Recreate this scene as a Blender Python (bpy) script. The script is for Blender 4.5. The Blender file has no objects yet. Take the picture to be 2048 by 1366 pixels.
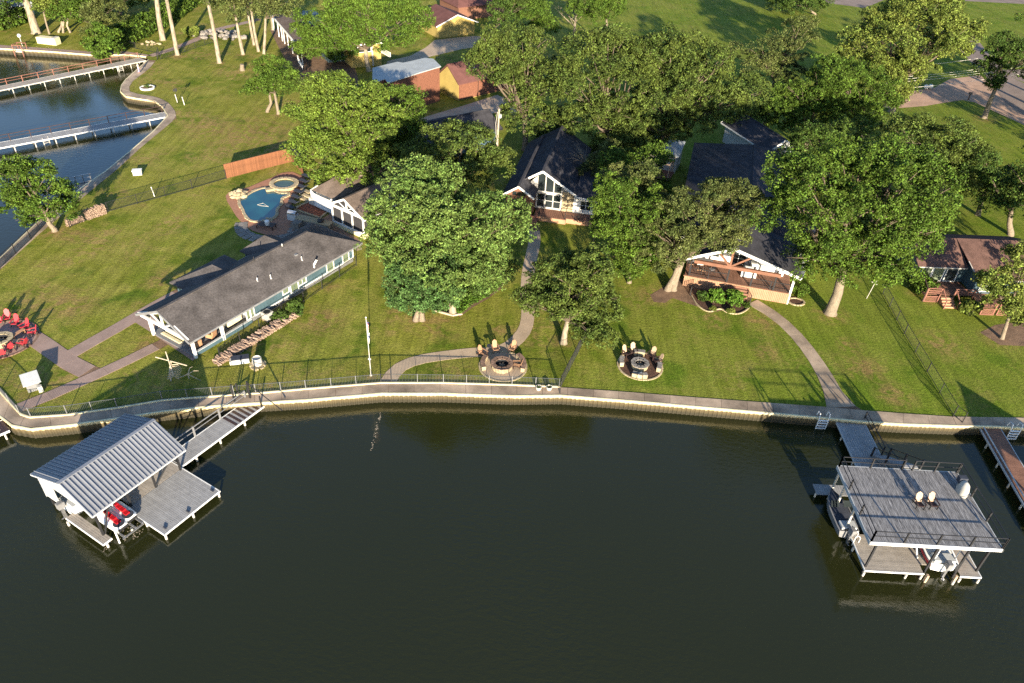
import bpy, bmesh, math, random
import numpy as np
from mathutils import Vector, Matrix

random.seed(7); rng = np.random.default_rng(7)
sc = bpy.context.scene
COL = sc.collection
R = math.radians
# ------------------------------------------------------------------ camera
FPX, CX, CY, CAMH = 1500.0, 1024.0, 683.0, 45.0
nad = Vector((913 - CX, 2682 - CY, FPX)).normalized()
UPc = -nad
fw = Vector((0, 0, 1)); Yc = (fw - fw.dot(UPc) * UPc).normalized(); Xc = Yc.cross(UPc)
W = (Xc, Yc, UPc)                       # world axes in camera (x right, y down, z forward) coordinates
cam_d = bpy.data.cameras.new('camera'); cam = bpy.data.objects.new('camera', cam_d); COL.objects.link(cam)
rt = Vector([w[0] for w in W]); dn = Vector([w[1] for w in W]); fd = Vector([w[2] for w in W])
m = Matrix((rt, -dn, -fd)).transposed().to_4x4(); m.translation = Vector((0, 0, CAMH)); cam.matrix_world = m
cam_d.sensor_width = 36; cam_d.lens = FPX / 2048 * 36; cam_d.clip_end = 5000; cam_d.clip_start = 0.5
sc.camera = cam
SUN_AZ, SUN_EL = 168.5, 13.4            # compass azimuth of the sun (from +Y, clockwise), elevation
# ------------------------------------------------------------------ light
wd = bpy.data.worlds.new('World'); sc.world = wd; wd.use_nodes = True
nt = wd.node_tree; bg = nt.nodes['Background']
sky = nt.nodes.new('ShaderNodeTexSky'); sky.sky_type = 'NISHITA'; sky.sun_disc = False
sky.sun_elevation = R(SUN_EL); sky.sun_rotation = R(SUN_AZ); sky.altitude = 100; sky.dust_density = 0.5; sky.ozone_density = 2.0
tn = nt.nodes.new('ShaderNodeMix'); tn.data_type = 'RGBA'; tn.blend_type = 'MULTIPLY'; tn.inputs[0].default_value = 1; tn.inputs[7].default_value = (.90, .99, 1.12, 1)
nt.links.new(sky.outputs[0], tn.inputs[6]); nt.links.new(tn.outputs[2], bg.inputs[0]); bg.inputs[1].default_value = 0.085
sd = bpy.data.lights.new('sun', 'SUN'); so = bpy.data.objects.new('sun', sd); COL.objects.link(so)
sd.energy = 5.0; sd.angle = R(0.55); sd.color = (1.0, 0.87, 0.67)
sv = Vector((math.sin(R(SUN_AZ)) * math.cos(R(SUN_EL)), math.cos(R(SUN_AZ)) * math.cos(R(SUN_EL)), math.sin(R(SUN_EL))))
so.rotation_euler = sv.to_track_quat('Z', 'Y').to_euler()
sc.view_settings.view_transform = 'Standard'; sc.view_settings.look = 'None'
sc.view_settings.exposure = 1.78; sc.view_settings.gamma = 1
sc.cycles.max_bounces = 6; sc.cycles.transparent_max_bounces = 6; sc.cycles.diffuse_bounces = 3
sc.cycles.use_denoising = False

def G(px, py, z=1.0):
    """world point at height z seen at photograph pixel (px, py)"""
    c = Vector((px - CX, py - CY, FPX)); d = Vector([w.dot(c) for w in W])
    t = (z - CAMH) / d.z
    return Vector((d.x * t, d.y * t, z))
def RY(px, py, Y):
    """world point on the vertical plane y=Y"""
    c = Vector((px - CX, py - CY, FPX)); d = Vector([w.dot(c) for w in W]); t = Y / d.y
    return Vector((d.x * t, Y, CAMH + d.z * t))
def SC(p):
    d = Vector((p[0], p[1], p[2] - CAMH)); return FPX / d.dot(fd)

# ------------------------------------------------------------------ materials
MATS = {}
def mat(name, col, rough=0.8, var=0.25, scale=3.0, col2=None, bump=0.0, bscale=None, metal=0.0, rand=0.0, spec=0.3, stretch=None, fine=0.0, detail=4, wcoord=False):
    if name in MATS: return MATS[name]
    m = bpy.data.materials.new(name); m.use_nodes = True; MATS[name] = m
    n = m.node_tree; L = n.links; b = n.nodes['Principled BSDF']
    b.inputs['Roughness'].default_value = rough; b.inputs['Metallic'].default_value = metal
    b.inputs['Specular IOR Level'].default_value = spec
    tc = n.nodes.new('ShaderNodeTexCoord'); src = tc.outputs['Object']
    if wcoord:
        ge = n.nodes.new('ShaderNodeNewGeometry'); src = ge.outputs['Position']
    if stretch:
        mp = n.nodes.new('ShaderNodeMapping'); mp.inputs['Scale'].default_value = stretch; L.new(src, mp.inputs[0]); src = mp.outputs[0]
    nz = n.nodes.new('ShaderNodeTexNoise'); nz.inputs['Scale'].default_value = scale; nz.inputs['Detail'].default_value = detail
    L.new(src, nz.inputs['Vector'])
    rp = n.nodes.new('ShaderNodeMapRange'); rp.inputs[1].default_value = 0.3; rp.inputs[2].default_value = 0.7
    L.new(nz.outputs[0], rp.inputs[0])
    c2 = col2 if col2 else tuple(max(0, c * (1 - var)) for c in col)
    c1 = col if col2 else tuple(min(1, c * (1 + var * 0.6)) for c in col)
    mx = n.nodes.new('ShaderNodeMix'); mx.data_type = 'RGBA'
    mx.inputs[6].default_value = (*c2, 1); mx.inputs[7].default_value = (*c1, 1); L.new(rp.outputs[0], mx.inputs[0])
    out = mx.outputs[2]
    if rand or fine:
        hs = n.nodes.new('ShaderNodeHueSaturation'); L.new(out, hs.inputs['Color'])
        val = None
        if rand:
            oi = n.nodes.new('ShaderNodeObjectInfo')
            mr = n.nodes.new('ShaderNodeMapRange'); mr.inputs[3].default_value = 1 - rand; mr.inputs[4].default_value = 1 + rand
            L.new(oi.outputs['Random'], mr.inputs[0]); val = mr.outputs[0]
        if fine:
            n2 = n.nodes.new('ShaderNodeTexNoise'); n2.inputs['Scale'].default_value = scale * 9; n2.inputs['Detail'].default_value = 3; L.new(src, n2.inputs['Vector'])
            m2 = n.nodes.new('ShaderNodeMapRange'); m2.inputs[1].default_value = .3; m2.inputs[2].default_value = .7; m2.inputs[3].default_value = 1 - fine; m2.inputs[4].default_value = 1 + fine
            L.new(n2.outputs[0], m2.inputs[0])
            if val:
                mm = n.nodes.new('ShaderNodeMath'); mm.operation = 'MULTIPLY'; L.new(val, mm.inputs[0]); L.new(m2.outputs[0], mm.inputs[1]); val = mm.outputs[0]
            else: val = m2.outputs[0]
        L.new(val, hs.inputs['Value']); out = hs.outputs[0]
    L.new(out, b.inputs['Base Color'])
    if bump:
        nb = n.nodes.new('ShaderNodeTexNoise'); nb.inputs['Scale'].default_value = bscale or scale * 6; nb.inputs['Detail'].default_value = 5
        L.new(src, nb.inputs['Vector'])
        bp = n.nodes.new('ShaderNodeBump'); bp.inputs['Strength'].default_value = 1.0; bp.inputs['Distance'].default_value = bump
        L.new(nb.outputs[0], bp.inputs['Height']); L.new(bp.outputs[0], b.inputs['Normal'])
    return m

M = {}
M['white'] = mat('white_paint', (.66, .65, .62), .55, .08, 1.5, fine=.04)
M['cream'] = mat('cream_vinyl', (.66, .58, .36), .6, .2, 2, fine=.08)
M['shingle'] = mat('grey_shingles', (.086, .077, .074), .95, .34, .7, bump=.02, bscale=14, fine=.28, spec=.1)
M['shingle_d'] = mat('dark_shingles', (.05, .049, .056), .95, .3, 1.0, bump=.02, bscale=14, fine=.3, spec=.1)
M['shingle_b'] = mat('brown_shingles', (.13, .075, .06), .95, .3, 1.0, bump=.02, bscale=14, fine=.3, spec=.1)
M['shingle_r'] = mat('red_brown_roof', (.12, .055, .048), .9, .2, .8, bump=.01, bscale=14, fine=.15, spec=.1)
M['shingle_t'] = mat('tan_shingles', (.13, .10, .082), .95, .25, 1.0, bump=.02, bscale=14, fine=.25, spec=.1)
M['membrane'] = mat('pale_roof_sheet', (.34, .36, .36), .7, .15, .7, fine=.06)
M['metal'] = mat('galvanised_roof', (.20, .21, .235), .55, .12, .6, metal=.12, rand=.05, spec=.5)
M['teal'] = mat('blue_grey_siding', (.055, .095, .115), .7, .15, .8, fine=.05)
M['yellow'] = mat('yellow_siding', (.34, .255, .08), .8, .12, .7, fine=.04)
M['brick'] = mat('brick_face', (.17, .07, .042), .9, .3, 5, fine=.25)
M['concrete'] = mat('concrete', (.32, .245, .178), .9, .55, .42, fine=.08, rand=.10, bump=.004, wcoord=True)
M['concrete_p'] = mat('path_concrete', (.39, .295, .205), .9, .16, .6, fine=.07, rand=.05, bump=.004, wcoord=True)
M['pave_b'] = mat('brown_concrete', (.27, .19, .155), .9, .16, .9, fine=.08, rand=.05, wcoord=True)
M['asphalt'] = mat('worn_asphalt', (.20, .15, .122), .95, .25, .35, fine=.12, wcoord=True)
M['gravel'] = mat('tan_gravel', (.38, .24, .16), .95, .2, .5, fine=.12, wcoord=True)
M['soil'] = mat('bare_soil', (.17, .105, .065), 1, .35, 1.3, fine=.25, bump=.03, wcoord=True)
M['mulch'] = mat('mulch', (.085, .045, .03), 1, .4, 4, fine=.4, bump=.04, wcoord=True)
M['rust_rock'] = mat('lava_rock', (.22, .075, .04), 1, .4, 5, fine=.4, bump=.04, wcoord=True)
M['deckgrey'] = mat('weathered_deck', (.30, .29, .285), .85, .3, 2.0, stretch=(13, .9, 1), col2=(.055, .054, .058), fine=.3, rand=.20, bump=.004, wcoord=True)
M['deckcomp'] = mat('grey_composite', (.27, .265, .26), .8, .15, 2.0, stretch=(1, 1, 1), fine=.08, rand=.08, wcoord=True)
M['decktan'] = mat('tan_composite', (.30, .265, .225), .8, .15, 2.0, fine=.08, rand=.07, wcoord=True)
M['deckred'] = mat('red_stained_deck', (.20, .10, .065), .8, .2, 1.6, fine=.1, rand=.08, wcoord=True)
M['deckface'] = mat('peach_boards', (.34, .19, .115), .8, .15, 1.6, fine=.08, rand=.07, wcoord=True)
M['cedar'] = mat('cedar', (.185, .076, .036), .75, .25, 2.0, stretch=(3, 3, .6), fine=.12, rand=.16)
M['redwood'] = mat('red_brown_wood', (.22, .098, .070), .8, .2, 2, fine=.1, rand=.08)
M['beam'] = mat('brown_beam', (.17, .08, .05), .75, .2, 2, fine=.1)
M['black'] = mat('black_metal', (.018, .018, .02), .5, .1, 2, spec=.4)
M['dark'] = mat('dark_gap', (.012, .012, .013), .9, .1, 2)
M['glass'] = mat('window_glass', (.02, .026, .028), .08, .3, .6, spec=.7)
M['greenglass'] = mat('pale_green_shade', (.13, .16, .10), .3, .15, 1.0, spec=.5)
M['screen'] = mat('insect_screen', (.035, .033, .035), .9, .2, 2)
M['red'] = mat('red_plastic', (.50, .04, .05), .5, .12, 3, fine=.05)
M['redseat'] = mat('red_seat', (.34, .010, .016), .4, .2, 3)
M['tanplastic'] = mat('weathered_teak', (.36, .20, .11), .6, .15, 5, fine=.1)
M['paleback'] = mat('sun_bleached_slats', (.42, .30, .20), .6, .15, 5, fine=.1)
M['darkwood'] = mat('dark_brown_wood', (.045, .026, .022), .5, .25, 5)
M['stone'] = mat('cut_limestone', (.36, .29, .18), .9, .35, 5, fine=.15, rand=.15, bump=.01)
M['stone_b'] = mat('brown_flagstone', (.19, .12, .085), .85, .4, 5, fine=.2, rand=.22, bump=.01)
M['stone_g'] = mat('grey_flagstone', (.20, .18, .16), .85, .3, 3, fine=.15, rand=.18, bump=.01)
M['paver'] = mat('pink_pavers', (.34, .165, .10), .9, .18, 3, fine=.15, rand=.08)
M['bark'] = mat('pale_bark', (.20, .16, .115), .95, .35, 3, stretch=(4, 4, .8), fine=.25, bump=.03)
M['bark_w'] = mat('white_bark', (.26, .215, .155), .95, .55, 1.6, stretch=(2, 2, .7), fine=.2, bump=.03)
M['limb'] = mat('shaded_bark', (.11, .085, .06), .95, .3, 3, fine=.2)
M['fence'] = mat('fence_metal', (.055, .06, .065), .5, .1, 2)
M['log'] = mat('split_firewood', (.28, .195, .145), .9, .4, 4, fine=.25, rand=.35)
M['driftwood'] = mat('grey_driftwood', (.40, .33, .24), .9, .3, 4, fine=.2)
M['greypaint'] = mat('light_grey_plastic', (.42, .43, .43), .6, .1, 2, fine=.04)
M['hull'] = mat('white_gelcoat', (.80, .79, .76), .25, .06, 1, spec=.5)
M['grey_mid'] = mat('mid_grey', (.17, .17, .175), .6, .15, 3)
M['navy'] = mat('dark_cover', (.035, .04, .055), .8, .3, 3)
M['steel'] = mat('steel', (.45, .45, .46), .3, .1, 3, metal=.8)
M['rope'] = mat('pale_cable', (.6, .57, .5), .7, .1, 3)
M['skin'] = mat('skin', (.45, .26, .18), .6, .1, 5)
M['purple'] = mat('lilac_cloth', (.30, .26, .42), .9, .1, 5)
M['dirtyw'] = mat('dull_white', (.42, .40, .36), .7, .2, 2, fine=.08)

# grass
def grass_mat():
    m = bpy.data.materials.new('lawn_grass'); m.use_nodes = True; n = m.node_tree; L = n.links; b = n.nodes['Principled BSDF']
    b.inputs['Roughness'].default_value = .95; b.inputs['Specular IOR Level'].default_value = .05
    ge = n.nodes.new('ShaderNodeNewGeometry'); pos = ge.outputs['Position']
    def noise(s, d=4, vec=None, dist=0):
        t = n.nodes.new('ShaderNodeTexNoise'); t.inputs['Scale'].default_value = s; t.inputs['Detail'].default_value = d; t.inputs['Distortion'].default_value = dist
        L.new(vec or pos, t.inputs['Vector']); return t.outputs[0]
    def mr(x, a, bb, c=0., d=1.):
        t = n.nodes.new('ShaderNodeMapRange'); t.inputs[1].default_value = a; t.inputs[2].default_value = bb; t.inputs[3].default_value = c; t.inputs[4].default_value = d; L.new(x, t.inputs[0]); return t.outputs[0]
    def mix(f, a, c):
        t = n.nodes.new('ShaderNodeMix'); t.data_type = 'RGBA'; L.new(f, t.inputs[0])
        for i, v in ((6, a), (7, c)):
            if isinstance(v, tuple): t.inputs[i].default_value = (*v, 1)
            else: L.new(v, t.inputs[i])
        return t.outputs[2]
    def mul(a, c, op='MULTIPLY'):
        t = n.nodes.new('ShaderNodeMath'); t.operation = op
        for i, v in ((0, a), (1, c)):
            if isinstance(v, (int, float)): t.inputs[i].default_value = v
            else: L.new(v, t.inputs[i])
        return t.outputs[0]
    big = mr(noise(.07, 5, dist=.4), .36, .62)
    c = mix(big, (.098, .132, .012), (.180, .176, .028))
    mid = mr(noise(.45, 6, dist=.8), .36, .66)
    c = mix(mid, c, (.208, .198, .040))
    lush = mr(noise(.23, 4, dist=.5), .55, .68)
    c = mix(mul(lush, .75), c, (.055, .100, .008))
    dry = mul(mr(noise(.13, 3), .50, .64), mr(noise(1.1, 6, dist=1.0), .44, .62))
    c = mix(mul(dry, .8), c, (.25, .175, .065))
    sx = n.nodes.new('ShaderNodeSeparateXYZ'); L.new(pos, sx.inputs[0])
    c = mix(mul(mr(sx.outputs[0], -12, 30), .55), c, (.086, .138, .012))
    # worn brown spots that the place really has
    spots = None
    for (px_, py_, r_) in ((505,268,9),(560,300,6),(430,262,5),(640,640,3),(300,690,2),(1535,705,1.6),(1728,735,2.6),(1790,790,2.2),(1700,690,1.5),(130,610,4),(330,560,2.5),(1425,640,2),(1880,690,3),(1850,590,2.2),(1310,590,2.2),(600,640,1.6),(880,650,3),(1520,640,2.5),(420,250,4),(150,470,2.5),(1000,660,1.5),(1660,628,2.2),(1127,687,1.3),(905,628,1.6),(838,643,2),(2003,679,2.2),(110,464,2.4),(1968,238,2.4),(355,112,2),(439,128,2),(486,111,2),(557,230,1.6),(528,112,2.5),(1345,580,2.2),(700,600,.8),(660,575,1.2),(742,752,.8)):
        q_ = G(px_, py_); dv = n.nodes.new('ShaderNodeVectorMath'); dv.operation = 'DISTANCE'; L.new(pos, dv.inputs[0]); dv.inputs[1].default_value = (q_.x, q_.y, 1.0)
        k_ = mr(dv.outputs['Value'], r_ * .25, r_ * 1.15, 1, 0)
        spots = k_ if spots is None else mul(spots, k_, 'MAXIMUM')
    brk = mr(noise(.8, 6, dist=1.2), .40, .60)
    c = mix(mul(mul(spots, brk), .85), c, (.235, .155, .062))
    def streaks(rot, sc_):
        q = n.nodes.new('ShaderNodeMapping'); q.inputs['Rotation'].default_value = (0, 0, R(rot)); q.inputs['Scale'].default_value = sc_; L.new(pos, q.inputs[0]); return q.outputs[0]
    s1 = mr(noise(1.0, 3, streaks(62, (1.3, .07, 1))), .3, .7, .84, 1.16)
    s2 = mr(noise(1.0, 4, streaks(58, (3.5, .35, 1))), .3, .7, .86, 1.14)
    fine = mr(noise(7, 5), .3, .7, .60, 1.40)
    fine2 = mr(noise(22, 3), .3, .7, .62, 1.38)
    v = mul(mul(s1, s2), mul(fine, fine2))
    hs = n.nodes.new('ShaderNodeHueSaturation'); L.new(c, hs.inputs['Color']); L.new(v, hs.inputs['Value'])
    L.new(hs.outputs[0], b.inputs['Base Color'])
    bp = n.nodes.new('ShaderNodeBump'); bp.inputs['Distance'].default_value = .05; bp.inputs['Strength'].default_value = 1
    L.new(mul(noise(14, 4), noise(3, 3), 'ADD'), bp.inputs['Height']); L.new(bp.outputs[0], b.inputs['Normal'])
    return m
M['grass'] = grass_mat()

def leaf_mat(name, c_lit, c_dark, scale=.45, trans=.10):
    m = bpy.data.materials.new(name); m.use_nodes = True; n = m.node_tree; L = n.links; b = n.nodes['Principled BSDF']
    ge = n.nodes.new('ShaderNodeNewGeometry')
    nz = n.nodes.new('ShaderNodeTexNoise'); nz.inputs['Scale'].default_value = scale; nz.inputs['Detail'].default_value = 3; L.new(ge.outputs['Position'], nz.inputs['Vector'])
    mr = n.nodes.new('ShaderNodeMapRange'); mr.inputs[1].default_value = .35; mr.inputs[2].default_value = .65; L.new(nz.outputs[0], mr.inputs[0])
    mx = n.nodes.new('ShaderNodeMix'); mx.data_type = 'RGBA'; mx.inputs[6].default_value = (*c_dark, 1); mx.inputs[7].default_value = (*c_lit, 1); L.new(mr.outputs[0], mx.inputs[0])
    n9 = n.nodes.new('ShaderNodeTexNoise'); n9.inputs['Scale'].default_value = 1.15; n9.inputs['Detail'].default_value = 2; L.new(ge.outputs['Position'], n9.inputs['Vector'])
    r9 = n.nodes.new('ShaderNodeMapRange'); r9.inputs[1].default_value = .35; r9.inputs[2].default_value = .65; r9.inputs[3].default_value = .62; r9.inputs[4].default_value = 1.3; L.new(n9.outputs[0], r9.inputs[0])  # random clump tone, also standing in for sunlit and shadowed clumps
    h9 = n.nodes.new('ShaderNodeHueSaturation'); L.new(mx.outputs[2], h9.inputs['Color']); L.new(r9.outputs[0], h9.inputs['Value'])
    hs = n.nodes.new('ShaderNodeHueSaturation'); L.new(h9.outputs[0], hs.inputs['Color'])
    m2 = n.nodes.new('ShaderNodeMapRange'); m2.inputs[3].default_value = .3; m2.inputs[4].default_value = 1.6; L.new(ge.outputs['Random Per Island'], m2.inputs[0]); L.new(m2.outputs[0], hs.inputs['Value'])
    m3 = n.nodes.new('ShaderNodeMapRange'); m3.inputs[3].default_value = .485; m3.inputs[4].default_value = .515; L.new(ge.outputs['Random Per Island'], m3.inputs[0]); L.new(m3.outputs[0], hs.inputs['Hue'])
    L.new(hs.outputs[0], b.inputs['Base Color']); b.inputs['Roughness'].default_value = .65; b.inputs['Specular IOR Level'].default_value = .12
    tr = n.nodes.new('ShaderNodeBsdfTranslucent'); L.new(hs.outputs[0], tr.inputs['Color'])
    ms = n.nodes.new('ShaderNodeMixShader'); ms.inputs[0].default_value = trans; L.new(b.outputs[0], ms.inputs[1]); L.new(tr.outputs[0], ms.inputs[2])
    L.new(ms.outputs[0], n.nodes['Material Output'].inputs[0])
    return m
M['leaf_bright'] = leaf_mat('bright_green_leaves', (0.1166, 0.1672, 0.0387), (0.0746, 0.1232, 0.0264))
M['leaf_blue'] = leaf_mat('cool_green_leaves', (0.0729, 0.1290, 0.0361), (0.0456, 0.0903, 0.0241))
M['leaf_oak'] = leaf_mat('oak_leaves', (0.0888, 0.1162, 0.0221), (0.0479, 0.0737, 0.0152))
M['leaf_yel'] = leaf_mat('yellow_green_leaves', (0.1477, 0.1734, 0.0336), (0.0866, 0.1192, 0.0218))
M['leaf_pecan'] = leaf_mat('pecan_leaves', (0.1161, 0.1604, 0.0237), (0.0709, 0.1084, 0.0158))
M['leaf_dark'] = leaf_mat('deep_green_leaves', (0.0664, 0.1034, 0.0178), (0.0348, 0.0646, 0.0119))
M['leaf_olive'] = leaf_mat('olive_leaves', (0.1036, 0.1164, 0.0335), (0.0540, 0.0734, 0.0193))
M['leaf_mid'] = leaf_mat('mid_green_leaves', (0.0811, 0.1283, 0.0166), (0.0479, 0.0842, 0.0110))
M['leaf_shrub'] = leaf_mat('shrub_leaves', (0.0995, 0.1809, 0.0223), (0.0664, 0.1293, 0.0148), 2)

def water_mat():
    m = bpy.data.materials.new('lake_water'); m.use_nodes = True; n = m.node_tree; L = n.links; b = n.nodes['Principled BSDF']
    ge = n.nodes.new('ShaderNodeNewGeometry')
    nz0 = n.nodes.new('ShaderNodeTexNoise'); nz0.inputs['Scale'].default_value = .06; nz0.inputs['Detail'].default_value = 3; L.new(ge.outputs['Position'], nz0.inputs['Vector'])
    mx = n.nodes.new('ShaderNodeMix'); mx.data_type = 'RGBA'; mx.inputs[6].default_value = (.0140, .0160, .0042, 1); mx.inputs[7].default_value = (.0175, .0190, .0055, 1); L.new(nz0.outputs[0], mx.inputs[0])
    L.new(mx.outputs[2], b.inputs['Base Color']); b.inputs['Roughness'].default_value = .03; b.inputs['IOR'].default_value = 1.43
    mp = n.nodes.new('ShaderNodeMapping'); mp.inputs['Scale'].default_value = (1, 1.7, 1); mp.inputs['Rotation'].default_value = (0, 0, R(20)); L.new(ge.outputs['Position'], mp.inputs[0])
    a = n.nodes.new('ShaderNodeTexNoise'); a.inputs['Scale'].default_value = 1.6; a.inputs['Detail'].default_value = 5; a.inputs['Roughness'].default_value = .6; L.new(mp.outputs[0], a.inputs['Vector'])
    # wind lanes modulate the ripple height
    w = n.nodes.new('ShaderNodeTexNoise'); w.inputs['Scale'].default_value = .05; w.inputs['Detail'].default_value = 3; L.new(ge.outputs['Position'], w.inputs['Vector'])
    wr = n.nodes.new('ShaderNodeMapRange'); wr.inputs[1].default_value = .4; wr.inputs[2].default_value = .65; wr.inputs[3].default_value = .010; wr.inputs[4].default_value = .05; L.new(w.outputs[0], wr.inputs[0])
    bp = n.nodes.new('ShaderNodeBump'); bp.inputs['Strength'].default_value = 1; L.new(wr.outputs[0], bp.inputs['Distance']); L.new(a.outputs[0], bp.inputs['Height'])
    L.new(bp.outputs[0], b.inputs['Normal'])
    return m
M['water'] = water_mat()

def wall_mat():
    m = bpy.data.materials.new('sheet_piling'); m.use_nodes = True; n = m.node_tree; L = n.links; b = n.nodes['Principled BSDF']
    ge = n.nodes.new('ShaderNodeNewGeometry'); sp = n.nodes.new('ShaderNodeSeparateXYZ'); L.new(ge.outputs['Position'], sp.inputs[0])
    nz = n.nodes.new('ShaderNodeTexNoise'); nz.inputs['Scale'].default_value = 3; nz.inputs['Detail'].default_value = 4; L.new(ge.outputs['Position'], nz.inputs['Vector'])
    ad = n.nodes.new('ShaderNodeMath'); ad.operation = 'MULTIPLY_ADD'; ad.inputs[1].default_value = .22; L.new(nz.outputs[0], ad.inputs[0]); L.new(sp.outputs[2], ad.inputs[2])
    cr = n.nodes.new('ShaderNodeValToRGB'); e = cr.color_ramp.elements; e[0].position = .35; e[0].color = (.020, .016, .006, 1); e[1].position = .95; e[1].color = (.50, .42, .24, 1)
    x = e.new(.84); x.color = (.085, .062, .026, 1)
    L.new(ad.outputs[0], cr.inputs[0]); L.new(cr.outputs[0], b.inputs['Base Color']); b.inputs['Roughness'].default_value = .7
    return m
M['piling'] = wall_mat()

# ------------------------------------------------------------------ helpers
class MB:
    def __init__(s): s.v = []; s.f = []
    def add(s, vs, fs):
        k = len(s.v); s.v += [tuple(p) for p in vs]; s.f += [tuple(i + k for i in f) for f in fs]; return s
    def box(s, c, d, rz=0.0, rx=0.0, ry=0.0):
        x, y, z = d[0] / 2, d[1] / 2, d[2] / 2
        vs = [Vector((i * x, j * y, k * z)) for i in (-1, 1) for j in (-1, 1) for k in (-1, 1)]
        if rx or ry or rz:
            mt = Matrix.Rotation(rz, 3, 'Z') @ Matrix.Rotation(ry, 3, 'Y') @ Matrix.Rotation(rx, 3, 'X'); vs = [mt @ v for v in vs]
        vs = [v + Vector(c) for v in vs]
        return s.add(vs, [(0, 1, 3, 2), (4, 6, 7, 5), (0, 4, 5, 1), (2, 3, 7, 6), (0, 2, 6, 4), (1, 5, 7, 3)])
    def bb(s, x0, x1, y0, y1, z0, z1): return s.box(((x0 + x1) / 2, (y0 + y1) / 2, (z0 + z1) / 2), (abs(x1 - x0), abs(y1 - y0), abs(z1 - z0)))
    def bar(s, p, q, w, h=None):
        h = h or w; p = Vector(p); q = Vector(q); d = q - p; l = d.length
        if l < 1e-6: return s
        d.normalize(); u = Vector((0, 0, 1)) if abs(d.z) < .95 else Vector((0, 1, 0))
        a = d.cross(u).normalized(); b = a.cross(d).normalized()
        vs = [e + a * i * w / 2 + b * j * h / 2 for e in (p, q) for i in (-1, 1) for j in (-1, 1)]
        return s.add(vs, [(0, 2, 3, 1), (4, 5, 7, 6), (0, 4, 6, 2), (1, 3, 7, 5), (0, 1, 5, 4), (2, 6, 7, 3)])
    def tube(s, pts, rs, n=8, cap=True):
        pts = [Vector(p) for p in pts]; k0 = len(s.v)
        if not isinstance(rs, (list, tuple)): rs = [rs] * len(pts)
        prev = None
        for i, p in enumerate(pts):
            d = (pts[min(i + 1, len(pts) - 1)] - pts[max(i - 1, 0)]).normalized()
            if prev is None:
                u = Vector((0, 0, 1)) if abs(d.z) < .9 else Vector((1, 0, 0)); a = d.cross(u).normalized()
            else: a = (prev - d * prev.dot(d)).normalized()
            prev = a; b = d.cross(a)
            for j in range(n):
                t = 2 * math.pi * j / n; s.v.append(tuple(p + (a * math.cos(t) + b * math.sin(t)) * rs[i]))
        for i in range(len(pts) - 1):
            for j in range(n):
                s.f.append((k0 + i * n + j, k0 + i * n + (j + 1) % n, k0 + (i + 1) * n + (j + 1) % n, k0 + (i + 1) * n + j))
        if cap:
            s.f.append(tuple(k0 + j for j in range(n))[::-1]); s.f.append(tuple(k0 + (len(pts) - 1) * n + j for j in range(n)))
        return s
    def lathe(s, c, prof, n=20, a0=0, a1=2 * math.pi):
        c = Vector(c); k0 = len(s.v); full = abs(a1 - a0 - 2 * math.pi) < 1e-6; m_ = n if full else n + 1
        for r, z in prof:
            for j in range(m_):
                t = a0 + (a1 - a0) * j / n; s.v.append((c.x + r * math.cos(t), c.y + r * math.sin(t), c.z + z))
        for i in range(len(prof) - 1):
            for j in range(n):
                j2 = (j + 1) % m_; s.f.append((k0 + i * m_ + j, k0 + i * m_ + j2, k0 + (i + 1) * m_ + j2, k0 + (i + 1) * m_ + j))
        return s
    def prism(s, poly, z0, z1):
        n = len(poly); a = sum(poly[i][0] * poly[(i + 1) % n][1] - poly[(i + 1) % n][0] * poly[i][1] for i in range(n))
        if a < 0: poly = poly[::-1]
        vs = [(p[0], p[1], z0) for p in poly] + [(p[0], p[1], z1) for p in poly]
        fs = [tuple(range(n, 2 * n)), tuple(range(n))[::-1]] + [(i, (i + 1) % n, (i + 1) % n + n, i + n) for i in range(n)]
        return s.add(vs, fs)
    def slab(s, pts, t):
        """thick polygon through 3D points pts, thickness t downward"""
        n = len(pts); vs = [Vector(p) for p in pts] + [Vector(p) - Vector((0, 0, t)) for p in pts]
        return s.add(vs, [tuple(range(n)), tuple(range(n, 2 * n))[::-1]] + [(i, i + n, (i + 1) % n + n, (i + 1) % n) for i in range(n)])
    def mesh(s, name, mt):
        me = bpy.data.meshes.new(name); me.from_pydata(s.v, [], s.f); me.materials.append(mt); me.update(); return me
    def build(s, name, mt, parent=None, smooth=False, loc=None):
        me = s.mesh(name, mt); o = bpy.data.objects.new(name, me); COL.objects.link(o)
        if parent: o.parent = parent
        if loc: o.location = loc
        if smooth:
            for p in me.polygons: p.use_smooth = True
        return o
def link(name, me, parent=None, loc=(0, 0, 0), rz=0.0, scale=None):
    o = bpy.data.objects.new(name, me); COL.objects.link(o); o.parent = parent; o.location = loc; o.rotation_euler = (0, 0, rz)
    if scale: o.scale = scale
    return o
def tag(o, label=None, cat=None, group=None, kind=None):
    if label: o['label'] = label
    if cat: o['category'] = cat
    if group: o['group'] = group
    if kind: o['kind'] = kind
    return o
def thing(name, label, cat, loc=(0, 0, 0), rz=0.0, group=None):
    o = bpy.data.objects.new(name, None); COL.objects.link(o); o.location = loc; o.rotation_euler = (0, 0, rz); o.empty_display_size = .3
    return tag(o, label, cat, group)
def kids(o): return [c for c in bpy.data.objects if c.parent == o]
def make_tree(o): return [(c, [g for g in c.children]) for c in o.children]
def dup(root, tree, loc, rz, label=None):
    r = root.copy(); COL.objects.link(r); r.location = loc; r.rotation_euler = (0, 0, rz)
    if label: r['label'] = label
    for c, gs in tree:
        d = c.copy(); COL.objects.link(d); d.parent = r
        for g in gs:
            e = g.copy(); COL.objects.link(e); e.parent = d
    return r
def az(a): return R(90 - a)     # local x axis pointing to compass azimuth a
def poly_px(pts, z=1.0): return [G(x, y, z)[:2] for x, y in pts]
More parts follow.
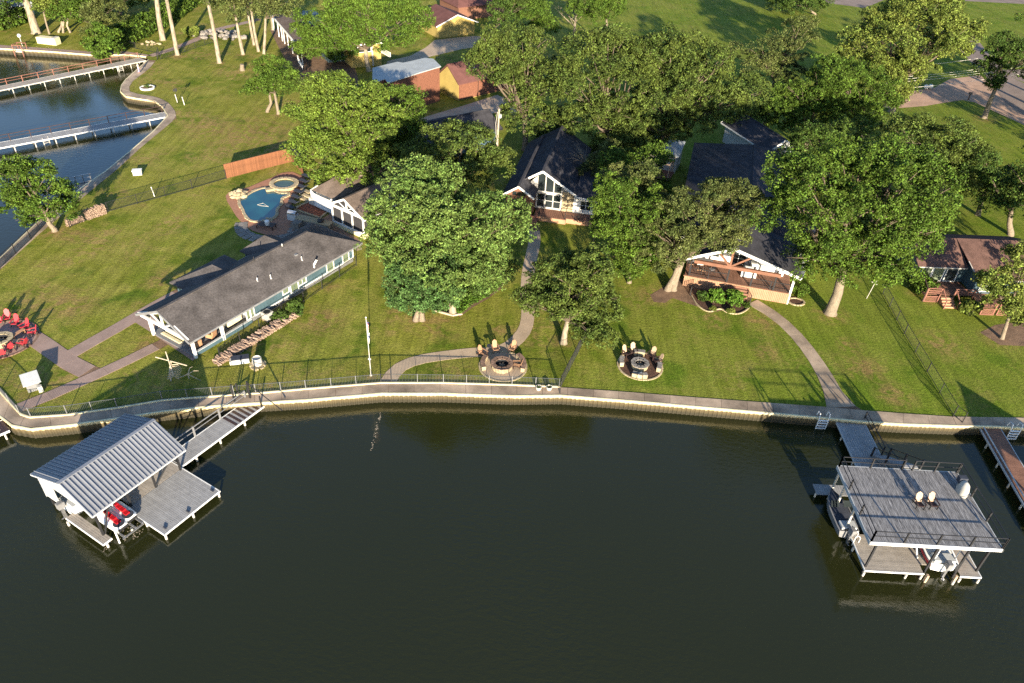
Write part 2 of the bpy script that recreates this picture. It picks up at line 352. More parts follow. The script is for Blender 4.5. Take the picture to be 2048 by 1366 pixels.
def sheet(name, poly, z, mt, kind='structure', parent=None):
    """flat filled polygon (concave allowed)"""
    bm = bmesh.new(); vs = [bm.verts.new((p[0], p[1], z)) for p in poly]
    es = [bm.edges.new((vs[i], vs[(i + 1) % len(vs)])) for i in range(len(vs))]
    bmesh.ops.triangle_fill(bm, use_beauty=True, use_dissolve=False, edges=es, normal=(0, 0, 1))
    for f in bm.faces:
        if f.normal.z < 0: f.normal_flip()
    me = bpy.data.meshes.new(name); bm.to_mesh(me); bm.free(); me.materials.append(mt)
    o = bpy.data.objects.new(name, me); COL.objects.link(o); o.parent = parent
    if kind: o['kind'] = kind
    return o
def resample(pts, step):
    pts = [Vector(p) for p in pts]; out = [pts[0]]; acc = 0
    for a, b in zip(pts, pts[1:]):
        l = (b - a).length
        if l < 1e-9: continue
        t = step - acc
        while t <= l:
            out.append(a + (b - a) * t / l); t += step
        acc = (acc + l) % step
    return out
def smooth_line(pts, n=6):
    """Catmull-Rom through pts"""
    P = [Vector(p) for p in pts]; P = [P[0] * 2 - P[1]] + P + [P[-1] * 2 - P[-2]]; out = []
    for i in range(1, len(P) - 2):
        for k in range(n):
            t = k / n; a, b, c, d = P[i - 1:i + 3]
            out.append(.5 * ((2 * b) + (-a + c) * t + (2 * a - 5 * b + 4 * c - d) * t * t + (-a + 3 * b - 3 * c + d) * t ** 3))
    out.append(P[-2]); return out
# ================================================================== terrain, water, shore
SOUTH = [((-330,560),(-380,590)),((-140,690),(-185,722)),((0,784),(-8,826)),((42,830),(24,851)),((60,836),(62,858)),((135,831),(140,850)),((235,817),(240,836)),((325,802),(325,823)),((425,794),(425,812)),((512,788),(512,806)),
 ((612,779),(612,800)),((762,767),(762,787)),((887,767),(887,787)),((1024,771),(1024,792)),((1122,775),(1122,791)),((1274,786),(1274,803)),((1399,796),(1399,814)),((1535,806),(1536,826)),
 ((1661,815),(1660,837)),((1711,820),(1725,843)),((1800,827),(1800,848)),((1906,834),(1915,852)),((1990,835),(1990,853)),((2048,836),(2048,856)),((2320,842),(2320,866))]
WEST = [((-260,690),(-340,600)),((-120,625),(-140,585)),((0,540),(0,517)),((75,471),(47,472)),((108,443),(92,430)),((150,408),(132,400)),((197,369),(173,369)),((231,342),(213,342)),((282,295),(270,295)),((322,262),(308,262)),
 ((353,236),(336,232)),((350,222),(326,215)),((337,205),(310,202)),((317,195),(280,198)),((285,189),(252,193)),((262,187),(241,183)),((256,178),(243,171)),((265,163),(252,159)),((285,148),(270,143)),((300,136),(285,130)),((312,121),(297,120))]
FAR = [((305,111),(292,113)),((252,103),(252,109)),((190,104),(190,110)),((100,97),(100,103)),((0,90),(0,97)),((-300,70),(-300,78)),((-900,40),(-900,50))]
def PW(l): return [(G(*a), G(*b)) for a, b in l]
S_, W_, F_ = PW(SOUTH), PW(WEST), PW(FAR)
land = [b[:2] for a, b in S_] + [(300, 45), (1500, 40), (1500, 2500), (-1500, 2500), (-1500, 330)] + [b[:2] for a, b in F_[::-1]] + [b[:2] for a, b in W_[::-1]]
sheet('ground', land, 1.0, M['grass'])
wm = MB().add([(-1600, -400, 0), (1600, -400, 0), (1600, 2600, 0), (-1600, 2600, 0)], [(0, 1, 2, 3)]).build('lake_water', M['water']); tag(wm, kind='structure')
bed = MB().add([(-1600, -400, -3), (1600, -400, -3), (1600, 2600, -3), (-1600, 2600, -3)], [(0, 1, 2, 3)]).build('lake_bed', M['soil']); tag(bed, kind='structure')

def pairs_resample(pr, step):
    out = [pr[0]]; acc = 0
    for (a0, b0), (a1, b1) in zip(pr, pr[1:]):
        l = ((a1 + b1) - (a0 + b0)).length / 2; t = step - acc
        while t <= l:
            k = t / l; out.append((a0.lerp(a1, k), b0.lerp(b1, k))); t += step
        acc = (acc + l) % step
    return out
def walkway(name, pr, step, mt):
    root = MB(); 
    for (a0, b0), (a1, b1) in zip(pr, pr[1:]): root.add([Vector((*a0[:2], 1.012)), Vector((*b0[:2], 1.012)), Vector((*b1[:2], 1.012)), Vector((*a1[:2], 1.012))], [(0, 1, 2, 3)])
    o = root.build(name, M['soil']); tag(o, kind='structure')
    rs = pairs_resample(pr, step)
    for (a0, b0), (a1, b1) in zip(rs, rs[1:]):
        g = .012 / max(.5, (a1 - a0).length)
        dz = random.uniform(-.006, .006)
        q = [a0.lerp(a1, g), b0.lerp(b1, g), b0.lerp(b1, 1 - g), a0.lerp(a1, 1 - g)]
        c = (q[0] + q[1] + q[2] + q[3]) / 4
        s = MB().slab([Vector((p.x - c.x, p.y - c.y, .045 + dz)) for p in q[::-1] if True] if ((q[1]-q[0]).cross(q[2]-q[1])).z < 0 else [Vector((p.x - c.x, p.y - c.y, .045 + dz)) for p in q], .05)
        s.build('concrete_slab', mt, o, loc=(c.x, c.y, 1.0))
    return o
walkway('seawall_walkway', S_, 2.3, M['concrete'])
walkway('cove_walkway', W_, 2.6, M['concrete'])
sheet('far_bank_path', [a[:2] for a, b in F_] + [b[:2] for a, b in F_[::-1]], 1.02, M['pave_b'])

def seawall(pr, label, group, amp=.05, per=.40):
    t = thing('seawall', label, 'seawall', tuple(pr[len(pr) // 2][1][:2]) + (0,), 0, group)
    o = Vector(t.location)
    st = per / 4; rs = pairs_resample(pr, st); w = MB(); n = len(rs); vs = []
    offs = [0, amp, amp, 0]
    for i, (a, b) in enumerate(rs):
        d = (b - a); d.z = 0; d.normalize(); k = offs[i % 4]
        p = b + d * (k + .03) - o
        vs.append((p.x, p.y, 1.03)); vs.append((p.x, p.y, -1.5))
    w.add(vs, [(2 * i, 2 * i + 1, 2 * i + 3, 2 * i + 2) for i in range(n - 1)])
    tag(w.build('sheet_piling', M['piling'], t), kind='stuff')
    c = MB()
    for (a0, b0), (a1, b1) in zip(pr, pr[1:]):
        d0 = (b0 - a0); d0.z = 0; d0.normalize(); d1 = (b1 - a1); d1.z = 0; d1.normalize()
        q = [b0 - d0 * .06, b0 + d0 * .10, b1 + d1 * .10, b1 - d1 * .06]
        vs = [(p.x - o.x, p.y - o.y, z) for z in (1.065, .99) for p in q]
        c.add(vs, [(0, 1, 2, 3), (4, 7, 6, 5), (0, 4, 5, 1), (2, 6, 7, 3), (1, 5, 6, 2), (0, 3, 7, 4)])
    c.build('wall_cap', M['cream'], t)
seawall(S_, 'long cream corrugated seawall with a pale cap along the near shore', None)
seawall(W_, 'winding cream seawall of the blue cove at upper left', None)
seawall(F_, 'straight cream seawall along the far bank at the upper left corner', None, per=.8)

kt = thing('fence_kerb', 'pale raised kerb under the black seawall fence', 'kerb', tuple(S_[8][0][:2]) + (1.0,)); kb = MB()
for (a0, b0), (a1, b1) in zip(S_[1:14], S_[2:15]):
    d0 = Vector((*(b0 - a0)[:2], 0)).normalized() * .02; o_ = kt.location
    kb.bar((a0.x - o_.x, a0.y - o_.y, .06), (a1.x - o_.x, a1.y - o_.y, .06), .14, .14)
kb.build('kerb', M['cream'], kt)
# ---- paths
def ribbon(name, pts, widths, mt, z=1.025, step=None, slab=True, kind='structure'):
    """path of slabs along a smoothed centre line given in photograph pixels on the ground"""
    c = smooth_line([G(*p) for p in pts], 8); n = len(c)
    if not isinstance(widths, (list, tuple)): widths = [widths] * len(pts)
    pr = []
    for i, p in enumerate(c):
        d = (c[min(i + 1, n - 1)] - c[max(i - 1, 0)]); d.z = 0; d.normalize(); nn = Vector((-d.y, d.x, 0))
        k = i / (n - 1) * (len(widths) - 1); j = min(int(k), len(widths) - 2); w = widths[j] + (widths[j + 1] - widths[j]) * (k - j)
        pr.append((p + nn * w / 2, p - nn * w / 2))
    base = MB()
    for (a0, b0), (a1, b1) in zip(pr, pr[1:]):
        base.add([(a0.x, a0.y, z - .012), (b0.x, b0.y, z - .012), (b1.x, b1.y, z - .012), (a1.x, a1.y, z - .012)], [(0, 1, 2, 3)])
    o = base.build(name, M['soil']); tag(o, kind=kind)
    if step:
        rs = pairs_resample(pr, step)
        for (a0, b0), (a1, b1) in zip(rs, rs[1:]):
            g = .010 / max(.3, (a1 - a0).length); q = [a0.lerp(a1, g), b0.lerp(b1, g), b0.lerp(b1, 1 - g), a0.lerp(a1, 1 - g)]
            cc = sum(q, Vector()) / 4
            MB().slab([Vector((p.x - cc.x, p.y - cc.y, z - 1)) for p in q], .03).build('concrete_slab', mt, o, loc=(cc.x, cc.y, 1))
    return o
ribbon('garden_path', [(775,766),(786,748),(806,731),(840,719),(890,711),(945,705),(985,704),(1016,694),(1042,671),(1053,650),(1056,620),(1054,600),(1054,570),(1057,540),(1063,512),(1069,482),(1066,452)], [1.5,1.4,1.35,1.35,1.35,1.4,1.5,1.4,1.4,1.35,1.35,1.35,1.35,1.4,1.4,1.45,1.5], M['concrete_p'], step=1.25)
ribbon('dock_path', [(1505,604),(1535,622),(1566,645),(1597,676),(1625,712),(1648,748),(1664,780),(1677,806),(1688,822)], [1.6,1.5,1.4,1.4,1.4,1.5,1.7,2.2,3.4], M['concrete'], z=1.03, step=2.2)
def flat(name, pts, mt, z=1.02): return sheet(name, poly_px(pts), z, mt)
ribbon('firepit_path', [(20,652),(62,672),(100,698),(150,732),(195,752)], 1.75, M['pave_b'], z=1.028, step=2.4)
ribbon('upper_porch_path', [(143,708),(190,681),(245,650),(300,617),(350,590),(368,580)], 1.45, M['pave_b'], z=1.034, step=2.4)
ribbon('lower_porch_path', [(38,816),(80,800),(140,774),(200,747),(262,718),(330,684)], 1.25, M['pave_b'], z=1.040, step=2.4)
ribbon('side_path', [(-40,708),(0,694),(40,684)], 1.9, M['pave_b'], z=1.020, step=2.4)
flat('porch_apron', [(270,645),(300,664),(322,680),(345,695),(385,722),(394,716),(380,690),(330,650),(300,622)], M['pave_b'], 1.046)
ribbon('lawn_path', [(300,112),(345,98),(390,80),(430,60),(480,48),(520,38)], 1.5, M['pave_b'], z=1.02, step=3)
# driveways and roads
flat('village_road', [(1895,60),(1915,94),(1940,122),(1968,147),(1985,172),(2010,205),(2070,246),(2300,330),(2300,200),(2100,190),(2030,158),(2005,140),(1985,118),(1965,92),(1940,60),(1915,30)], M['asphalt'], 1.012)
flat('side_road', [(2005,140),(2030,158),(2080,176),(2300,185),(2300,120),(2060,138)], M['asphalt'], 1.016)
flat('gravel_drive', [(1985,172),(1960,150),(1900,158),(1870,175),(1820,183),(1790,190),(1762,215),(1800,216),(1850,212),(1892,205),(1925,200),(1950,205),(2000,228),(2070,260),(2070,246),(2010,205)], M['gravel'], 1.006)
flat('upper_road', [(1440,-30),(1560,-10),(1640,4),(1730,16),(1800,-14),(1700,-40)], M['asphalt'], 1.01)
flat('corner_road', [(1930,2),(2048,8),(2300,20),(2300,-10),(1930,-14)], M['asphalt'], 1.01)
flat('concrete_drive', [(827,244),(856,232),(925,212),(994,190),(1022,201),(1060,215),(1040,225),(988,226),(940,240),(896,255),(828,262)], M['concrete_p'], 1.02)
flat('garage_drive', [(870,80),(905,76),(948,72),(990,76),(980,90),(925,98),(862,113),(820,128),(770,135),(775,122),(820,112),(850,96)], M['concrete_p'], 1.015)
flat('bare_yard', [(1500,600),(1506,585),(1360,556),(1330,572),(1300,590),(1308,604),(1330,606),(1345,596),(1400,615),(1420,626),(1460,618)], M['soil'], 1.006)
flat('bare_corner', [(1960,665),(1990,650),(2060,640),(2100,660),(2100,700),(2048,692),(2000,690)], M['soil'], 1.006)
flat('tree_bed', [(905,628),(920,634),(945,615),(975,598),(1000,580),(1020,555),(990,545),(940,560),(900,590),(870,615)], M['soil'], 1.01)
flat('mulched_yard', [(610,190),(560,100),(540,60),(620,40),(700,100),(720,170)], M['soil'], 1.008)
# ================================================================== trees
def leaf_cloud(centers, radii, n_per, size, flat_=0.35):
    """numpy: leaf quads on the shells of many small clumps -> verts, faces arrays"""
    nC = len(centers); N = nC * n_per
    c = np.repeat(centers, n_per, 0); r = np.repeat(radii, n_per)
    d = rng.normal(size=(N, 3)); d[:, 2] = d[:, 2] * .9 + .25; d /= np.linalg.norm(d, axis=1)[:, None]
    rr = r * rng.uniform(.3, 1.0, N) ** .5
    p = c + d * rr[:, None] * np.array([1, 1, .68])
    nrm = d + rng.normal(size=(N, 3)) * .75; nrm /= np.linalg.norm(nrm, axis=1)[:, None]
    t = np.cross(nrm, rng.normal(size=(N, 3))); t /= np.linalg.norm(t, axis=1)[:, None]; b = np.cross(nrm, t)
    s = (size * rng.uniform(.6, 1.3, N))[:, None]
    v = np.stack([p - t * s * .62, p - b * s * .38 + nrm * s * .08, p + t * s * .62, p + b * s * .38 + nrm * s * .08], 1).reshape(-1, 3)
    return v
def quads_mesh(name, v, mt):
    n = len(v) // 4; me = bpy.data.meshes.new(name)
    me.vertices.add(len(v)); me.vertices.foreach_set('co', v.astype(np.float32).ravel())
    me.loops.add(n * 4); me.loops.foreach_set('vertex_index', np.arange(n * 4, dtype=np.int32))
    me.polygons.add(n); me.polygons.foreach_set('loop_start', np.arange(0, n * 4, 4, dtype=np.int32)); me.polygons.foreach_set('loop_total', np.full(n, 4, dtype=np.int32))
    me.materials.append(mt); me.update(); me.validate(); return me
QUADS = [0]; LEAF_N, LEAF_S = .92, .66
def crown_points(lobes, cr, dens, puff=None):
    """two levels: rounded puffs over the lobes' shells, small leaf clumps over each puff"""
    P = []; Rr = []; pr = puff or cr * 1.75
    L = [(np.array(c), np.array(r)) for c, r in lobes]
    for i, (c, r) in enumerate(L):
        area = 4 * math.pi * ((r[0] * r[1]) ** 1.6 / 3 + (r[0] * r[2]) ** 1.6 / 3 + (r[1] * r[2]) ** 1.6 / 3) ** (1 / 1.6)
        n = int(dens * .62 * area / (math.pi * pr * pr)) + 5
        d = rng.normal(size=(n, 3)); d /= np.linalg.norm(d, axis=1)[:, None]
        d = d[(d[:, 2] > -.6) | (rng.random(n) < .4)]
        sh = np.where(rng.random(len(d)) < .72, rng.uniform(.82, 1.08, len(d)), rng.uniform(.35, .8, len(d)))
        sh = sh - .35 * pr / max(r.min(), pr)
        q = c + d * r * sh[:, None]
        keep = np.ones(len(q), bool)
        for j, (c2, r2) in enumerate(L):
            if j != i: keep &= ~(np.linalg.norm((q - c2) / r2, axis=1) < .6)
        q, d = q[keep], d[keep]
        R1 = pr * rng.uniform(.55, 1.3, len(q))
        m = 11
        Q = np.repeat(q, m, 0); D = np.repeat(d, m, 0); RR = np.repeat(R1, m)
        e = rng.normal(size=(len(Q), 3)); e /= np.linalg.norm(e, axis=1)[:, None]
        e = e + D * .55 + np.array([0, 0, .35]); e /= np.linalg.norm(e, axis=1)[:, None]
        p = Q + e * (RR * rng.uniform(.62, 1.0, len(Q)))[:, None] * np.array([1, 1, .72])
        P.append(p); Rr.append(RR * rng.uniform(.26, .42, len(p)))
    return np.concatenate(P), np.concatenate(Rr)
def tree(name, label, base, lobes_px, leaf='leaf_mid', trunk_r=.35, cr=.85, n_per=34, size=.30, dens=2.1, bark='bark', group=None, dy=0.0, branches=None, trunks=None, zmin=2.0, depth=1.0):
    """base: px of the trunk foot. lobes_px: (cx, cy, rx, ry[, dy]) crown masses, stood at the base's own distance."""
    B = G(*base); t = thing(name, label, 'tree', B, 0, group)
    lobes = []
    for lb in lobes_px:
        cx, cy, rx, ry = lb[:4]; ddy = (lb[4] if len(lb) > 4 else 0.0) + dy
        c = RY(cx, cy, B.y + ddy); s = SC(c); ax = rx * 1.06 / s; ay = ax * depth
        th = math.atan2(CAMH - c.z, math.hypot(c.x, c.y))
        need = (ry / s) ** 2 - (ay * math.sin(th)) ** 2
        rz = math.sqrt(max(need, (.45 * ax) ** 2)) / math.cos(th) if need > 0 else .45 * ax
        rz = min(rz, ax * 1.4)
        if c.z - rz < zmin: c.z = zmin + rz * .8
        lobes.append(((c.x - B.x, c.y - B.y, c.z - B.z), (ax, ay, rz)))
    P, rr = crown_points(lobes, cr, dens)
    v = leaf_cloud(P, rr, int(n_per * LEAF_N), size * LEAF_S); QUADS[0] += len(v) // 4
    me = quads_mesh('crown', v, M[leaf]); o = bpy.data.objects.new('crown', me); COL.objects.link(o); o.parent = t
    # trunk and limbs
    tb = MB(); cen = Vector(lobes[0][0]); tot = sum(l[1][0] ** 2 for l in lobes)
    cen = sum((Vector(l[0]) * (l[1][0] ** 2) for l in lobes), Vector()) / tot
    lo = min(l[0][2] - l[1][2] for l in lobes)
    fork = Vector((cen.x * .35, cen.y * .35, max(lo + .8, cen.z * .45)))
    starts = trunks or [(0, 0)]
    for sx, sy in starts:
        s0 = Vector((sx, sy, -.1)); mid = s0.lerp(fork, .5) + Vector((random.uniform(-.15, .15), random.uniform(-.15, .15), 0))
        tb.tube([s0, s0 + Vector((0, 0, .35)), mid, fork + Vector((sx * .5, sy * .5, 0))], [trunk_r * 1.55, trunk_r * 1.1, trunk_r * .9, trunk_r * .72], 10)
    trunk_o = tb.build('trunk', M[bark], t, smooth=True); tb = MB()
    for (c, r) in lobes:
        c = Vector(c); k = 2 if r[0] > 3 else 1
        tb.tube([fork, fork.lerp(c, .5) + Vector((0, 0, -.2)), c + Vector((0, 0, r[2] * .4))], [trunk_r * .5, trunk_r * .3, trunk_r * .08], 7)
        for q in range(3 * k):
            a = random.uniform(0, 6.28); e = c + Vector((math.cos(a) * r[0] * .85, math.sin(a) * r[1] * .85, random.uniform(-.1, .7) * r[2]))
            st = fork.lerp(c, random.uniform(.35, .9)); tb.tube([st, st.lerp(e, .5) + Vector((0, 0, .15)), e], [trunk_r * .2, trunk_r * .12, trunk_r * .03], 5)
    tag(tb.build('limb', M['limb'], trunk_o, smooth=True), kind='stuff')
    return t

# centre group of broadleaf trees
tree('sweetgum_tree', 'large bright green tree with a leaning pale trunk at the corner of the leafy bed', (905,626), [(895,425,112,76),(812,430,76,70),(978,450,74,66),(890,505,112,56),(850,370,75,42,3),(965,535,56,36),(790,490,60,46)], 'leaf_bright', .34, .8, 44, .27, 2.2, zmin=3.6, bark='bark_w')
tree('broadleaf_tree', 'short bushy cool green tree with a double trunk, left of the leafy bed', (838,641), [(832,565,60,50),(850,530,74,44,1),(878,590,44,30,1),(820,600,36,24)], 'leaf_blue', .26, .6, 44, .24, 2.6, trunks=[(-.3,0),(.3,.1)])
tree('bed_tree', 'slim white trunked tree at the back left of the leafy bed', (893,577), [(895,480,70,55),(860,500,50,40)], 'leaf_bright', .16, .7, 36, .26, 2, bark='bark_w')
tree('bed_tree', 'slim white trunked tree at the back right of the leafy bed', (934,582), [(960,500,60,55),(985,520,45,45)], 'leaf_bright', .15, .7, 36, .26, 2, bark='bark_w')
tree('oak_tree', 'oak with pale clumped leaves standing right behind the bright green tree', (905,435), [(925,300,88,42),(860,315,62,40),(975,320,48,34),(905,345,80,30)], 'leaf_oak', .4, .8, 36, .28, 2.2)
tree('young_oak_tree', 'open crowned oak with a white trunk beside the garden path', (1127,686), [(1140,560,72,55),(1185,600,55,50),(1110,600,55,38),(1175,655,38,34),(1205,690,22,24,-1),(1180,530,50,34),(1062,600,34,20,-1)], 'leaf_oak', .30, .55, 34, .24, 1.75, bark='bark_w')
tree('willow_oak_tree', 'olive green tree with a forked pale trunk beside the covered deck', (1340,580), [(1395,430,64,66),(1468,425,54,60),(1340,470,62,58),(1440,462,60,30),(1300,508,38,36),(1440,385,40,30,1),(1350,500,34,26)], 'leaf_olive', .34, .6, 40, .22, 2.2, trunks=[(-.25,0),(.35,.1)])
tree('slender_tree', 'loose green tree between the gabled house and the covered deck', (1258,565), [(1230,385,46,50),(1258,440,54,60),(1220,455,34,44),(1275,495,46,52),(1305,420,38,44),(1245,540,50,34)], 'leaf_mid', .22, .6, 32, .23, 1.9)
tree('maple_tree', 'huge dark green tree with a stout leaning trunk right of the covered deck', (1660,626), [(1690,430,130,95),(1790,400,100,95),(1640,370,80,62),(1730,510,95,46),(1640,520,75,48),(1820,470,62,60),(1585,425,60,54),(1590,340,46,40,2),(1850,430,50,60),(1800,340,80,55,3),(1720,320,70,44,3)], 'leaf_mid', .55, .8, 38, .27, 2.2, bark='bark')
tree('oak_tree', 'round oak with grey green leaves above the huge dark green tree', (1880,440), [(1860,285,85,50),(1920,320,50,45),(1810,270,55,38),(1880,350,60,36)], 'leaf_oak', .4, .8, 34, .28, 2.1)
tree('cottonwood_tree', 'tall yellow green tree with a pale trunk beside the gravel drive', (1783,224), [(1830,70,95,60),(1770,80,65,60),(1885,75,60,50),(1720,95,40,36),(1940,65,24,24),(1820,140,55,34),(1760,150,50,36),(1850,15,70,40),(1790,190,26,16)], 'leaf_yel', .5, .95, 34, .36, 2.2, bark='bark_w')
tree('elm_tree', 'tall leaning dark elm beside the village road', (1968,236), [(2010,110,40,30),(1985,135,30,24),(2045,120,34,34),(2005,80,24,18),(1995,165,14,14)], 'leaf_dark', .42, .8, 34, .3, 1.8)
tree('leafy_tree', 'fresh green tree below the tall yellow green one', (1720,300), [(1690,165,62,46),(1740,190,50,42),(1650,195,42,40),(1710,225,60,30)], 'leaf_mid', .35, .8, 36, .28, 2.1)
tree('oak_tree', 'broad oak on the left of the roof cluster, over the concrete drive', (1050,300), [(1010,110,60,42),(1060,90,54,38),(985,85,30,24),(1000,150,50,34),(1075,160,66,50),(1050,225,44,44),(958,122,24,18),(1090,240,50,36)], 'leaf_oak', .45, .9, 34, .31, 2.2)
tree('oak_tree', 'broadest oak in the middle of the roof cluster', (1215,330), [(1200,115,84,50),(1160,170,60,50),(1240,180,70,55),(1180,240,60,40),(1250,265,64,44),(1215,300,40,26),(1290,110,40,30),(1215,75,40,24)], 'leaf_oak', .5, .9, 34, .31, 2.2)
tree('oak_tree', 'broad oak on the right of the roof cluster, with two visible trunks', (1308,335), [(1340,110,66,46),(1420,120,44,34),(1380,160,70,50),(1320,200,60,50),(1440,180,56,46),(1390,230,60,36),(1485,190,44,44),(1340,262,44,24),(1290,285,36,26),(1265,240,40,30)], 'leaf_oak', .5, .9, 34, .31, 2.2, trunks=[(-.5,0),(.7,.3)])
tree('open_tree', 'thin crowned tree with visible limbs behind the roof cluster', (1530,250), [(1520,110,55,36),(1580,90,50,40),(1560,140,46,32),(1600,60,34,30)], 'leaf_olive', .35, .75, 26, .28, 1.35)
tree('leafy_tree', 'leafy tree in front of the white gabled cottage', (1610,300), [(1600,190,56,40),(1630,240,56,42),(1575,220,44,36),(1660,150,44,36)], 'leaf_mid', .35, .8, 34, .28, 2.1)
tree('leafy_tree', 'dark leafy tree filling the gap right of the white gabled cottage', (1655,385), [(1640,300,54,50),(1700,285,54,50),(1612,350,36,32),(1610,280,34,36)], 'leaf_dark', .35, .8, 34, .28, 2.0)
tree('leafy_tree', 'shaded tree at the corner of the brown roofed cottage', (1955,430), [(1985,360,44,36),(1945,370,34,30)], 'leaf_dark', .3, .8, 34, .28, 2.0)
tree('pecan_tree', 'wide light green tree hiding the roofs behind the pool', (735,405), [(690,205,85,50),(640,245,60,50),(740,240,70,50),(690,290,80,48),(620,300,38,34),(660,340,46,22),(730,330,60,34),(650,180,44,30)], 'leaf_pecan', .45, .85, 38, .29, 2.2)
tree('pecan_tree', 'darker tree right beside the wide light green one', (790,350), [(800,215,52,42),(775,265,50,44),(815,260,34,34),(780,310,48,36)], 'leaf_mid', .4, .85, 36, .29, 2.1)
tree('elm_tree', 'small feathery tree with two thin trunks on the open lawn', (557,228), [(545,150,38,32),(520,175,32,22),(570,165,26,26)], 'leaf_mid', .24, .7, 32, .26, 2.0, trunks=[(0,0),(-1.9,.6)])
tree('elm_tree', 'wide spreading tree over the yellow house at the top', (738,142), [(640,55,52,36),(700,40,60,40),(770,55,60,42),(815,40,50,32),(620,95,40,24),(675,95,46,28),(720,72,36,18),(740,5,90,30)], 'leaf_mid', .42, .95, 34, .34, 2.1, bark='bark_w')
tree('elm_tree', 'dark tree at the corner of the yellow garage', (975,110), [(1000,30,34,34),(1030,20,30,30)], 'leaf_dark', .3, .9, 30, .34, 2)
tree('cypress_tree', 'feathery tree left of the bare tree at the top', (1060,110), [(1065,25,40,32),(1090,50,28,26)], 'leaf_mid', .25, .8, 34, .28, 2.1)
tree('cypress_tree', 'feathery tree right of the bare tree at the top', (1215,105), [(1200,20,40,26),(1225,10,26,26),(1170,15,30,24)], 'leaf_mid', .25, .8, 34, .28, 2.1)
tree('small_tree', 'small round tree in the grass at the very top', (1630,30), [(1600,-5,60,26),(1640,5,24,14),(1560,-5,40,22)], 'leaf_dark', .25, .9, 30, .34, 1.9)
tree('shore_tree', 'bushy tree on the cove shore beside the stacked firewood', (110,462), [(60,370,50,46),(100,395,42,38),(25,345,40,32),(30,400,34,32),(125,410,22,26),(60,430,34,22)], 'leaf_mid', .28, .75, 36, .27, 2.1)
tree('shore_tree', 'young tree on bare soil before the brown roofed cottage', (2003,677), [(2035,570,46,40),(2000,600,32,26),(2045,620,36,28),(2045,520,28,28),(1985,560,22,22)], 'leaf_yel', .2, .65, 34, .26, 1.9)
tree('lawn_tree', 'stubby thick trunk on bare ground at the upper left corner', (73,66), [(30,0,40,28),(60,-40,50,36),(5,25,22,20)], 'leaf_mid', .75, .95, 32, .34, 1.9, zmin=7, bark='bark_w')
tree('lawn_tree', 'thin leaning tree beside the concrete block', (99,68), [(90,15,24,18),(80,0,24,20)], 'leaf_yel', .18, .8, 32, .34, 1.9)
tree('lawn_tree', 'cluster of three trunks on the upper left lawn', (126,66), [(130,5,34,22),(165,20,28,26),(115,25,14,12)], 'leaf_mid', .2, .8, 32, .34, 1.9, trunks=[(-.8,0),(0,.2),(1.2,.5)], bark='bark_w')
tree('lawn_tree', 'feathery tree left of the vine hedge', (190,92), [(195,40,30,26),(215,20,30,26),(185,62,16,14)], 'leaf_olive', .2, .8, 32, .32, 1.9, trunks=[(0,0),(2.2,.5)])
TP = [((326,80), .50, 'tall white trunk with a tan patch among rocks on the left lawn', [(318,-60,56,50),(290,-20,20,14)]),
      ((355,110), .36, 'tall smooth trunk leaning left near the cove path', [(322,-75,50,50)]),
      ((439,126), .36, 'tall white forked trunk in front of the rock pile', [(400,-60,44,44),(425,-10,16,10)]),
      ((486,109), .30, 'tall trunk with leafy shoots right of the rock pile', [(462,-30,36,34),(474,62,14,10),(455,5,30,14)]),
      ((508,90), .24, 'tall trunk leaning left behind the trio of trunks', [(480,-20,26,26)]),
      ((517,103), .26, 'middle left trunk of the group beside the white roofed porch', [(505,2,34,24),(470,-5,20,20)]),
      ((528,108), .26, 'whitest trunk of the group beside the white roofed porch', [(535,15,30,26),(565,0,34,30),(560,35,22,18)]),
      ((546,60), .26, 'pale trunk right behind the white roofed porch', [(540,-10,30,22)])]
for b, r_, lb, lob in TP:
    tree('tall_tree', lb, b, lob, 'leaf_olive', r_, 1.0, 26, .36, 1.7, bark='bark_w', group='tall pale trunked trees of the upper left lawn', zmin=7)
tree('slender_tree', 'loose tree leaning over the left end of the covered deck', (1300,520), [(1285,400,44,40),(1300,450,42,40),(1240,360,40,34),(1275,350,38,26)], 'leaf_olive', .2, .65, 36, .24, 1.9)
tree('shade_tree', 'shaded tree near the right edge above the brown roof', (2020,470), [(2010,400,52,40),(2050,360,44,36),(1965,330,44,30)], 'leaf_dark', .35, .9, 34, .3, 2.0)
for px_, lob_, lb_ in (((2085,222), [(2110,110,60,60),(2150,90,50,50)], 'nearest the road junction'), ((2120,160), [(2130,60,60,50),(2090,40,40,36)], 'across the road junction'), ((2170,640), [(2190,520,90,80),(2240,480,80,70)], 'in front of the brown roofed cottage'), ((2150,470), [(2160,350,90,70),(2200,330,80,60)], 'behind the brown roof'), ((2230,330), [(2230,240,90,60),(2190,200,70,50)], 'below the village road'), ((2160,230), [(2150,130,70,50),(2210,110,60,50)], 'next to the village road')):
    tree('roadside_tree', 'tall tree beyond the right edge, ' + lb_, px_, lob_, 'leaf_mid', .45, 1.0, 24, .40, 1.9, group='trees beyond the right edge')
tree('roof_side_tree', 'dense tree hiding the gap between the two dark roofs', (1290,440), [(1270,350,44,40),(1300,375,40,36),(1240,330,40,30),(1310,320,34,30)], 'leaf_mid', .25, .8, 36, .26, 2.2)
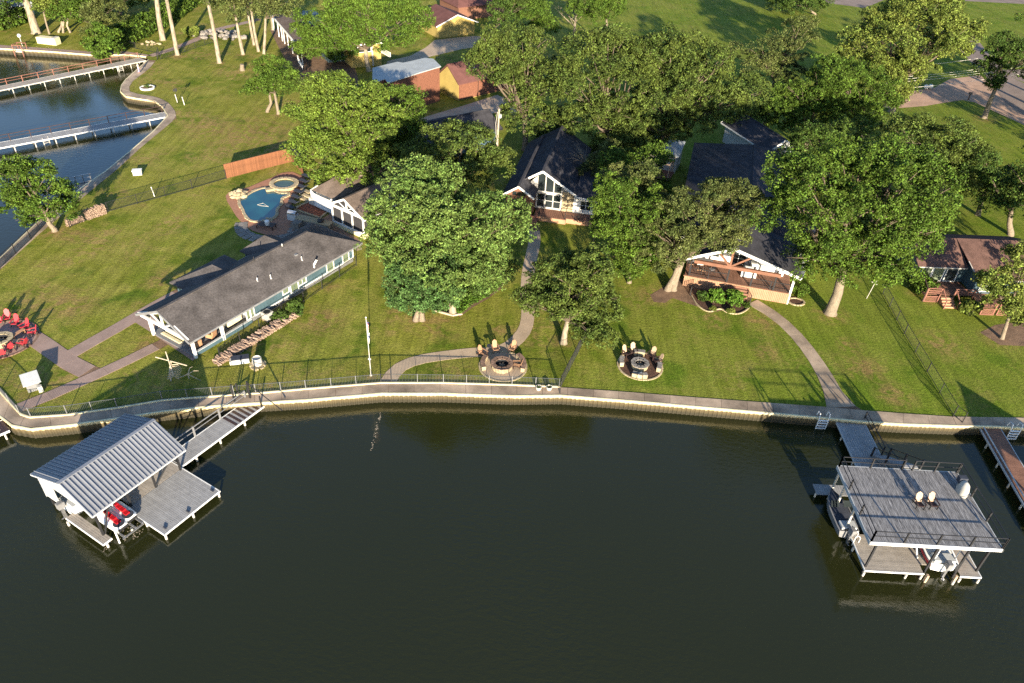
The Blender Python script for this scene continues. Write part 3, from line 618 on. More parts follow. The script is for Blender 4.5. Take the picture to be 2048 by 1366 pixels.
for i_, (px_, lob_) in enumerate((((-150,66), [(-150,-10,70,50),(-190,20,50,30)]), ((-60,60), [(-60,-20,60,50),(-30,10,40,30)]), ((20,48), [(10,-30,50,40)]), ((140,30), [(150,-40,60,50),(190,-20,50,34)]), ((240,30), [(240,-40,60,50),(270,0,40,28)]))):
    tree('bank_tree', ['large tree beyond the upper left corner', 'tree on the far bank at the left edge', 'tree behind the thick trunk', 'tree behind the cluster of three trunks', 'tree rising behind the vine hedge'][i_], px_, lob_, 'leaf_dark', .4, 1.1, 24, .42, 1.9, zmin=3)
tree('roof_side_tree', 'dark loose tree over the back of the big dark roof', (1505,285), [(1500,235,40,30),(1540,225,36,28),(1470,240,26,20)], 'leaf_dark', .25, .8, 34, .28, 1.9)
# trees just outside the frame whose shade falls into it, and the wood behind

def shrub(name, label, base, rx, h, leaf='leaf_shrub', n=40, cr=.28, size=.14, cat='shrub', group=None, ry=None, npl=30):
    B = G(*base); t = thing(name, label, cat, B, 0, group)
    P, rr = crown_points([((0, 0, h * .5), (rx, ry or rx, h * .5))], cr, 2.4)
    o = bpy.data.objects.new('foliage', quads_mesh('foliage', leaf_cloud(P, rr, npl, size), M[leaf])); COL.objects.link(o); o.parent = t
    s = MB(); 
    for k in range(5):
        a = k * 1.26; s.tube([(0, 0, -.05), (math.cos(a) * rx * .4, math.sin(a) * rx * .4, h * .5)], [.03, .012], 5)
    tag(s.build('stem', M['bark'], t), kind='stuff'); return t
shrub('round_shrub', 'left of two bright round shrubs in the curved bed', (1428,606), .95, 1.5)
shrub('round_shrub', 'right of two bright round shrubs in the curved bed', (1466,610), 1.0, 1.5)
shrub('dark_shrub', 'thin dark shrub left of the bright round shrubs', (1406,600), .4, .9, 'leaf_dark')
shrub('low_plant', 'small yellow plant below the left round shrub', (1425,620), .35, .3, 'leaf_yel', cr=.15, size=.1)
shrub('low_plant', 'small yellow plant below the right round shrub', (1461,624), .4, .3, 'leaf_yel', cr=.15, size=.1)
shrub('low_plant', 'small green plant at the right tip of the curved bed', (1492,612), .35, .35, 'leaf_mid', cr=.15, size=.1)
shrub('green_bush', 'green bush beside the right end of the covered deck', (1600,590), .9, 1.1, 'leaf_mid')
shrub('green_bush', 'bush overhanging the cove at the end of the hedge', (212,112), 3.0, 5.5, 'leaf_mid', cr=.7, size=.3)
shrub('green_bush', 'bright bush beside the rock pile', (385,72), 1.6, 1.8, 'leaf_yel', cr=.4, size=.2)
shrub('green_bush', 'dark bush against the lowest corner of the blue grey cottage wall', (592,626), .8, 1.2, 'leaf_dark')
shrub('green_bush', 'low bush beside the air conditioner', (565,640), .7, .7, 'leaf_dark')
shrub('green_bush', 'bush at the left corner of the brown roofed cottage', (1843,585), 1.0, 2.2, 'leaf_mid', cr=.4, size=.2)
shrub('palm_shrub', 'spiky palm like plant between the porch steps', (1938,628), .8, 1.4, 'leaf_yel', cr=.3, size=.22, npl=14)
shrub('yucca_clump', 'feathery clump on the roof side below the oaks', (1085,280), 1.0, 1.2, 'leaf_mid', cr=.4, size=.2)
shrub('patio_shrub', 'clipped shrub at the back of the leafy bed', (960,585), 1.6, 1.1, 'leaf_dark', cr=.4, size=.18)
shrub('patio_shrub', 'dense shrub at the front corner of the leafy bed', (880,610), 1.5, 1.2, 'leaf_shrub', cr=.4, size=.18)
# ground cover in the leafy bed (uncountable)
def cover(name, poly, n, h, leaf, size=.12):
    P = np.array([p[:2] for p in poly_px(poly)]); lo, hi = P.min(0), P.max(0); pts = []
    def inside(x, y):
        c = False; j = len(P) - 1
        for i in range(len(P)):
            if (P[i][1] > y) != (P[j][1] > y) and x < (P[j][0] - P[i][0]) * (y - P[i][1]) / (P[j][1] - P[i][1]) + P[i][0]: c = not c
            j = i
        return c
    while len(pts) < n:
        x, y = rng.uniform(lo, hi)
        if inside(x, y): pts.append((x, y, 1.0 + h * rng.uniform(.2, 1)))
    v = leaf_cloud(np.array(pts), np.full(n, .18), 8, size)
    o = bpy.data.objects.new(name, quads_mesh(name, v, M[leaf])); COL.objects.link(o); return tag(o, kind='stuff')
tag(cover('ivy_ground_cover', [(905,624),(920,630),(943,612),(973,595),(998,577),(1010,560),(985,552),(940,565),(905,590),(878,612)], 1600, .35, 'leaf_shrub'), 'bright ivy carpeting the bed under the large tree', 'ground cover')
# vine hedge running up the left lawn
def hedge(name, label, pts, w, h, leaf, cr=.5, size=.26):
    c = [G(*p) for p in pts]; t = thing(name, label, 'hedge', c[0]); rs = resample(smooth_line(c, 4), .45); P = []
    for p in rs:
        for k in range(7):
            a = rng.uniform(0, math.pi); P.append((p.x - c[0].x + math.cos(a) * w / 2 + rng.normal() * .1, p.y - c[0].y + rng.normal() * .35, math.sin(a) * h * rng.uniform(.75, 1.05)))
    P = np.array(P); o = bpy.data.objects.new('foliage', quads_mesh('foliage', leaf_cloud(P, np.full(len(P), cr), 30, size), M[leaf])); COL.objects.link(o); o.parent = t
    s = MB()
    for p in rs[::4]: s.tube([(p.x - c[0].x, p.y - c[0].y, -.05), (p.x - c[0].x, p.y - c[0].y, h * .7)], [.05, .03], 5)
    tag(s.build('stem', M['bark'], t), kind='stuff')
hedge('vine_hedge', 'long dark vine hedge between the two upper left lawns', [(232,96),(262,80),(295,62),(328,46),(360,22),(400,-5)], 4.0, 3.2, 'leaf_mid', .7, .3)
hedge('shore_hedge', 'leafy bank growing along the top left corner', [(-20,62),(20,50),(50,36)], 3.5, 2.4, 'leaf_mid', .7, .3)
print('QUADS', QUADS)
# ================================================================== buildings
def roof(parent, x0, x1, y0, y1, ze, zr, mt, h0=0., h1=0., yr=None, t=.16, name='roof', label=None, trim=None):
    yr = (y0 + y1) / 2 if yr is None else yr
    A, B, C, D = Vector((x0, y0, ze)), Vector((x1, y0, ze)), Vector((x1, y1, ze)), Vector((x0, y1, ze))
    r0, r1 = Vector((x0 + h0, yr, zr)), Vector((x1 - h1, yr, zr))
    b = MB(); b.slab([A, B, r1, r0], t); b.slab([C, D, r0, r1], t)
    if h0: b.slab([D, A, r0], t)
    if h1: b.slab([B, C, r1], t)
    o = b.build(name, mt, parent)
    if label: o['label'] = label
    cp = MB().bar(r0 + Vector((0, 0, .02)), r1 + Vector((0, 0, .02)), .28, .06); cp.build('ridge_cap', mt, o)
    if trim:
        f = MB(); dz = Vector((0, 0, -.10))
        for i, (p, q, r) in enumerate(((A, D, r0), (B, C, r1))):
            ox = Vector((-.025 if i == 0 else .025, 0, 0))
            if (h0, h1)[i] == 0:
                f.bar(p + dz + ox, r + dz + ox, .05, .24); f.bar(r + dz + ox, q + dz + ox, .05, .24)
            else: f.bar(p + dz + ox, q + dz + ox, .05, .2)
        f.bar(A + dz + Vector((0, -.03, 0)), B + dz + Vector((0, -.03, 0)), .05, .2); f.bar(D + dz + Vector((0, .03, 0)), C + dz + Vector((0, .03, 0)), .05, .2)
        f.build('fascia', trim, parent)
    return o
def walls(parent, x0, x1, y0, y1, z0, ze, mt, zr=None, yr=None, name='wall', g0=True, g1=True):
    b = MB(); b.bb(x0, x1, y0, y1, z0, ze); yr = (y0 + y1) / 2 if yr is None else yr
    if zr:
        for g, xx, s in ((g0, x0, 1), (g1, x1, -1)):
            if g: b.add([(xx, y0, ze), (xx, y1, ze), (xx, yr, zr), (xx + s * .15, y0, ze), (xx + s * .15, y1, ze), (xx + s * .15, yr, zr)], [(0, 1, 2), (3, 5, 4), (0, 2, 5, 3), (1, 4, 5, 2)])
    return b.build(name, mt, parent)
def battens(parent, x0, x1, y, z0, z1, mt, axis='x', step=.4, out=.02, name='batten'):
    b = MB(); n = int(abs(x1 - x0) / step)
    for i in range(n + 1):
        x = x0 + (x1 - x0) * i / n
        if axis == 'x': b.box((x, y, (z0 + z1) / 2), (.04, out * 2, z1 - z0))
        else: b.box((y, x, (z0 + z1) / 2), (out * 2, .04, z1 - z0))
    return tag(b.build(name, mt, parent), kind='stuff')
def window(parent, c, face, w, h, nx=1, ny=1, fm='white', pm='glass', fw=.10, name='window', label=None):
    """face: outward normal angle in the parent's xy plane"""
    c = Vector(c); n = Vector((math.cos(face), math.sin(face), 0)); a = Vector((-n.y, n.x, 0)); z = Vector((0, 0, 1)); b = MB()
    def P(i, j, k=0.): return c + a * i + z * j + n * k
    b.bar(P(-w / 2, -h / 2, .03), P(-w / 2, h / 2, .03), fw, .1) if False else None
    def strip(i0, i1, j0, j1, k0=-.01, k1=.06):
        vs = [P(i, j, k) for k in (k0, k1) for (i, j) in ((i0, j0), (i1, j0), (i1, j1), (i0, j1))]
        b.add(vs, [(4, 5, 6, 7), (0, 3, 2, 1), (0, 1, 5, 4), (1, 2, 6, 5), (2, 3, 7, 6), (3, 0, 4, 7)])
    strip(-w / 2 - fw, -w / 2, -h / 2 - fw, h / 2 + fw); strip(w / 2, w / 2 + fw, -h / 2 - fw, h / 2 + fw)
    strip(-w / 2, w / 2, h / 2, h / 2 + fw); strip(-w / 2, w / 2, -h / 2 - fw, -h / 2)
    for i in range(1, nx): x = -w / 2 + w * i / nx; strip(x - fw * .3, x + fw * .3, -h / 2, h / 2, 0, .05)
    for j in range(1, ny): y = -h / 2 + h * j / ny; strip(-w / 2, w / 2, y - fw * .25, y + fw * .25, 0, .045)
    o = b.build(name, M[fm], parent)
    if label: o['label'] = label
    p = MB()
    p.add([P(-w / 2, -h / 2, .02), P(w / 2, -h / 2, .02), P(w / 2, h / 2, .02), P(-w / 2, h / 2, .02)], [(0, 1, 2, 3)])
    p.build('pane', M[pm], o); return o
PI = math.pi
def Lc(root, px, py, z):     # pixel -> local point of a root at world height z
    p = G(px, py, z); a = root.rotation_euler.z; d = p - root.location; return Vector((d.x * math.cos(-a) - d.y * math.sin(-a), d.x * math.sin(-a) + d.y * math.cos(-a), z - root.location.z))
def Wy(root, px, py, yloc):  # pixel -> local point on the local plane y = yloc
    c = Vector((px - CX, py - CY, FPX)); d = Vector([w.dot(c) for w in W]); a = root.rotation_euler.z
    n = Vector((-math.sin(a), math.cos(a), 0)); p0 = root.location + n * yloc; cp = Vector((0, 0, CAMH)); t = n.dot(p0 - cp) / n.dot(d); p = cp + d * t - root.location
    return Vector((p.x * math.cos(-a) - p.y * math.sin(-a), p.x * math.sin(-a) + p.y * math.cos(-a), p.z))
def Wx(root, px, py, xloc):
    c = Vector((px - CX, py - CY, FPX)); d = Vector([w.dot(c) for w in W]); a = root.rotation_euler.z
    n = Vector((math.cos(a), math.sin(a), 0)); p0 = root.location + n * xloc; cp = Vector((0, 0, CAMH)); t = n.dot(p0 - cp) / n.dot(d); p = cp + d * t - root.location
    return Vector((p.x * math.cos(-a) - p.y * math.sin(-a), p.x * math.sin(-a) + p.y * math.cos(-a), p.z))

# ---------------------------------------------------------------- B1 long blue grey guest cottage
h = thing('guest_cottage', 'long blue grey cottage with grey shingle roof and open gabled porch by the shore', 'house', (-29.0, 53.39, 1.0), az(31))
roof(h, -.5, 22.3, -.45, 7.15, 2.34, 4.25, M['shingle'], h1=4.2, trim=M['grey_mid'])
r2 = MB()
def wing(x0, x1, y0, y1, ze, zr, hip):     # cross gable running towards +y
    xm = (x0 + x1) / 2; A, B, C, D = Vector((x0, y0, zr - .0)), None, None, None
    a0, a1 = Vector((x0, y0, ze)), Vector((x0, y1, ze)); b0, b1 = Vector((x1, y0, ze)), Vector((x1, y1, ze)); r0, r1 = Vector((xm, y0, zr)), Vector((xm, y1 - hip, zr))
    m = MB(); m.slab([a1, a0, r0, r1], .14); m.slab([b0, b1, r1, r0], .14)
    if hip: m.slab([b1, a1, r1], .14)
    m.build('roof', M['shingle'], h)
wing(4.8, 11.6, 4.2, 9.25, 2.36, 3.72, 2.6); wing(13.1, 17.6, 4.2, 8.6, 2.36, 3.80, 1.6)
MB().bb(5.2, 11.2, 6.6, 8.8, 0, 2.25).build('wall', M['teal'], h); MB().bb(13.4, 17.3, 6.6, 8.2, 0, 2.25).build('wall', M['teal'], h)
WY = .35
walls(h, 6.9, 21.5, WY, 6.6, .5, 2.3, M['teal']); battens(h, 7.0, 21.4, WY - .01, .55, 2.25, M['teal'])
MB().bb(6.88, 21.52, WY + .04, 6.62, 0, .5).build('foundation', M['grey_mid'], h)
MB().bb(6.85, 21.55, WY - .06, WY + .02, .48, .60).build('skirting', M['white'], h)
for cx_ in (6.92, 21.48): MB().bb(cx_ - .08, cx_ + .08, WY - .07, WY + .05, .6, 2.25).build('corner_board', M['white'], h)
for (px, py, w_, hh, nx) in ((500, 626, .85, 1.05, 1), (571, 581, .75, .55, 1), (589, 577, .95, 1.25, 1), (604, 562, 1.0, .6, 2), (660, 533, .95, 1.0, 1), (691, 515, .85, .95, 1)):
    p = Wy(h, px, py, WY); window(h, (p.x, WY, min(p.z, 2.2 - hh / 2) if hh < 1.2 else 1.3), -PI / 2, w_, hh, nx, 1, 'white', 'greenglass')
# porch: floor, low side wall, posts, gable truss
MB().bb(0.1, 6.9, .25, 6.5, 0, .12).build('porch_floor', M['grey_mid'], h)
MB().bb(.4, 6.9, .22, .36, 0, .42).build('porch_side_wall', M['teal'], h)
MB().bb(.4, 6.9, .18, .40, .42, .47).build('wall_cap', M['greypaint'], h)
for (x, y) in ((.1, .1), (3.45, .25), (.1, 6.15), (3.45, 6.3)):
    MB().bb(x - .12, x + .12, y - .12, y + .12, 0, 2.3).build('porch_post', M['white'], h)
tr = MB(); tr.bar((-.35, -.2, 2.42), (-.35, 3.35, 4.0), .12, .26); tr.bar((-.35, 6.9, 2.42), (-.35, 3.35, 4.0), .12, .26); tr.bar((-.3, 0, 2.34), (-.3, 6.7, 2.34), .16, .3); tr.build('gable_truss', M['white'], h)
tr = MB(); tr.bar((-.3, 3.35, 2.4), (-.3, 3.35, 3.9), .14); tr.bar((-.3, 3.3, 2.4), (-.3, 1.8, 3.2), .1); tr.bar((-.3, 3.4, 2.4), (-.3, 4.9, 3.2), .1); tr.build('truss_brace', M['white'], h)
MB().bb(6.85, 6.95, .4, 6.5, .6, 2.3).build('porch_back_wall', M['white'], h)
st = MB(); st.bb(1.0, 1.3, 2.9, 5.6, .12, .3); st.bb(.5, .8, 2.9, 5.6, .12, .22); st.build('porch_step', M['cream'], h)
for (px, py, zz, kind) in ((565, 497, 3.9, 0), (592, 514, 3.2, 1), (604, 523, 2.9, 0), (516, 568, 2.9, 0), (542, 559, 2.9, 0), (509, 527, 3.9, 2), (628, 531, 2.7, 3)):
    p = Lc(h, px, py, 1 + zz); zt = 4.05 - abs(p.y - 3.35) * (1.67 / 3.8)
    v = MB()
    if kind == 1: v.box((p.x, p.y, zt + .08), (.35, .35, .18)); v.build('roof_vent', M['grey_mid'], h)
    elif kind == 3:
        v.tube([(p.x, p.y, zt - .1), (p.x, p.y, zt + .35)], .08, 8); v.build('vent_pipe', M['white'], h)
        MB().bar((p.x, p.y, zt + .3), (p.x + .35, p.y - .1, zt + .75), .05, .22).build('satellite_dish', M['white'], h)
    else: v.lathe((p.x, p.y, zt - .1), [(.13, 0), (.13, .12), (.05, .14), (.05, .55 + .25 * (kind == 2)), (0, .55 + .25 * (kind == 2))], 10); v.build('vent_pipe', M['white' if kind == 0 else 'black'], h)

# ---------------------------------------------------------------- B2 central gabled house
h = thing('gabled_house', 'dark roofed house with a tall glazed white gable above brown deck steps', 'house', (2.0, 86.6, 1.0), az(10))
roof(h, -.45, 15, -5.1, 3.6, 3.15, 5.85, M['shingle_d'], yr=-.72, trim=None)
walls(h, 0, 14.5, -4.8, 1.6, .5, 3.2, M['dirtyw'], zr=5.6, yr=-.72)
f = MB(); f.bar((-.5, -5.15, 3.05), (-.5, -.72, 5.75), .07, .26); f.bar((-.5, -.72, 5.75), (-.5, 1.0, 4.65), .07, .26); f.build('barge_board', M['white'], h)
# glazing in three bays
for i, yy in enumerate((-.62, -1.68, -2.70)):
    window(h, (0, yy, 1.75), PI, .86, 1.75, 1, 2, 'white', 'glass', .09)
g = MB()
yl, yh = -.12, -3.2
g.add([(-.05, 0.0, 2.95), (-.05, -3.25, 2.95), (-.05, -3.25, 4.0), (-.05, -.72, 5.35), (-.05, 0.0, 5.0)], [(0, 1, 2, 3, 4)]); gw = g.build('clerestory_window', M['glass'], h)
b = MB(); b.bb(-.14, -.02, -3.35, .05, 2.72, 3.02); b.bb(-.12, -.02, -3.35, .05, .66, .84)
for yy in (-.10, -1.14, -2.2, -3.25): b.bb(-.12, -.02, yy - .07, yy + .07, .7, 5.2 if yy > -1.2 and yy < -.5 else (4.55 if yy < -2 and yy > -3 else (3.95 if yy < -3 else 4.95)))
b.build('window_mullion', M['dirtyw'], h)
MB().bb(-.10, .02, -4.75, -3.34, .5, 3.2).build('stone_panel', M['stone'], h)
# right white wing
walls(h, 0, 6, -7.45, -4.8, .5, 2.75, M['white']); window(h, (0, -6.35, 1.75), PI, 1.25, 1.15, 2, 2)
m = MB(); m.slab([Vector((-.4, -7.8, 2.8)), Vector((-.4, -4.9, 3.0)), Vector((7, -4.9, 4.2)), Vector((7, -7.8, 4.0))][::-1], .14); m.build('roof', M['shingle_d'], h)
MB().bar((-.44, -7.85, 2.7), (-.44, -4.9, 2.9), .06, .22).build('fascia', M['white'], h)
# left brown block
walls(h, -2.6, 10, .05, 3.3, .5, 3.3, M['beam'], zr=4.4, yr=1.7); roof(h, -2.95, 14, -.25, 3.75, 3.25, 4.6, M['shingle_d'], yr=1.75, trim=None)
f = MB(); f.bar((-3.0, -.25, 3.15), (-3.0, 1.75, 4.5), .07, .22); f.bar((-3.0, 3.75, 3.15), (-3.0, 1.75, 4.5), .07, .22); f.build('barge_board', M['white'], h)
window(h, (-2.6, 1.7, 2.1), PI, 1.9, 1.3, 2, 1, 'beam'); window(h, (-2.6, 1.7, 3.45), PI, 1.7, .5, 3, 1, 'beam', 'glass')
# decks, steps
def planks(parent, x0, x1, y0, y1, z, mt, along='x', w=.14, gap=.008, t=.04, name='deck_board', mx=300):
    L_ = (y1 - y0) if along == 'x' else (x1 - x0); n = max(1, round(L_ / w)); ww = L_ / n
    ln = (x1 - x0) if along == 'x' else (y1 - y0)
    me = (MB().bb(-ln / 2, ln / 2, -ww / 2 + gap, ww / 2 - gap, -t, 0) if along == 'x' else MB().bb(-ww / 2 + gap, ww / 2 - gap, -ln / 2, ln / 2, -t, 0)).mesh(name, mt)
    for i in range(n):
        q = (i + .5) * ww
        link(name, me, parent, ((x0 + x1) / 2, y0 + q, z) if along == 'x' else (x0 + q, (y0 + y1) / 2, z))
planks(h, -2.3, -.05, -4.2, -.2, .62, M['deckred'], 'y' if False else 'x', .25); planks(h, -1.9, 0, -7.5, -4.2, .62, M['deckred'], 'x', .25)
b = MB(); b.bb(-2.36, -2.30, -4.25, -.9, 0, .60); b.bb(-2.36, -1.9, -4.28, -4.22, 0, .6); b.bb(-1.96, -1.9, -7.55, -4.25, 0, .6); b.build('deck_skirt', M['deckface'], h)
s = MB()
for k in range(4): s.bb(-2.5 - k * .32, -2.2 - k * .32, -.85, .75, 0, .60 - k * .14)
s.build('deck_step', M['redwood'], h)
r = MB()
for (x, y) in ((-2.2, -4.15), (-1.8, -7.3), (-1.8, -5.8), (-3.4, -.95), (-2.3, -.95)): r.bb(x - .04, x + .04, y - .04, y + .04, .1, 1.55)
r.bar((-2.2, -4.15, 1.5), (-.1, -4.15, 1.5), .06); r.bar((-1.8, -4.2, 1.5), (-1.8, -7.4, 1.5), .06); r.bar((-1.8, -4.2, 1.0), (-1.8, -7.4, 1.0), .03); r.bar((-3.4, -.95, 1.0), (-2.3, -.95, 1.5), .05)
r.build('deck_railing', M['black'], h)
# ---------------------------------------------------------------- B3 house with the covered deck
h = thing('covered_deck_house', 'dark roofed house with a brown beamed gable over a wide lakeside deck', 'house', (18.6, 70.8, 1.0), az(13.5))
planks(h, .05, 6.2, -11.1, .1, 1.32, M['deckred'], 'x', .15)
sk = MB(); n = 62
for i in range(n): y = .1 - 11.2 * (i + .5) / n; sk.bb(-.04, .02, y - .078, y + .078, .02, 1.28)
for i in range(30): x = 6 * (i + .5) / 30; sk.bb(x - .085, x + .085, -11.15, -11.08, .02, 1.28)
tag(sk.build('skirt_board', M['deckface'], h), kind='stuff')
MB().bb(-.10, .12, -11.2, .2, 1.27, 1.31).build('deck_rim', M['deckface'], h)
pk = MB()
roof(h, -.9, 6.6, -11.6, .5, 3.9, 6.0, M['shingle_d'], yr=-4.3, trim=None)
f = MB()
for xx in (-.95,): f.bar((xx, .55, 3.8), (xx, -4.3, 5.95), .10, .30); f.bar((xx, -11.65, 3.8), (xx, -4.3, 5.95), .10, .30)
f.build('barge_board', M['white'], h)
MB().bb(-.72, -.42, -9.6, -.6, 3.42, 3.78).build('cross_beam', M['beam'], h)
b = MB(); b.bar((-.57, -4.3, 3.7), (-.57, -4.3, 5.7), .22); b.bar((-.57, -4.25, 3.7), (-.57, -2.9, 5.1), .2); b.bar((-.57, -4.35, 3.7), (-.57, -6.2, 5.1), .2); b.build('truss_brace', M['beam'], h)
for yy in (-.35, -4.4, -6.9, -9.3): MB().bb(.05, .21, yy - .08, yy + .08, 1.32, 3.75).build('deck_post', M['black'], h)
MB().bb(-.02, .2, -11.2, -10.98, 0, 4.0).build('corner_post', M['white'], h)
for (y0_, y1_) in ((-.35, -4.4), (-6.9, -11.0)):
    r = MB(); r.bar((.12, y0_, 2.32), (.12, y1_, 2.32), .06); r.bar((.12, y0_, 1.5), (.12, y1_, 1.5), .04)
    k = int(abs(y1_ - y0_) / .14)
    for i in range(k): yy = y0_ + (y1_ - y0_) * i / k; r.bb(.11, .13, yy - .008, yy + .008, 1.5, 2.3)
    for yy in (y0_ + (y1_ - y0_) * .5,): r.bb(.08, .16, yy - .04, yy + .04, 1.32, 2.34)
    r.build('deck_railing', M['black'], h)
walls(h, 6.2, 33, -13.0, 1.2, 0, 3.6, M['white'], name='wall'); roof(h, 5.6, 33.6, -13.8, 2.0, 3.5, 6.3, M['shingle_d'], h0=5, h1=5)
walls(h, 4.6, 6.3, -11.3, .2, 1.3, 3.7, M['white'], name='back_wall')
for yy in (-2.3, -8.3): window(h, (4.6, yy, 2.5), PI, 1.9, 1.5, 2, 1)
window(h, (4.6, -5.4, 2.35), PI, 1.6, 2.0, 2, 1, name='patio_door')
m = MB(); m.bb(3.4, 4.55, -10.4, -6.8, 1.32, 2.25); m.build('kitchen_counter', M['white'], h)
# stairs with black balustrade wrapping the shrub bed
s = MB()
for k in range(6): s.bb(-.1 - k * .3, .2 - k * .3, -6.85, -4.45, 0, 1.15 - k * .2)
s.build('deck_stair', M['deckred'], h)
def picket_run(parent, pts, z0, hgt, post=.06, pk=.13, mt='black', posts=2.3, names=('fence_post', 'fence_rail', 'picket'), rails=(0.12, 1.0), thin=.018, each_post=True, pale=None):
    """pts local Vectors (x,y,ground z)"""
    rl = MB(); pc = MB(); pp = []
    for a, b_ in zip(pts, pts[1:]):
        L_ = (b_ - a).length; n = max(1, round(L_ / posts)); pp += [a.lerp(b_, i / n) for i in range(n)]
        for f_ in rails: rl.bar(a + Vector((0, 0, z0 + hgt * f_)), b_ + Vector((0, 0, z0 + hgt * f_)), .035, .04)
        if pk:
            k = max(1, int(L_ / pk))
            for i in range(k):
                p = a.lerp(b_, (i + .5) / k); pc.bb(p.x - thin / 2, p.x + thin / 2, p.y - thin / 2, p.y + thin / 2, p.z + z0 + .06, p.z + z0 + hgt * .97)
    pp.append(pts[-1])
    me = MB().bb(-post / 2, post / 2, -post / 2, post / 2, 0, hgt + .03).mesh(names[0], M[pale or mt])
    for p in pp: link(names[0], me, parent, p + Vector((0, 0, z0)))
    rl.build(names[1], M[mt], parent)
    if pk: tag(pc.build(names[2], M[mt], parent), kind='stuff')
def fence(name, label, px_pts, hgt=1.05, post=.06, pk=.13, mt='black', posts=2.3, rails=(.1, .97), cat='fence', z=1.0, group=None, thin=.02, pale=None):
    w_ = [G(*p) if not isinstance(p, Vector) else p for p in px_pts]; o = w_[0].copy(); o.z = z
    t = thing(name, label, cat, o, 0, group); picket_run(t, [Vector((p.x - o.x, p.y - o.y, 0)) for p in w_], 0, hgt, post, pk, mt, posts, rails=rails, thin=thin, pale=pale); return t
fence('balustrade', 'black picket balustrade curving round the shrub bed below the covered deck', [(1380,591),(1386,567),(1430,562)], 1.1, .07)
fence('balustrade', 'black picket balustrade descending right of the shrub bed to the dock path', [(1468,570),(1486,585),(1499,608)], 1.1, .07)

# ---------------------------------------------------------------- B4 brown roofed cottage, right
h = thing('lake_cottage', 'brown roofed cottage with pale glazed front and pink stained porches at the right edge', 'house', (44.9, 73.4, 1.0), az(-2))
walls(h, 0, 6.5, -5.4, 0, .8, 3.0, M['teal']); m = MB(); m.slab([Vector((7.4, -14, 2.9)), Vector((7.4, .5, 2.9)), Vector((3.3, .5, 4.5)), Vector((3.3, -14, 4.52))], .12); m.build('roof', M['shingle_b'], h)
MB().add([(0, -.02, 3.0), (6.5, -.02, 3.0), (3.3, -.02, 4.35)], [(0, 1, 2)]).build('gable', M['teal'], h)
walls(h, -2.3, 6.3, -13, -5.4, .8, 3.0, M['teal'])
m = MB(); m.slab([Vector((-.62, .5, 2.92)), Vector((-.62, -5.1, 2.92)), Vector((3.3, -5.1, 4.5)), Vector((3.3, .5, 4.5))], .12); m.slab([Vector((-2.9, -5.0, 2.95)), Vector((-2.9, -14, 2.95)), Vector((3.3, -14, 4.55)), Vector((3.3, -5.0, 4.55))], .12); m.build('roof', M['shingle_b'], h)
MB().bar((-2.92, -5.0, 2.95), (-.3, -5.0, 3.65), .08, .05).bar((-.66, .5, 2.88), (-.66, -5.0, 2.88), .05, .12).bar((-2.95, -5, 2.9), (-2.95, -14, 2.9), .05, .1).build('gutter', M['dirtyw'], h)
for i, yy in enumerate((-.95, -2.35, -3.9)): window(h, (0, yy, 1.85), PI, 1.15, 1.9, 1, 1, 'white', 'greenglass' if i < 2 else 'glass', .12, name='patio_door')
window(h, (-2.3, -7.4, 1.9), PI, 2.6, 1.5, 2, 1, 'white', 'greenglass')
planks(h, -2.9, -.0, -5.2, 0.2, .8, M['deckred'], 'x', .3)
b = MB(); b.bb(-.62, -.48, .1, .25, .8, 2.9); b.bar((-.6, .15, 2.8), (-3.2, .15, 1.7), .09); b.bb(-3.2, -3.08, .1, .2, 0, 1.75); b.build('porch_brace', M['darkwood'], h)
def lattice(parent, x, y0, y1, z0, z1, mt):
    b = MB(); b.bb(x - .04, x + .04, y0, y1, z1 - .06, z1); b.bb(x - .04, x + .04, y0, y1, z0, z0 + .06); n = max(2, int(abs(y1 - y0) / .14)); hh = z1 - z0
    for i in range(-int(hh / .14), n):
        a = y0 + (y1 - y0) * i / n
        p = (x, max(y0, a), z0 + max(0, (y0 - a))); q0 = a + hh; q = (x, min(y1, q0), z1 - max(0, q0 - y1))
        if p[2] < z1 and q[2] > z0: b.bar(p, q, .02, .045)
    tag(b.build('lattice', mt, parent), kind='stuff')
def porch_rail(parent, pts, zt, mt, z0=.8):
    b = MB()
    for a, c in zip(pts, pts[1:]):
        b.bar((*a, zt), (*c, zt), .12, .06); b.bar((*a, zt - .3), (*c, zt - .3), .05, .08); b.bar((*a, zt - .55), (*c, zt - .55), .05, .08)
    for p in pts: b.bb(p[0] - .06, p[0] + .06, p[1] - .06, p[1] + .06, 0, zt + .03)
    b.build('porch_rail', mt, parent)
porch_rail(h, [(-3.1, 0), (-3.1, -1.5)], 1.7, M['redwood']); lattice(h, -3.15, -1.5, 0, 0, .75, M['redwood'])
porch_rail(h, [(-3.1, -3.1), (-3.1, -5.2), (-5.3, -5.2), (-5.3, -6.6)], 1.7, M['redwood'])
planks(h, -5.2, -2.3, -9.5, -5.2, .8, M['deckred'], 'x', .3); lattice(h, -5.35, -6.7, -5.25, 0, .75, M['redwood']); lattice(h, -5.35, -9.5, -7.0, 0, .75, M['redwood']); porch_rail(h, [(-5.3, -7.0), (-5.3, -9.5)], 1.7, M['redwood'])
for k in range(4): MB().bb(-3.35 - k * .33, -3.05 - k * .33, -3.0, -1.65, 0, .68 - k * .17).build('porch_step', M['deckface'], h)
b = MB()
for yy in (-1.6, -3.05): b.bar((-3.1, yy, 1.7), (-4.5, yy, .95), .08, .06); b.bb(-4.55, -4.45, yy - .05, yy + .05, 0, 1.0)
b.build('stair_rail', M['redwood'], h)

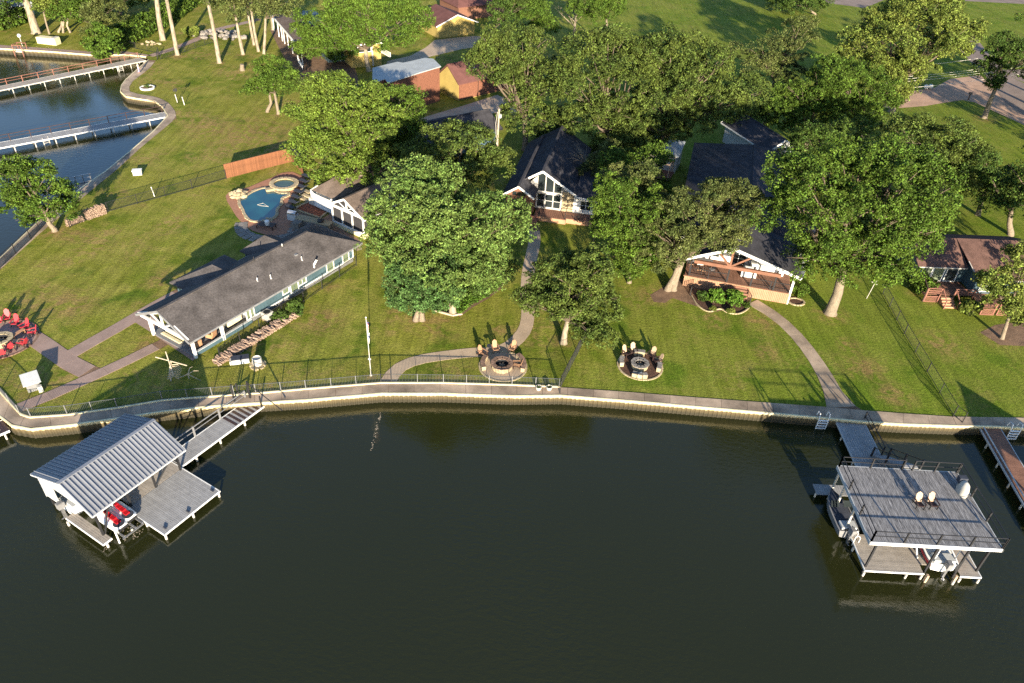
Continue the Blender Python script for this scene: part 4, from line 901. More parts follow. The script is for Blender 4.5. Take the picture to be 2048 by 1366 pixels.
# ---------------------------------------------------------------- B5 house with the screened porch (behind the pool)
h = thing('screened_porch_house', 'house with a white framed screened porch gable and curved white balcony beside the pool', 'house', (-22.3, 80.1, 1.0), az(34.6))
walls(h, 0, 12, -5.3, 0, 0, .55, M['cream'], name='porch_base'); MB().bb(-.03, .05, -5.3, 0, .5, .75).build('porch_sill', M['white'], h)
MB().bb(.12, 12, -5.2, -.1, .55, 2.8).build('insect_screen', M['screen'], h)
b = MB()
for yy in (-.06, -1.72, -3.4, -5.2): b.bb(-.02, .14, yy - .07, yy + .07, .7, 2.85)
b.bb(-.04, .14, -5.3, 0, 2.6, 2.95); b.build('screen_frame', M['white'], h)
roof(h, -.35, 12, -5.8, .35, 2.85, 4.5, M['shingle_t'], trim=M['white'])
MB().add([(0, -5.2, 2.9), (0, -.1, 2.9), (0, -2.7, 4.3)], [(0, 1, 2)]).build('gable_screen', M['screen'], h)
b = MB(); b.bb(-.1, .02, -2.80, -2.62, 2.9, 4.25); b.bar((-.05, -2.75, 2.95), (-.05, -4.0, 3.6), .08); b.bar((-.05, -2.65, 2.95), (-.05, -1.4, 3.6), .08); b.build('truss_brace', M['white'], h)
# left gallery
walls(h, 4.2, 12, .3, 3.9, 0, 3.0, M['dirtyw']); roof(h, 1.0, 12.5, .25, 4.3, 3.0, 4.3, M['shingle_t'], h0=1.8, yr=2.6)
MB().bb(1.8, 5.6, .3, 6.3, 0, .95).build('balcony_floor', M['dirtyw'], h)
for (x, y) in ((1.95, .6), (1.95, 2.2)): MB().bb(x - .08, x + .08, y - .08, y + .08, .95, 3.0).build('gallery_post', M['white'], h)
pts = [Vector((1.85, .35, .95)), Vector((1.7, 2.9, .95)), Vector((1.75, 5.0, .95)), Vector((2.2, 6.2, .95)), Vector((3.4, 6.5, .95)), Vector((5.4, 6.5, .95))]
picket_run(h, pts, 0, .95, .09, .12, 'white', 1.8, names=('balcony_post', 'balcony_rail', 'baluster'), thin=.045)
b = MB()
for a, c in zip(pts, pts[1:]): b.bar(a - Vector((0, 0, .35)), c - Vector((0, 0, .35)), .12, .75)
b.build('balcony_skirt', M['white'], h)

# ---------------------------------------------------------------- B6 brick house and its neighbours at the top
def poly_house(name, label, poly, z0, z1, wm_, rm, cat='house', inset=.25, org=None):
    o = org or poly[0]; t = thing(name, label, cat, (o[0], o[1], 1.0)); c = sum((Vector((p[0], p[1])) for p in poly), Vector((0, 0))) / len(poly)
    P = [Vector((p[0], p[1])) for p in poly]; I = [p + (c - p).normalized() * inset for p in P]
    MB().prism([(p.x - o[0], p.y - o[1]) for p in I], z0 - 1, z1 - 1.1).build('wall', M[wm_], t)
    MB().prism([(p.x - o[0], p.y - o[1]) for p in P], z1 - 1.1, z1 - .95).build('roof', M[rm], t)
    return t
rp = [G(x, y, 6.7)[:2] for x, y in [(745,166),(770,158),(776,166),(838,146),(882,133),(867,118),(850,116),(806,126),(795,124),(745,136)]]
h = poly_house('brick_house', 'two storey brick house with a pale sheet roof left of the yellow walled cottage', rp, 1, 6.7, 'brick', 'membrane')
o = h.location
a_, b_ = G(800, 158, 6.4), G(836, 148, 6.4)
dd = (b_ - a_).normalized(); nn = Vector((dd.y, -dd.x, 0)); ang = math.atan2(nn.y, nn.x)
bay = MB(); q = [a_ + nn * .1, b_ + nn * .1, b_ - nn * .4, a_ - nn * .4]; bay.prism([(p.x - o.x, p.y - o.y) for p in q], 0, 5.3); bay.build('white_bay', M['dirtyw'], h)
c_ = (a_ + b_) / 2 + nn * .1; window(h, (c_.x - o.x - dd.x * .8, c_.y - o.y - dd.y * .8, 4.6), ang, .7, .6)
# strip of parapet on the right edge
h = thing('barn_cottage', 'cottage with a tall yellow gable wall and a red brown roof beside the brick house', 'house', (-11.3, 125.7, 1.0), az(48))
walls(h, 0, 10.5, 0, 5.6, 0, 3.0, M['yellow'], zr=5.2, name='gable_wall', g1=True); MB().bb(.05, 10.4, -.12, .0, .15, 2.95).build('brick_wall', M['brick'], h)
roof(h, -.3, 10.8, -.4, 6.0, 2.95, 5.4, M['shingle_r'], trim=None); MB().tube([(4.2, 1.2, 3.4), (4.2, 1.2, 4.6)], .09, 8).build('vent_pipe', M['white'], h)
MB().bb(4.0, 4.1, -.2, -.1, 0, 2.9).build('downpipe', M['darkwood'], h)
h = thing('yellow_garage', 'yellow gabled garage with a red brown roof near the top centre', 'garage', (-19.0, 162.6, 1.0), az(56))
walls(h, 0, 8.8, 0, 8.5, 0, 2.7, M['yellow']); 
m = MB(); m.add([(0, -.0, 2.7), (8.8, 0, 2.7), (4.4, 0, 4.3), (0, 8.5, 2.7), (8.8, 8.5, 2.7), (4.4, 8.5, 4.3)], [(0, 1, 2), (3, 5, 4)]); m.build('gable', M['yellow'], h)
m = MB(); m.slab([Vector((-.6, 9.2, 2.55)), Vector((-.6, -.6, 2.55)), Vector((4.4, -.6, 4.45)), Vector((4.4, 9.2, 4.45))], .15); m.slab([Vector((9.4, -.6, 2.55)), Vector((9.4, 9.2, 2.55)), Vector((4.4, 9.2, 4.45)), Vector((4.4, -.6, 4.45))], .15); m.build('roof', M['shingle_r'], h)
f = MB(); f.bar((-.6, -.65, 2.45), (4.4, -.65, 4.35), .06, .2); f.bar((9.4, -.65, 2.45), (4.4, -.65, 4.35), .06, .2); f.build('barge_board', M['white'], h)
d = MB().bb(5.0, 7.4, -.06, .02, 0, 2.1).build('garage_door', M['yellow'], h)
for k in range(3): MB().bb(5.05, 7.35, -.085, -.05, .15 + k * .68, .75 + k * .68).build('door_panel', M['yellow'], d)
h = thing('brown_roof_house', 'dark reddish roof with a chimney behind the yellow garage', 'house', (-16, 178, 1.0), az(56))
walls(h, 0, 12, 0, 9, 0, 3, M['beam']); roof(h, -.5, 12.5, -.6, 9.6, 2.9, 5.4, M['shingle_r'], h0=3, h1=3); MB().bb(1.4, 2.2, 4, 5, 3, 7).build('chimney', M['dirtyw'], h)
h = thing('yellow_house', 'yellow walled house with a band of dark windows under the spreading tree', 'house', (-32.3, 140.1, 1.0), az(61))
walls(h, 0, 5.7, 0, 8, 0, 4.2, M['yellow'])
for i in range(3): window(h, (.75 + i * 1.25, 0, 3.35), -PI / 2, 1.1, 1.35, 1, 1, 'white', 'glass', .08)
roof(h, -.5, 6.2, -.5, 8.5, 4.2, 5.6, M['shingle_t'], trim=M['white'])
MB().bb(3.9, 4.2, -.10, .0, 0, 4.2).build('corner_pilaster', M['dirtyw'], h)
for rs_ in (0,):
    t_ = [Vector((5.8, -.2, 2.2)), Vector((7.4, -.4, 1.2))]; picket_run(h, t_, 0, 1.0, .08, .2, 'white', 2, names=('stair_post', 'stair_rail', 'baluster'), thin=.05)
h = thing('white_roofed_porch', 'long white edged porch roof on slender posts under the spreading tree', 'porch', (-51.5, 158.6, 1.0), az(152))
b = MB(); b.slab([Vector((-4, 0, 3.3)), Vector((22, 0, 3.3)), Vector((22, 5, 3.9)), Vector((-4, 5, 3.9))], .15); b.build('roof', M['shingle_t'], h)
MB().bb(-4, 22, -.08, .02, 2.9, 3.35).build('fascia', M['white'], h)
for x in (-3, 1.5, 4.6, 6.6, 10, 13.5, 17.6, 21.5): MB().bb(x - .08, x + .08, .1, .26, 0, 3.2).build('porch_post', M['white'], h)
walls(h, -3, 21, 5, 9, 0, 3.6, M['teal'])
picket_run(h, [Vector((21, -.5, 0)), Vector((25, -.7, 0))], .5, 1.0, .08, .25, 'white', 2, names=('stair_post', 'stair_rail', 'baluster'), thin=.06)
# ---------------------------------------------------------------- B10 dark blue roof house beside the concrete drive
h = thing('long_dark_roof_house', 'long dark roofed house below the concrete drive with a pale right wall', 'house', (-15.9, 101.5, 1.0), az(52))
walls(h, 0, 12.6, -3.2, 3.2, 0, 3.1, M['teal']); roof(h, -.5, 13.2, -3.9, 3.6, 3.0, 4.7, M['shingle_d'], trim=M['black'])
MB().bb(12.55, 12.68, -3.2, 3.2, 0, 3.0).build('side_wall', M['greypaint'], h)
MB().bb(2, 10, 3.6, 5.4, 0, 2.4).build('lean_to_wall', M['teal'], h); MB().slab([Vector((1.6, 3.4, 3.1)), Vector((10.2, 3.4, 3.1)), Vector((10.2, 5.9, 2.3)), Vector((1.6, 5.9, 2.3))], .12).build('lean_to_roof', M['shingle_d'], h)
# ---------------------------------------------------------------- B9 white gabled cottage
h = thing('white_gabled_cottage', 'small blue white cottage with a gable window, shaded beside the big dark roof', 'house', (35.3, 103.8, 1.0), az(-22))
walls(h, 0, 11, -4.2, 0, 0, 3.0, M['greypaint'], zr=4.4); roof(h, -.5, 11.5, -4.8, .6, 2.95, 4.6, M['shingle_d'], trim=M['white']); window(h, (0, -2.1, 2.6), PI, 1.6, 1.2, 2, 2)
window(h, (3, 0, 1.9), PI / 2, .6, 1.6, 1, 1, 'black')
# timber pergola-like shed beside the trunks (peach frame)
h = thing('timber_pavilion', 'small timber framed pavilion with pale posts among the oak trunks', 'pavilion', G(1278, 352, 1.0), az(20))
for (x, y) in ((0, 0), (0, -2.0), (0, -4.0), (3, 0), (3, -4)): MB().bb(x - .07, x + .07, y - .07, y + .07, 0, 2.4).build('post', M['paleback'], h)
b = MB(); b.bar((0, .1, 2.45), (0, -4.1, 2.45), .12, .16); b.bar((3, .1, 2.45), (3, -4.1, 2.45), .12, .16); b.bar((0, 0, 2.45), (3, 0, 2.45), .1, .14); b.bar((0, -4, 2.45), (3, -4, 2.45), .1, .14); b.build('frame', M['paleback'], h)
planks(h, -.3, 3.3, -4.3, .3, .25, M['redwood'], 'x', .3)
MB().bb(3.2, 7, -4.4, .6, 0, 2.6).build('shed_wall', M['dirtyw'], h); MB().slab([Vector((3, .8, 2.6)), Vector((3, -4.6, 2.6)), Vector((7.2, -4.6, 3.4)), Vector((7.2, .8, 3.4))], .12).build('roof', M['membrane'], h)
h = thing('shed', 'white and grey outbuilding glimpsed at the top left corner', 'shed', G(-8, 42, 1.0), az(60))
walls(h, 0, 7, 0, 4, 0, 2.6, M['white']); roof(h, -.3, 7.3, -.3, 4.3, 2.6, 3.8, M['membrane'])
# ================================================================== docks and boats
def piles(parent, pts, zt, mt, r=.09, zb=-1.6, name='dock_pile'):
    for (x, y) in pts: MB().tube([(x, y, zb), (x, y, zt)], r, 8).build(name, mt, parent)
# ---------------- left boathouse
h = thing('metal_roof_boathouse', 'boathouse with a ribbed grey metal gable roof standing in the water at left', 'boathouse', (-28.2, 33.1, 0.0), az(29.7))
Lb, Wb, ZE, ZR = 7.75, 6.9, 3.26, 4.70
YR = 2.95
n = 25; pw = Lb / n; 
def _pan(run):
    sl = math.hypot(run, ZR - ZE); an = math.atan2(ZR - ZE, run); pm = MB(); pm.bb(-pw / 2, pw / 2, 0, sl + .10, -.03, 0); pm.bb(-pw / 2, -pw / 2 + .04, 0, sl + .10, 0, .085); pm.bb(.02, .035, 0, sl + .10, 0, .012)
    return an, pm.mesh('roof_panel', M['metal'])
anA, pmA = _pan(YR); anB, pmB = _pan(Wb - YR)
for i in range(n):
    x = (i + .5) * pw
    o = link('roof_panel', pmA, h, (x, -.10, ZE - .04)); o.rotation_euler = (anA, 0, 0)
    o = link('roof_panel', pmB, h, (x, Wb + .10, ZE - .04)); o.rotation_euler = (anB, 0, PI)
MB().bb(-.04, Lb + .04, YR - .14, YR + .14, ZR - .0, ZR + .06).build('ridge_cap', M['metal'], h)
b = MB(); b.bb(-.02, Lb + .02, -.13, -.08, ZE - .16, ZE - .04); b.bb(-.02, Lb + .02, Wb + .08, Wb + .13, ZE - .16, ZE - .04)
for xx in (-.03, Lb + .03):
    b.bar((xx, -.1, ZE - .12), (xx, YR, ZR - .10), .04, .12); b.bar((xx, Wb + .1, ZE - .12), (xx, YR, ZR - .10), .04, .12)
b.build('fascia', M['greypaint'], h)
MB().add([(.06, .5, ZE - .05), (.06, Wb - .4, ZE - .05), (.06, YR, ZR - .2), (.10, .5, ZE - .05), (.10, Wb - .4, ZE - .05), (.10, YR, ZR - .2)], [(0, 2, 1), (3, 4, 5)]).build('gable_panel', M['greypaint'], h)
MB().bb(.1, 2.6, Wb - .55, Wb - .47, 1.1, ZE - .1).build('side_panel', M['greypaint'], h); MB().bb(.1, .18, Wb - 2.1, Wb - .5, 1.3, ZE - .1).build('end_panel', M['greypaint'], h)
for (x, y, s) in ((.35, .35, 0), (.35, Wb - .45, 0), (3.1, 1.0, 0), (7.5, 1.0, 0), (7.5, Wb - .5, 0), (3.1, Wb - .5, 0), (5.3, 1.05, 1)):
    MB().bb(x - .07, x + .07, y - .07, y + .07, -1.5, ZE + .1).build('roof_post', M['black'], h)
b = MB(); b.bar((5.3, 1.05, .7), (6.5, .1, ZE - .1), .09); b.bar((.4, .4, .3), (1.4, .2, ZE - .1), .09); b.bar((7.5, 1.0, 1.4), (6.6, .6, ZE), .08); b.build('brace', M['black'], h)
planks(h, 2.75, 7.65, -3.15, 1.05, .62, M['deckcomp'], 'y', .14)
planks(h, 3.1, 7.65, 1.10, 4.3, .62, M['decktan'], 'y', .28)
planks(h, -.15, .50, -.35, 3.9, .62, M['decktan'], 'y', .16)
b = MB(); b.bb(2.68, 7.72, -3.22, -3.15, .50, .63); b.bb(2.68, 2.75, -3.2, 1.1, .50, .63); b.bb(7.65, 7.72, -3.2, 4.3, .50, .63); b.bb(-.22, -.15, -.4, 3.9, .50, .63); b.bb(-.2, .5, -.42, -.35, .50, .63); b.build('dock_rim', M['white'], h)
piles(h, [(2.8, -3.1), (5.2, -3.1), (7.6, -3.1), (2.8, -1), (.1, -.3), (-.25, 3.7), (7.6, 3.9), (1.9, -.55)], .42, M['dirtyw'])
for (x, y) in ((5.0, -2.9), (7.35, -2.75), (3.1, -2.75)):
    b = MB(); b.bb(x - .05, x + .05, y - .16, y + .16, .66, .74); b.bb(x - .03, x + .03, y - .1, y - .05, .6, .68); b.bb(x - .03, x + .03, y + .05, y + .1, .6, .68); b.build('dock_cleat', M['navy'], h)
b = MB(); b.bar((1.05, -1.0, .6), (1.0, 2.6, .6), .12, .1); b.bar((2.0, -1.0, .6), (2.0, 2.6, .6), .12, .1); b.bar((2.55, -1.0, .6), (2.55, 2.6, .6), .12, .1); b.bar((.9, -1.05, .55), (2.6, -1.05, .55), .1); b.build('lift_cradle', M['steel'], h)
b = MB(); b.tube([(.72, -.75, .1), (.72, -.75, 1.7)], .06, 8); b.build('guide_pole', M['white'], h)
# gangway
g = thing('boathouse_gangway', 'grey plank gangway with a one sided rail from the shore to the boathouse', 'gangway', (-28.2, 33.1, 0.0), az(29.7))
planks(g, 7.8, 16.3, 1.25, 2.95, .64, M['deckcomp'], 'y', .16); 
b = MB(); b.bb(7.8, 17.4, 1.17, 1.24, .50, .65); b.bb(7.8, 15.4, 2.96, 3.03, .50, .65); b.build('dock_rim', M['white'], g)
planks(g, 13.2, 17.0, 1.3, 2.9, .655, M['darkwood'], 'y', .5, gap=.12)
piles(g, [(9.2, 1.3), (11.6, 1.3), (14.2, 1.3)], .42, M['dirtyw'])
b = MB(); b.bar((8.0, 3.0, 1.68), (16, 3.0, 1.68), .07); b.bar((8.0, 3.0, 1.25), (16, 3.0, 1.25), .05); b.build('hand_rail', M['grey_mid'], g)
for x in (8.0, 10.6, 13.2, 16): MB().bb(x - .06, x + .06, 2.94, 3.06, .3, 1.75).build('rail_post', M['grey_mid'], g)
b = MB().bb(16.1, 16.2, 2.5, 2.65, .6, 2.9); b.bb(16.1, 16.2, 1.2, 1.3, .6, 1.9); b.bar((16.15, 2.58, 2.8), (16.15, -1.4, 1.6), .06); b.build('gate_post', M['black'], g)

def personal_watercraft(label, loc, rz, seat='redseat'):
    t = thing('personal_watercraft', label, 'jet ski', loc, rz, 'jet skis under the metal roof')
    secs = [(-1.35, .42, .10, .42), (-1.2, .52, .0, .46), (-.4, .56, -.02, .50), (.5, .54, .0, .56), (1.2, .34, .10, .60), (1.62, .06, .3, .62)]
    b = MB(); k = 8; vs = []
    for x, w, zb, zt in secs:
        vs += [(x, -w * .55, zb), (x, w * .55, zb), (x, w, zb + .2), (x, w * .96, zt * .75), (x, w * .6, zt), (x, -w * .6, zt), (x, -w * .96, zt * .75), (x, -w, zb + .2)]
    fs = [(i * k + j, (i + 1) * k + j, (i + 1) * k + (j + 1) % k, i * k + (j + 1) % k) for i in range(len(secs) - 1) for j in range(k)]
    b.add(vs, fs + [tuple(range(k)), tuple(range((len(secs) - 1) * k, len(secs) * k))[::-1]]); b.build('hull', M['hull'], t, smooth=False)
    b = MB(); b.lathe((-1.0, 0, .46), [(.40, 0), (.38, .03), (.0, .035)], 14); b.build('boarding_deck', M['navy'], t)
    b = MB(); 
    for x, z, w in ((-.85, .52, .19), (-.5, .66, .18), (-.1, .70, .17), (.25, .78, .14)): b.box((x, 0, z), (.38, w * 1.7, .2))
    b.build('seat', M[seat], t)
    b = MB(); b.box((.75, 0, .74), (.8, .42, .22), 0, 0, -.18); b.bb(.4, .56, -.42, -.3, .5, .62); b.build('cowl', M['white'], t)
    b = MB(); b.bar((.42, -.38, 1.0), (.42, .38, 1.0), .05); b.bar((.42, 0, .85), (.42, 0, 1.0), .1); b.build('handlebar', M['black'], t)
    b = MB(); b.bb(-1.5, -1.32, -.36, .36, .16, .26); b.build('swim_step', M['black'], t)
def at_local(root, x, y, z): 
    a = root.rotation_euler.z; return (root.location.x + x * math.cos(a) - y * math.sin(a), root.location.y + x * math.sin(a) + y * math.cos(a), z)
personal_watercraft('red seated white jet ski nearer the outer corner post', at_local(h, 1.42, .95, .62), az(29.7) + PI / 2)
personal_watercraft('red seated white jet ski next to the low grey deck', at_local(h, 2.28, 1.1, .62), az(29.7) + PI / 2)
def boat(label, loc, rz, L_=6.2, B_=2.3, cover='navy', hullm='hull', stripe=None, group=None):
    t = thing('motor_boat', label, 'boat', loc, rz, group); secs = []
    for k_ in range(9):
        s = k_ / 8; x = -L_ / 2 + L_ * s; w = B_ / 2 * (1 - max(0, (s - .45) / .55) ** 2.2) ; w = max(w, .04); w *= .94 if k_ == 0 else 1
        secs.append((x, w, -.25 + .35 * max(0, s - .6), .62 + .22 * s))
    b = MB(); n = 6; vs = []
    for x, w, zb, zt in secs: vs += [(x, 0, zb), (x, w * .82, zb + .22), (x, w, zt), (x, w * .88, zt + .02), (x, -w * .88, zt + .02), (x, -w, zt), (x, -w * .82, zb + .22)]
    n = 7; fs = []
    for i in range(len(secs) - 1):
        for j in range(n):
            if j == 3: continue
            fs.append((i * n + j, (i + 1) * n + j, (i + 1) * n + (j + 1) % n, i * n + (j + 1) % n))
    fs += [(0, 1, 2, 3, 4, 5, 6)]; b.add(vs, fs); b.build('hull', M[hullm], t)
    b = MB(); vs = []
    for x, w, zb, zt in secs: vs += [(x, w * .87, zt - .02), (x, w * .4, zt + .12), (x, -w * .4, zt + .12), (x, -w * .87, zt - .02)]
    n = 4; b.add(vs, [(i * n + j, (i + 1) * n + j, (i + 1) * n + j + 1, i * n + j + 1) for i in range(len(secs) - 1) for j in range(3)]); b.build('cover', M[cover], t, smooth=True)
    if stripe:
        b = MB(); vs = []
        for x, w, zb, zt in secs[:6]: vs += [(x, w * 1.012, zt - .38), (x, w * 1.012 + .01, zt - .14), (x, -w * 1.012, zt - .38), (x, -w * 1.012 - .01, zt - .14)]
        b.add(vs, [(i * 4, i * 4 + 4, i * 4 + 5, i * 4 + 1) for i in range(5)] + [(i * 4 + 2, i * 4 + 3, i * 4 + 7, i * 4 + 6) for i in range(5)]); b.build('stripe', M[stripe], t)
    m = MB(); x = -L_ / 2 - .32; m.box((x, 0, .95), (.5, .36, .5)); m.box((x - .02, 0, 1.18), (.42, .3, .12)); m.build('outboard_motor', M['grey_mid'], t)
    m = MB(); m.bb(x - .1, x + .1, -.08, .08, -.35, .75); m.bb(x - .3, x + .1, -.04, .04, -.4, -.3); m.lathe((x - .2, 0, -.45), [(.0, 0), (.13, .06), (.0, .12)], 6); m.build('motor_leg', M['steel'], t)
    m = MB(); m.bb(-L_ / 2 + .1, -L_ / 2 + .8, -B_ * .36, B_ * .36, .66, .86); m.build('stern_bench', M['greypaint'], t)
    m = MB(); m.bar((0, -B_ * .3, 1.0), (.3, -B_ * .3, 1.4), .6, .04); m.bar((0, B_ * .3, 1.0), (.3, B_ * .3, 1.4), .6, .04); m.build('windscreen', M['glass'], t)
    return t
boat('motor boat moored under the metal roof, its outboard poking out at the open end', at_local(h, 3.5, 4.6, .35), az(29.7), 6.2, 2.2, 'white')

# ---------------- right boathouse
h = thing('sun_deck_boathouse', 'two level boat dock with a weathered upper sun deck on dark posts at right', 'boathouse', (25.75, 34.35, 0.0))
XD, YD, ZD = 9.2, 7.2, 3.6
planks(h, 0, XD, 0, YD, ZD, M['deckgrey'], 'y', .14, gap=.006)
b = MB(); b.bb(-.06, XD + .06, -.08, -.01, ZD - .28, ZD + .01); b.build('front_beam', M['white'], h)
b = MB(); b.bb(-.07, -.01, -.08, YD + .05, ZD - .30, ZD + .01); b.bb(XD + .01, XD + .07, -.08, YD + .05, ZD - .30, ZD + .01); b.bb(-.06, XD + .06, YD + .01, YD + .07, ZD - .3, ZD); b.build('side_beam', M['greypaint'], h)
b = MB(); b.bb(.6, 8.7, .25, .38, ZD - .5, ZD - .29); b.bb(.6, 8.7, 3.5, 3.63, ZD - .5, ZD - .05)
for i in range(12): b.bb(.3 + i * .77, .36 + i * .77, 0, YD, ZD - .25, ZD - .045)
b.build('joist_frame', M['dirtyw'], h)
for (x, y) in ((.65, .15), (4.95, .1), (7.15, .1), (8.75, .3), (.2, 3.4), (.2, 5.6), (.2, 7.0), (4.9, 7.0), (8.8, 7.0), (8.8, 3.6), (4.9, 3.6)):
    MB().bb(x - .065, x + .065, y - .065, y + .065, -1.6, ZD - .28).build('deck_post', M['black'] if y < 1 else M['dirtyw'], h)
planks(h, .55, 4.75, -.15, 3.1, .62, M['decktan'], 'x', .16)
planks(h, 7.4, 8.85, -.2, 6.8, .62, M['decktan'], 'x', .24); planks(h, 4.75, 5.3, .6, 6.8, .62, M['decktan'], 'x', .24)
planks(h, -.9, 9.0, 6.9, 8.0, .62, M['deckcomp'], 'y', .2)
b = MB(); b.bb(.48, 4.8, -.22, -.15, .50, .63); b.bb(.48, .55, -.2, 3.1, .50, .63); b.bb(7.35, 8.9, -.27, -.2, .50, .63); b.bb(8.85, 8.92, -.2, 6.8, .50, .63); b.build('dock_rim', M['white'], h)
piles(h, [(.55, -.18), (3.6, -.18), (4.7, -.18), (.5, 2.0), (7.45, -.25), (8.8, -.25), (-.8, 7.2), (6.9, -.5)], .42, M['dirtyw'], .08)
b = MB(); b.bb(4.85, 5.0, -.5, -.3, -.4, .75); b.bb(6.85, 7.0, -.5, -.35, -.4, .9); b.build('bumper_post', M['paleback'], h)
b = MB(); b.bar((4.95, 1.2, .35), (4.3, 1.2, 1.9), .09); b.bar((5.6, .6, .3), (5.6, .6, 3.2), .05); b.bar((7.0, .6, .3), (7.0, .6, 3.2), .05); b.build('lift_arm', M['white'], h)
# railing
def cable_rail(parent, a, c, n, z0, hgt=1.07, mt='black', pale=False):
    a = Vector(a); c = Vector(c)
    for i in range(n):
        p = a.lerp(c, i / (n - 1)); MB().bb(p.x - .05, p.x + .05, p.y - .05, p.y + .05, z0 - .12, z0 + hgt).build('rail_post', M[mt], parent)
    r = MB(); r.bar(a + Vector((0, 0, z0 + hgt - .03)), c + Vector((0, 0, z0 + hgt - .03)), .055, .05); r.bar(a + Vector((0, 0, z0 + hgt * .52)), c + Vector((0, 0, z0 + hgt * .52)), .05, .045); r.build('hand_rail', M[mt], parent)
cable_rail(h, (.06, .04, 0), (XD + .05, .04, 0), 5, ZD); cable_rail(h, (.06, YD - .05, 0), (4.9, YD - .05, 0), 3, ZD, 1.07, 'black'); cable_rail(h, (5.7, YD - .05, 0), (XD - .05, YD - .05, 0), 3, ZD, 1.07, 'black')
cable_rail(h, (.06, .04, 0), (.06, YD - .05, 0), 4, ZD); cable_rail(h, (XD + .02, .04, 0), (XD + .02, YD - .05, 0), 4, ZD)
# ladder handles on the low deck
b = MB()
for yy in (2.3, 2.75): b.tube([(.5, yy, .3), (.5, yy, 1.25), (.72, yy, 1.35), (.88, yy, 1.1), (.88, yy, .64)], .03, 6)
b.build('swim_ladder_handle', M['white'], h)
# access pier and stair to the upper deck
g = thing('sun_deck_pier', 'blue shaded plank pier from the shore to the two level dock', 'pier', (25.75, 34.35, 0.0))
planks(g, 3.4, 5.85, 8.02, 16.0, .70, M['deckcomp'], 'x' if False else 'y', .20)
b = MB(); b.bb(3.32, 3.39, 8.0, 16.0, .56, .71); b.bb(5.86, 5.93, 8.0, 16.0, .56, .71); b.build('dock_rim', M['greypaint'], g); piles(g, [(3.45, 14), (3.45, 11), (5.8, 14), (5.8, 11)], .5, M['dirtyw'], .08)
cable_rail(g, (5.9, 15.9, 0), (5.9, 11.6, 0), 2, .7)
b = MB()
for i in range(14): s = i / 13; b.bb(5.1, 6.3, 11.3 - s * 3.9, 11.62 - s * 3.9, .72 + s * 2.85, .77 + s * 2.85)
b.build('stair_tread', M['deckcomp'], g)
b = MB(); b.bar((5.05, 11.5, .65), (5.05, 7.2, 3.55), .06, .28); b.bar((6.35, 11.5, .65), (6.35, 7.2, 3.55), .06, .28); b.build('stair_stringer', M['grey_mid'], g)
for xx in (5.0, 6.4):
    for s in (0, .5, 1): MB().bb(xx - .06, xx + .06, 11.4 - s * 4.1, 11.52 - s * 4.1, .6 + s * 2.85, 1.75 + s * 2.85).build('rail_post', M['black'], g)
    MB().bar((xx, 11.46, 1.7), (xx, 7.3, 4.55), .06).build('hand_rail', M['black'], g)
boat('white and red motor boat, stern outward, on the lift of the two level dock', (32.0, 37.6, .62), PI / 2, 6.0, 2.15, 'white', 'hull', 'red')
boat('small covered boat, its colours darkened for shade, on the left side of the two level dock', (26.0, 39.4, .35), PI / 2 + .05, 4.0, 1.6, 'navy', 'grey_mid')  # cover and hull colours darkened to stand for shade beneath the deck
# adirondack-type chairs
def lounge_chair(name, label, loc, rz, seatm, backm, group=None, cat='chair', legs='darkwood'):
    t = thing(name, label, cat, loc, rz, group)      # local +x is the way it faces
    b = MB()
    for i in range(6): x = .30 - i * .10; b.box((x, 0, .36 - i * .022), (.085, .46, .022), 0, 0, .2)
    b.build('seat', M[seatm], t)
    b = MB(); 
    for i, (y, hh) in enumerate(((-.17, .72), (-.085, .82), (0, .86), (.085, .82), (.17, .72))):
        b.bar((-.24, y, .22), (-.24 - hh * .36, y * 1.15, .22 + hh * .93), .025, .105) if False else b.box((-.24 - hh * .18, y * 1.06, .22 + hh * .46), (.025, .078, hh), 0, 0, -.37)
    b.build('backrest', M[backm], t)
    for s in (-1, 1):
        MB().bb(-.42, .36, s * .30 - .05, s * .30 + .05, .53, .56).build('armrest', M[seatm], t)
        MB().bb(.26, .34, s * .29 - .02, s * .29 + .02, 0, .53).build('leg', M[legs], t); MB().bar((-.62, s * .25, .03), (.30, s * .25, .36), .025, .1).build('leg', M[legs], t)
        MB().bb(-.36, -.30, s * .29 - .02, s * .29 + .02, 0, .53).build('leg', M[legs], t)
    return t
lounge_chair('deck_chair', 'left of two pale backed chairs in the middle of the weathered upper deck', G(1836, 1013, 3.6), -PI / 2 - .05, 'darkwood', 'paleback', 'chairs on the upper deck', legs='black')
lounge_chair('deck_chair', 'right of two pale backed chairs in the middle of the weathered upper deck', G(1862, 1013, 3.6), -PI / 2 + .05, 'darkwood', 'paleback', 'chairs on the upper deck', legs='black')
p = G(1922, 985, 3.6); t = thing('covered_grill', 'pale bag draped over a grill at the right rear corner of the upper deck', 'grill cover', p)
b = MB(); pr = [(.62, 0), (.66, .3), (.60, .7), (.48, 1.05), (.30, 1.25), (.0, 1.32)]; b.lathe((0, 0, 0), pr, 14)
b.v = [(x * .55 * (1 + .08 * math.sin(5 * math.atan2(y, x) + z * 3)), y * .95 * (1 + .06 * math.sin(7 * math.atan2(y, x))), z * .82) for x, y, z in b.v]; b.build('cover', M['dirtyw'], t, smooth=True)
b = MB(); b.bb(-.3, .3, .35, .75, .6, 1.1); b.build('side_shelf', M['navy'], t)

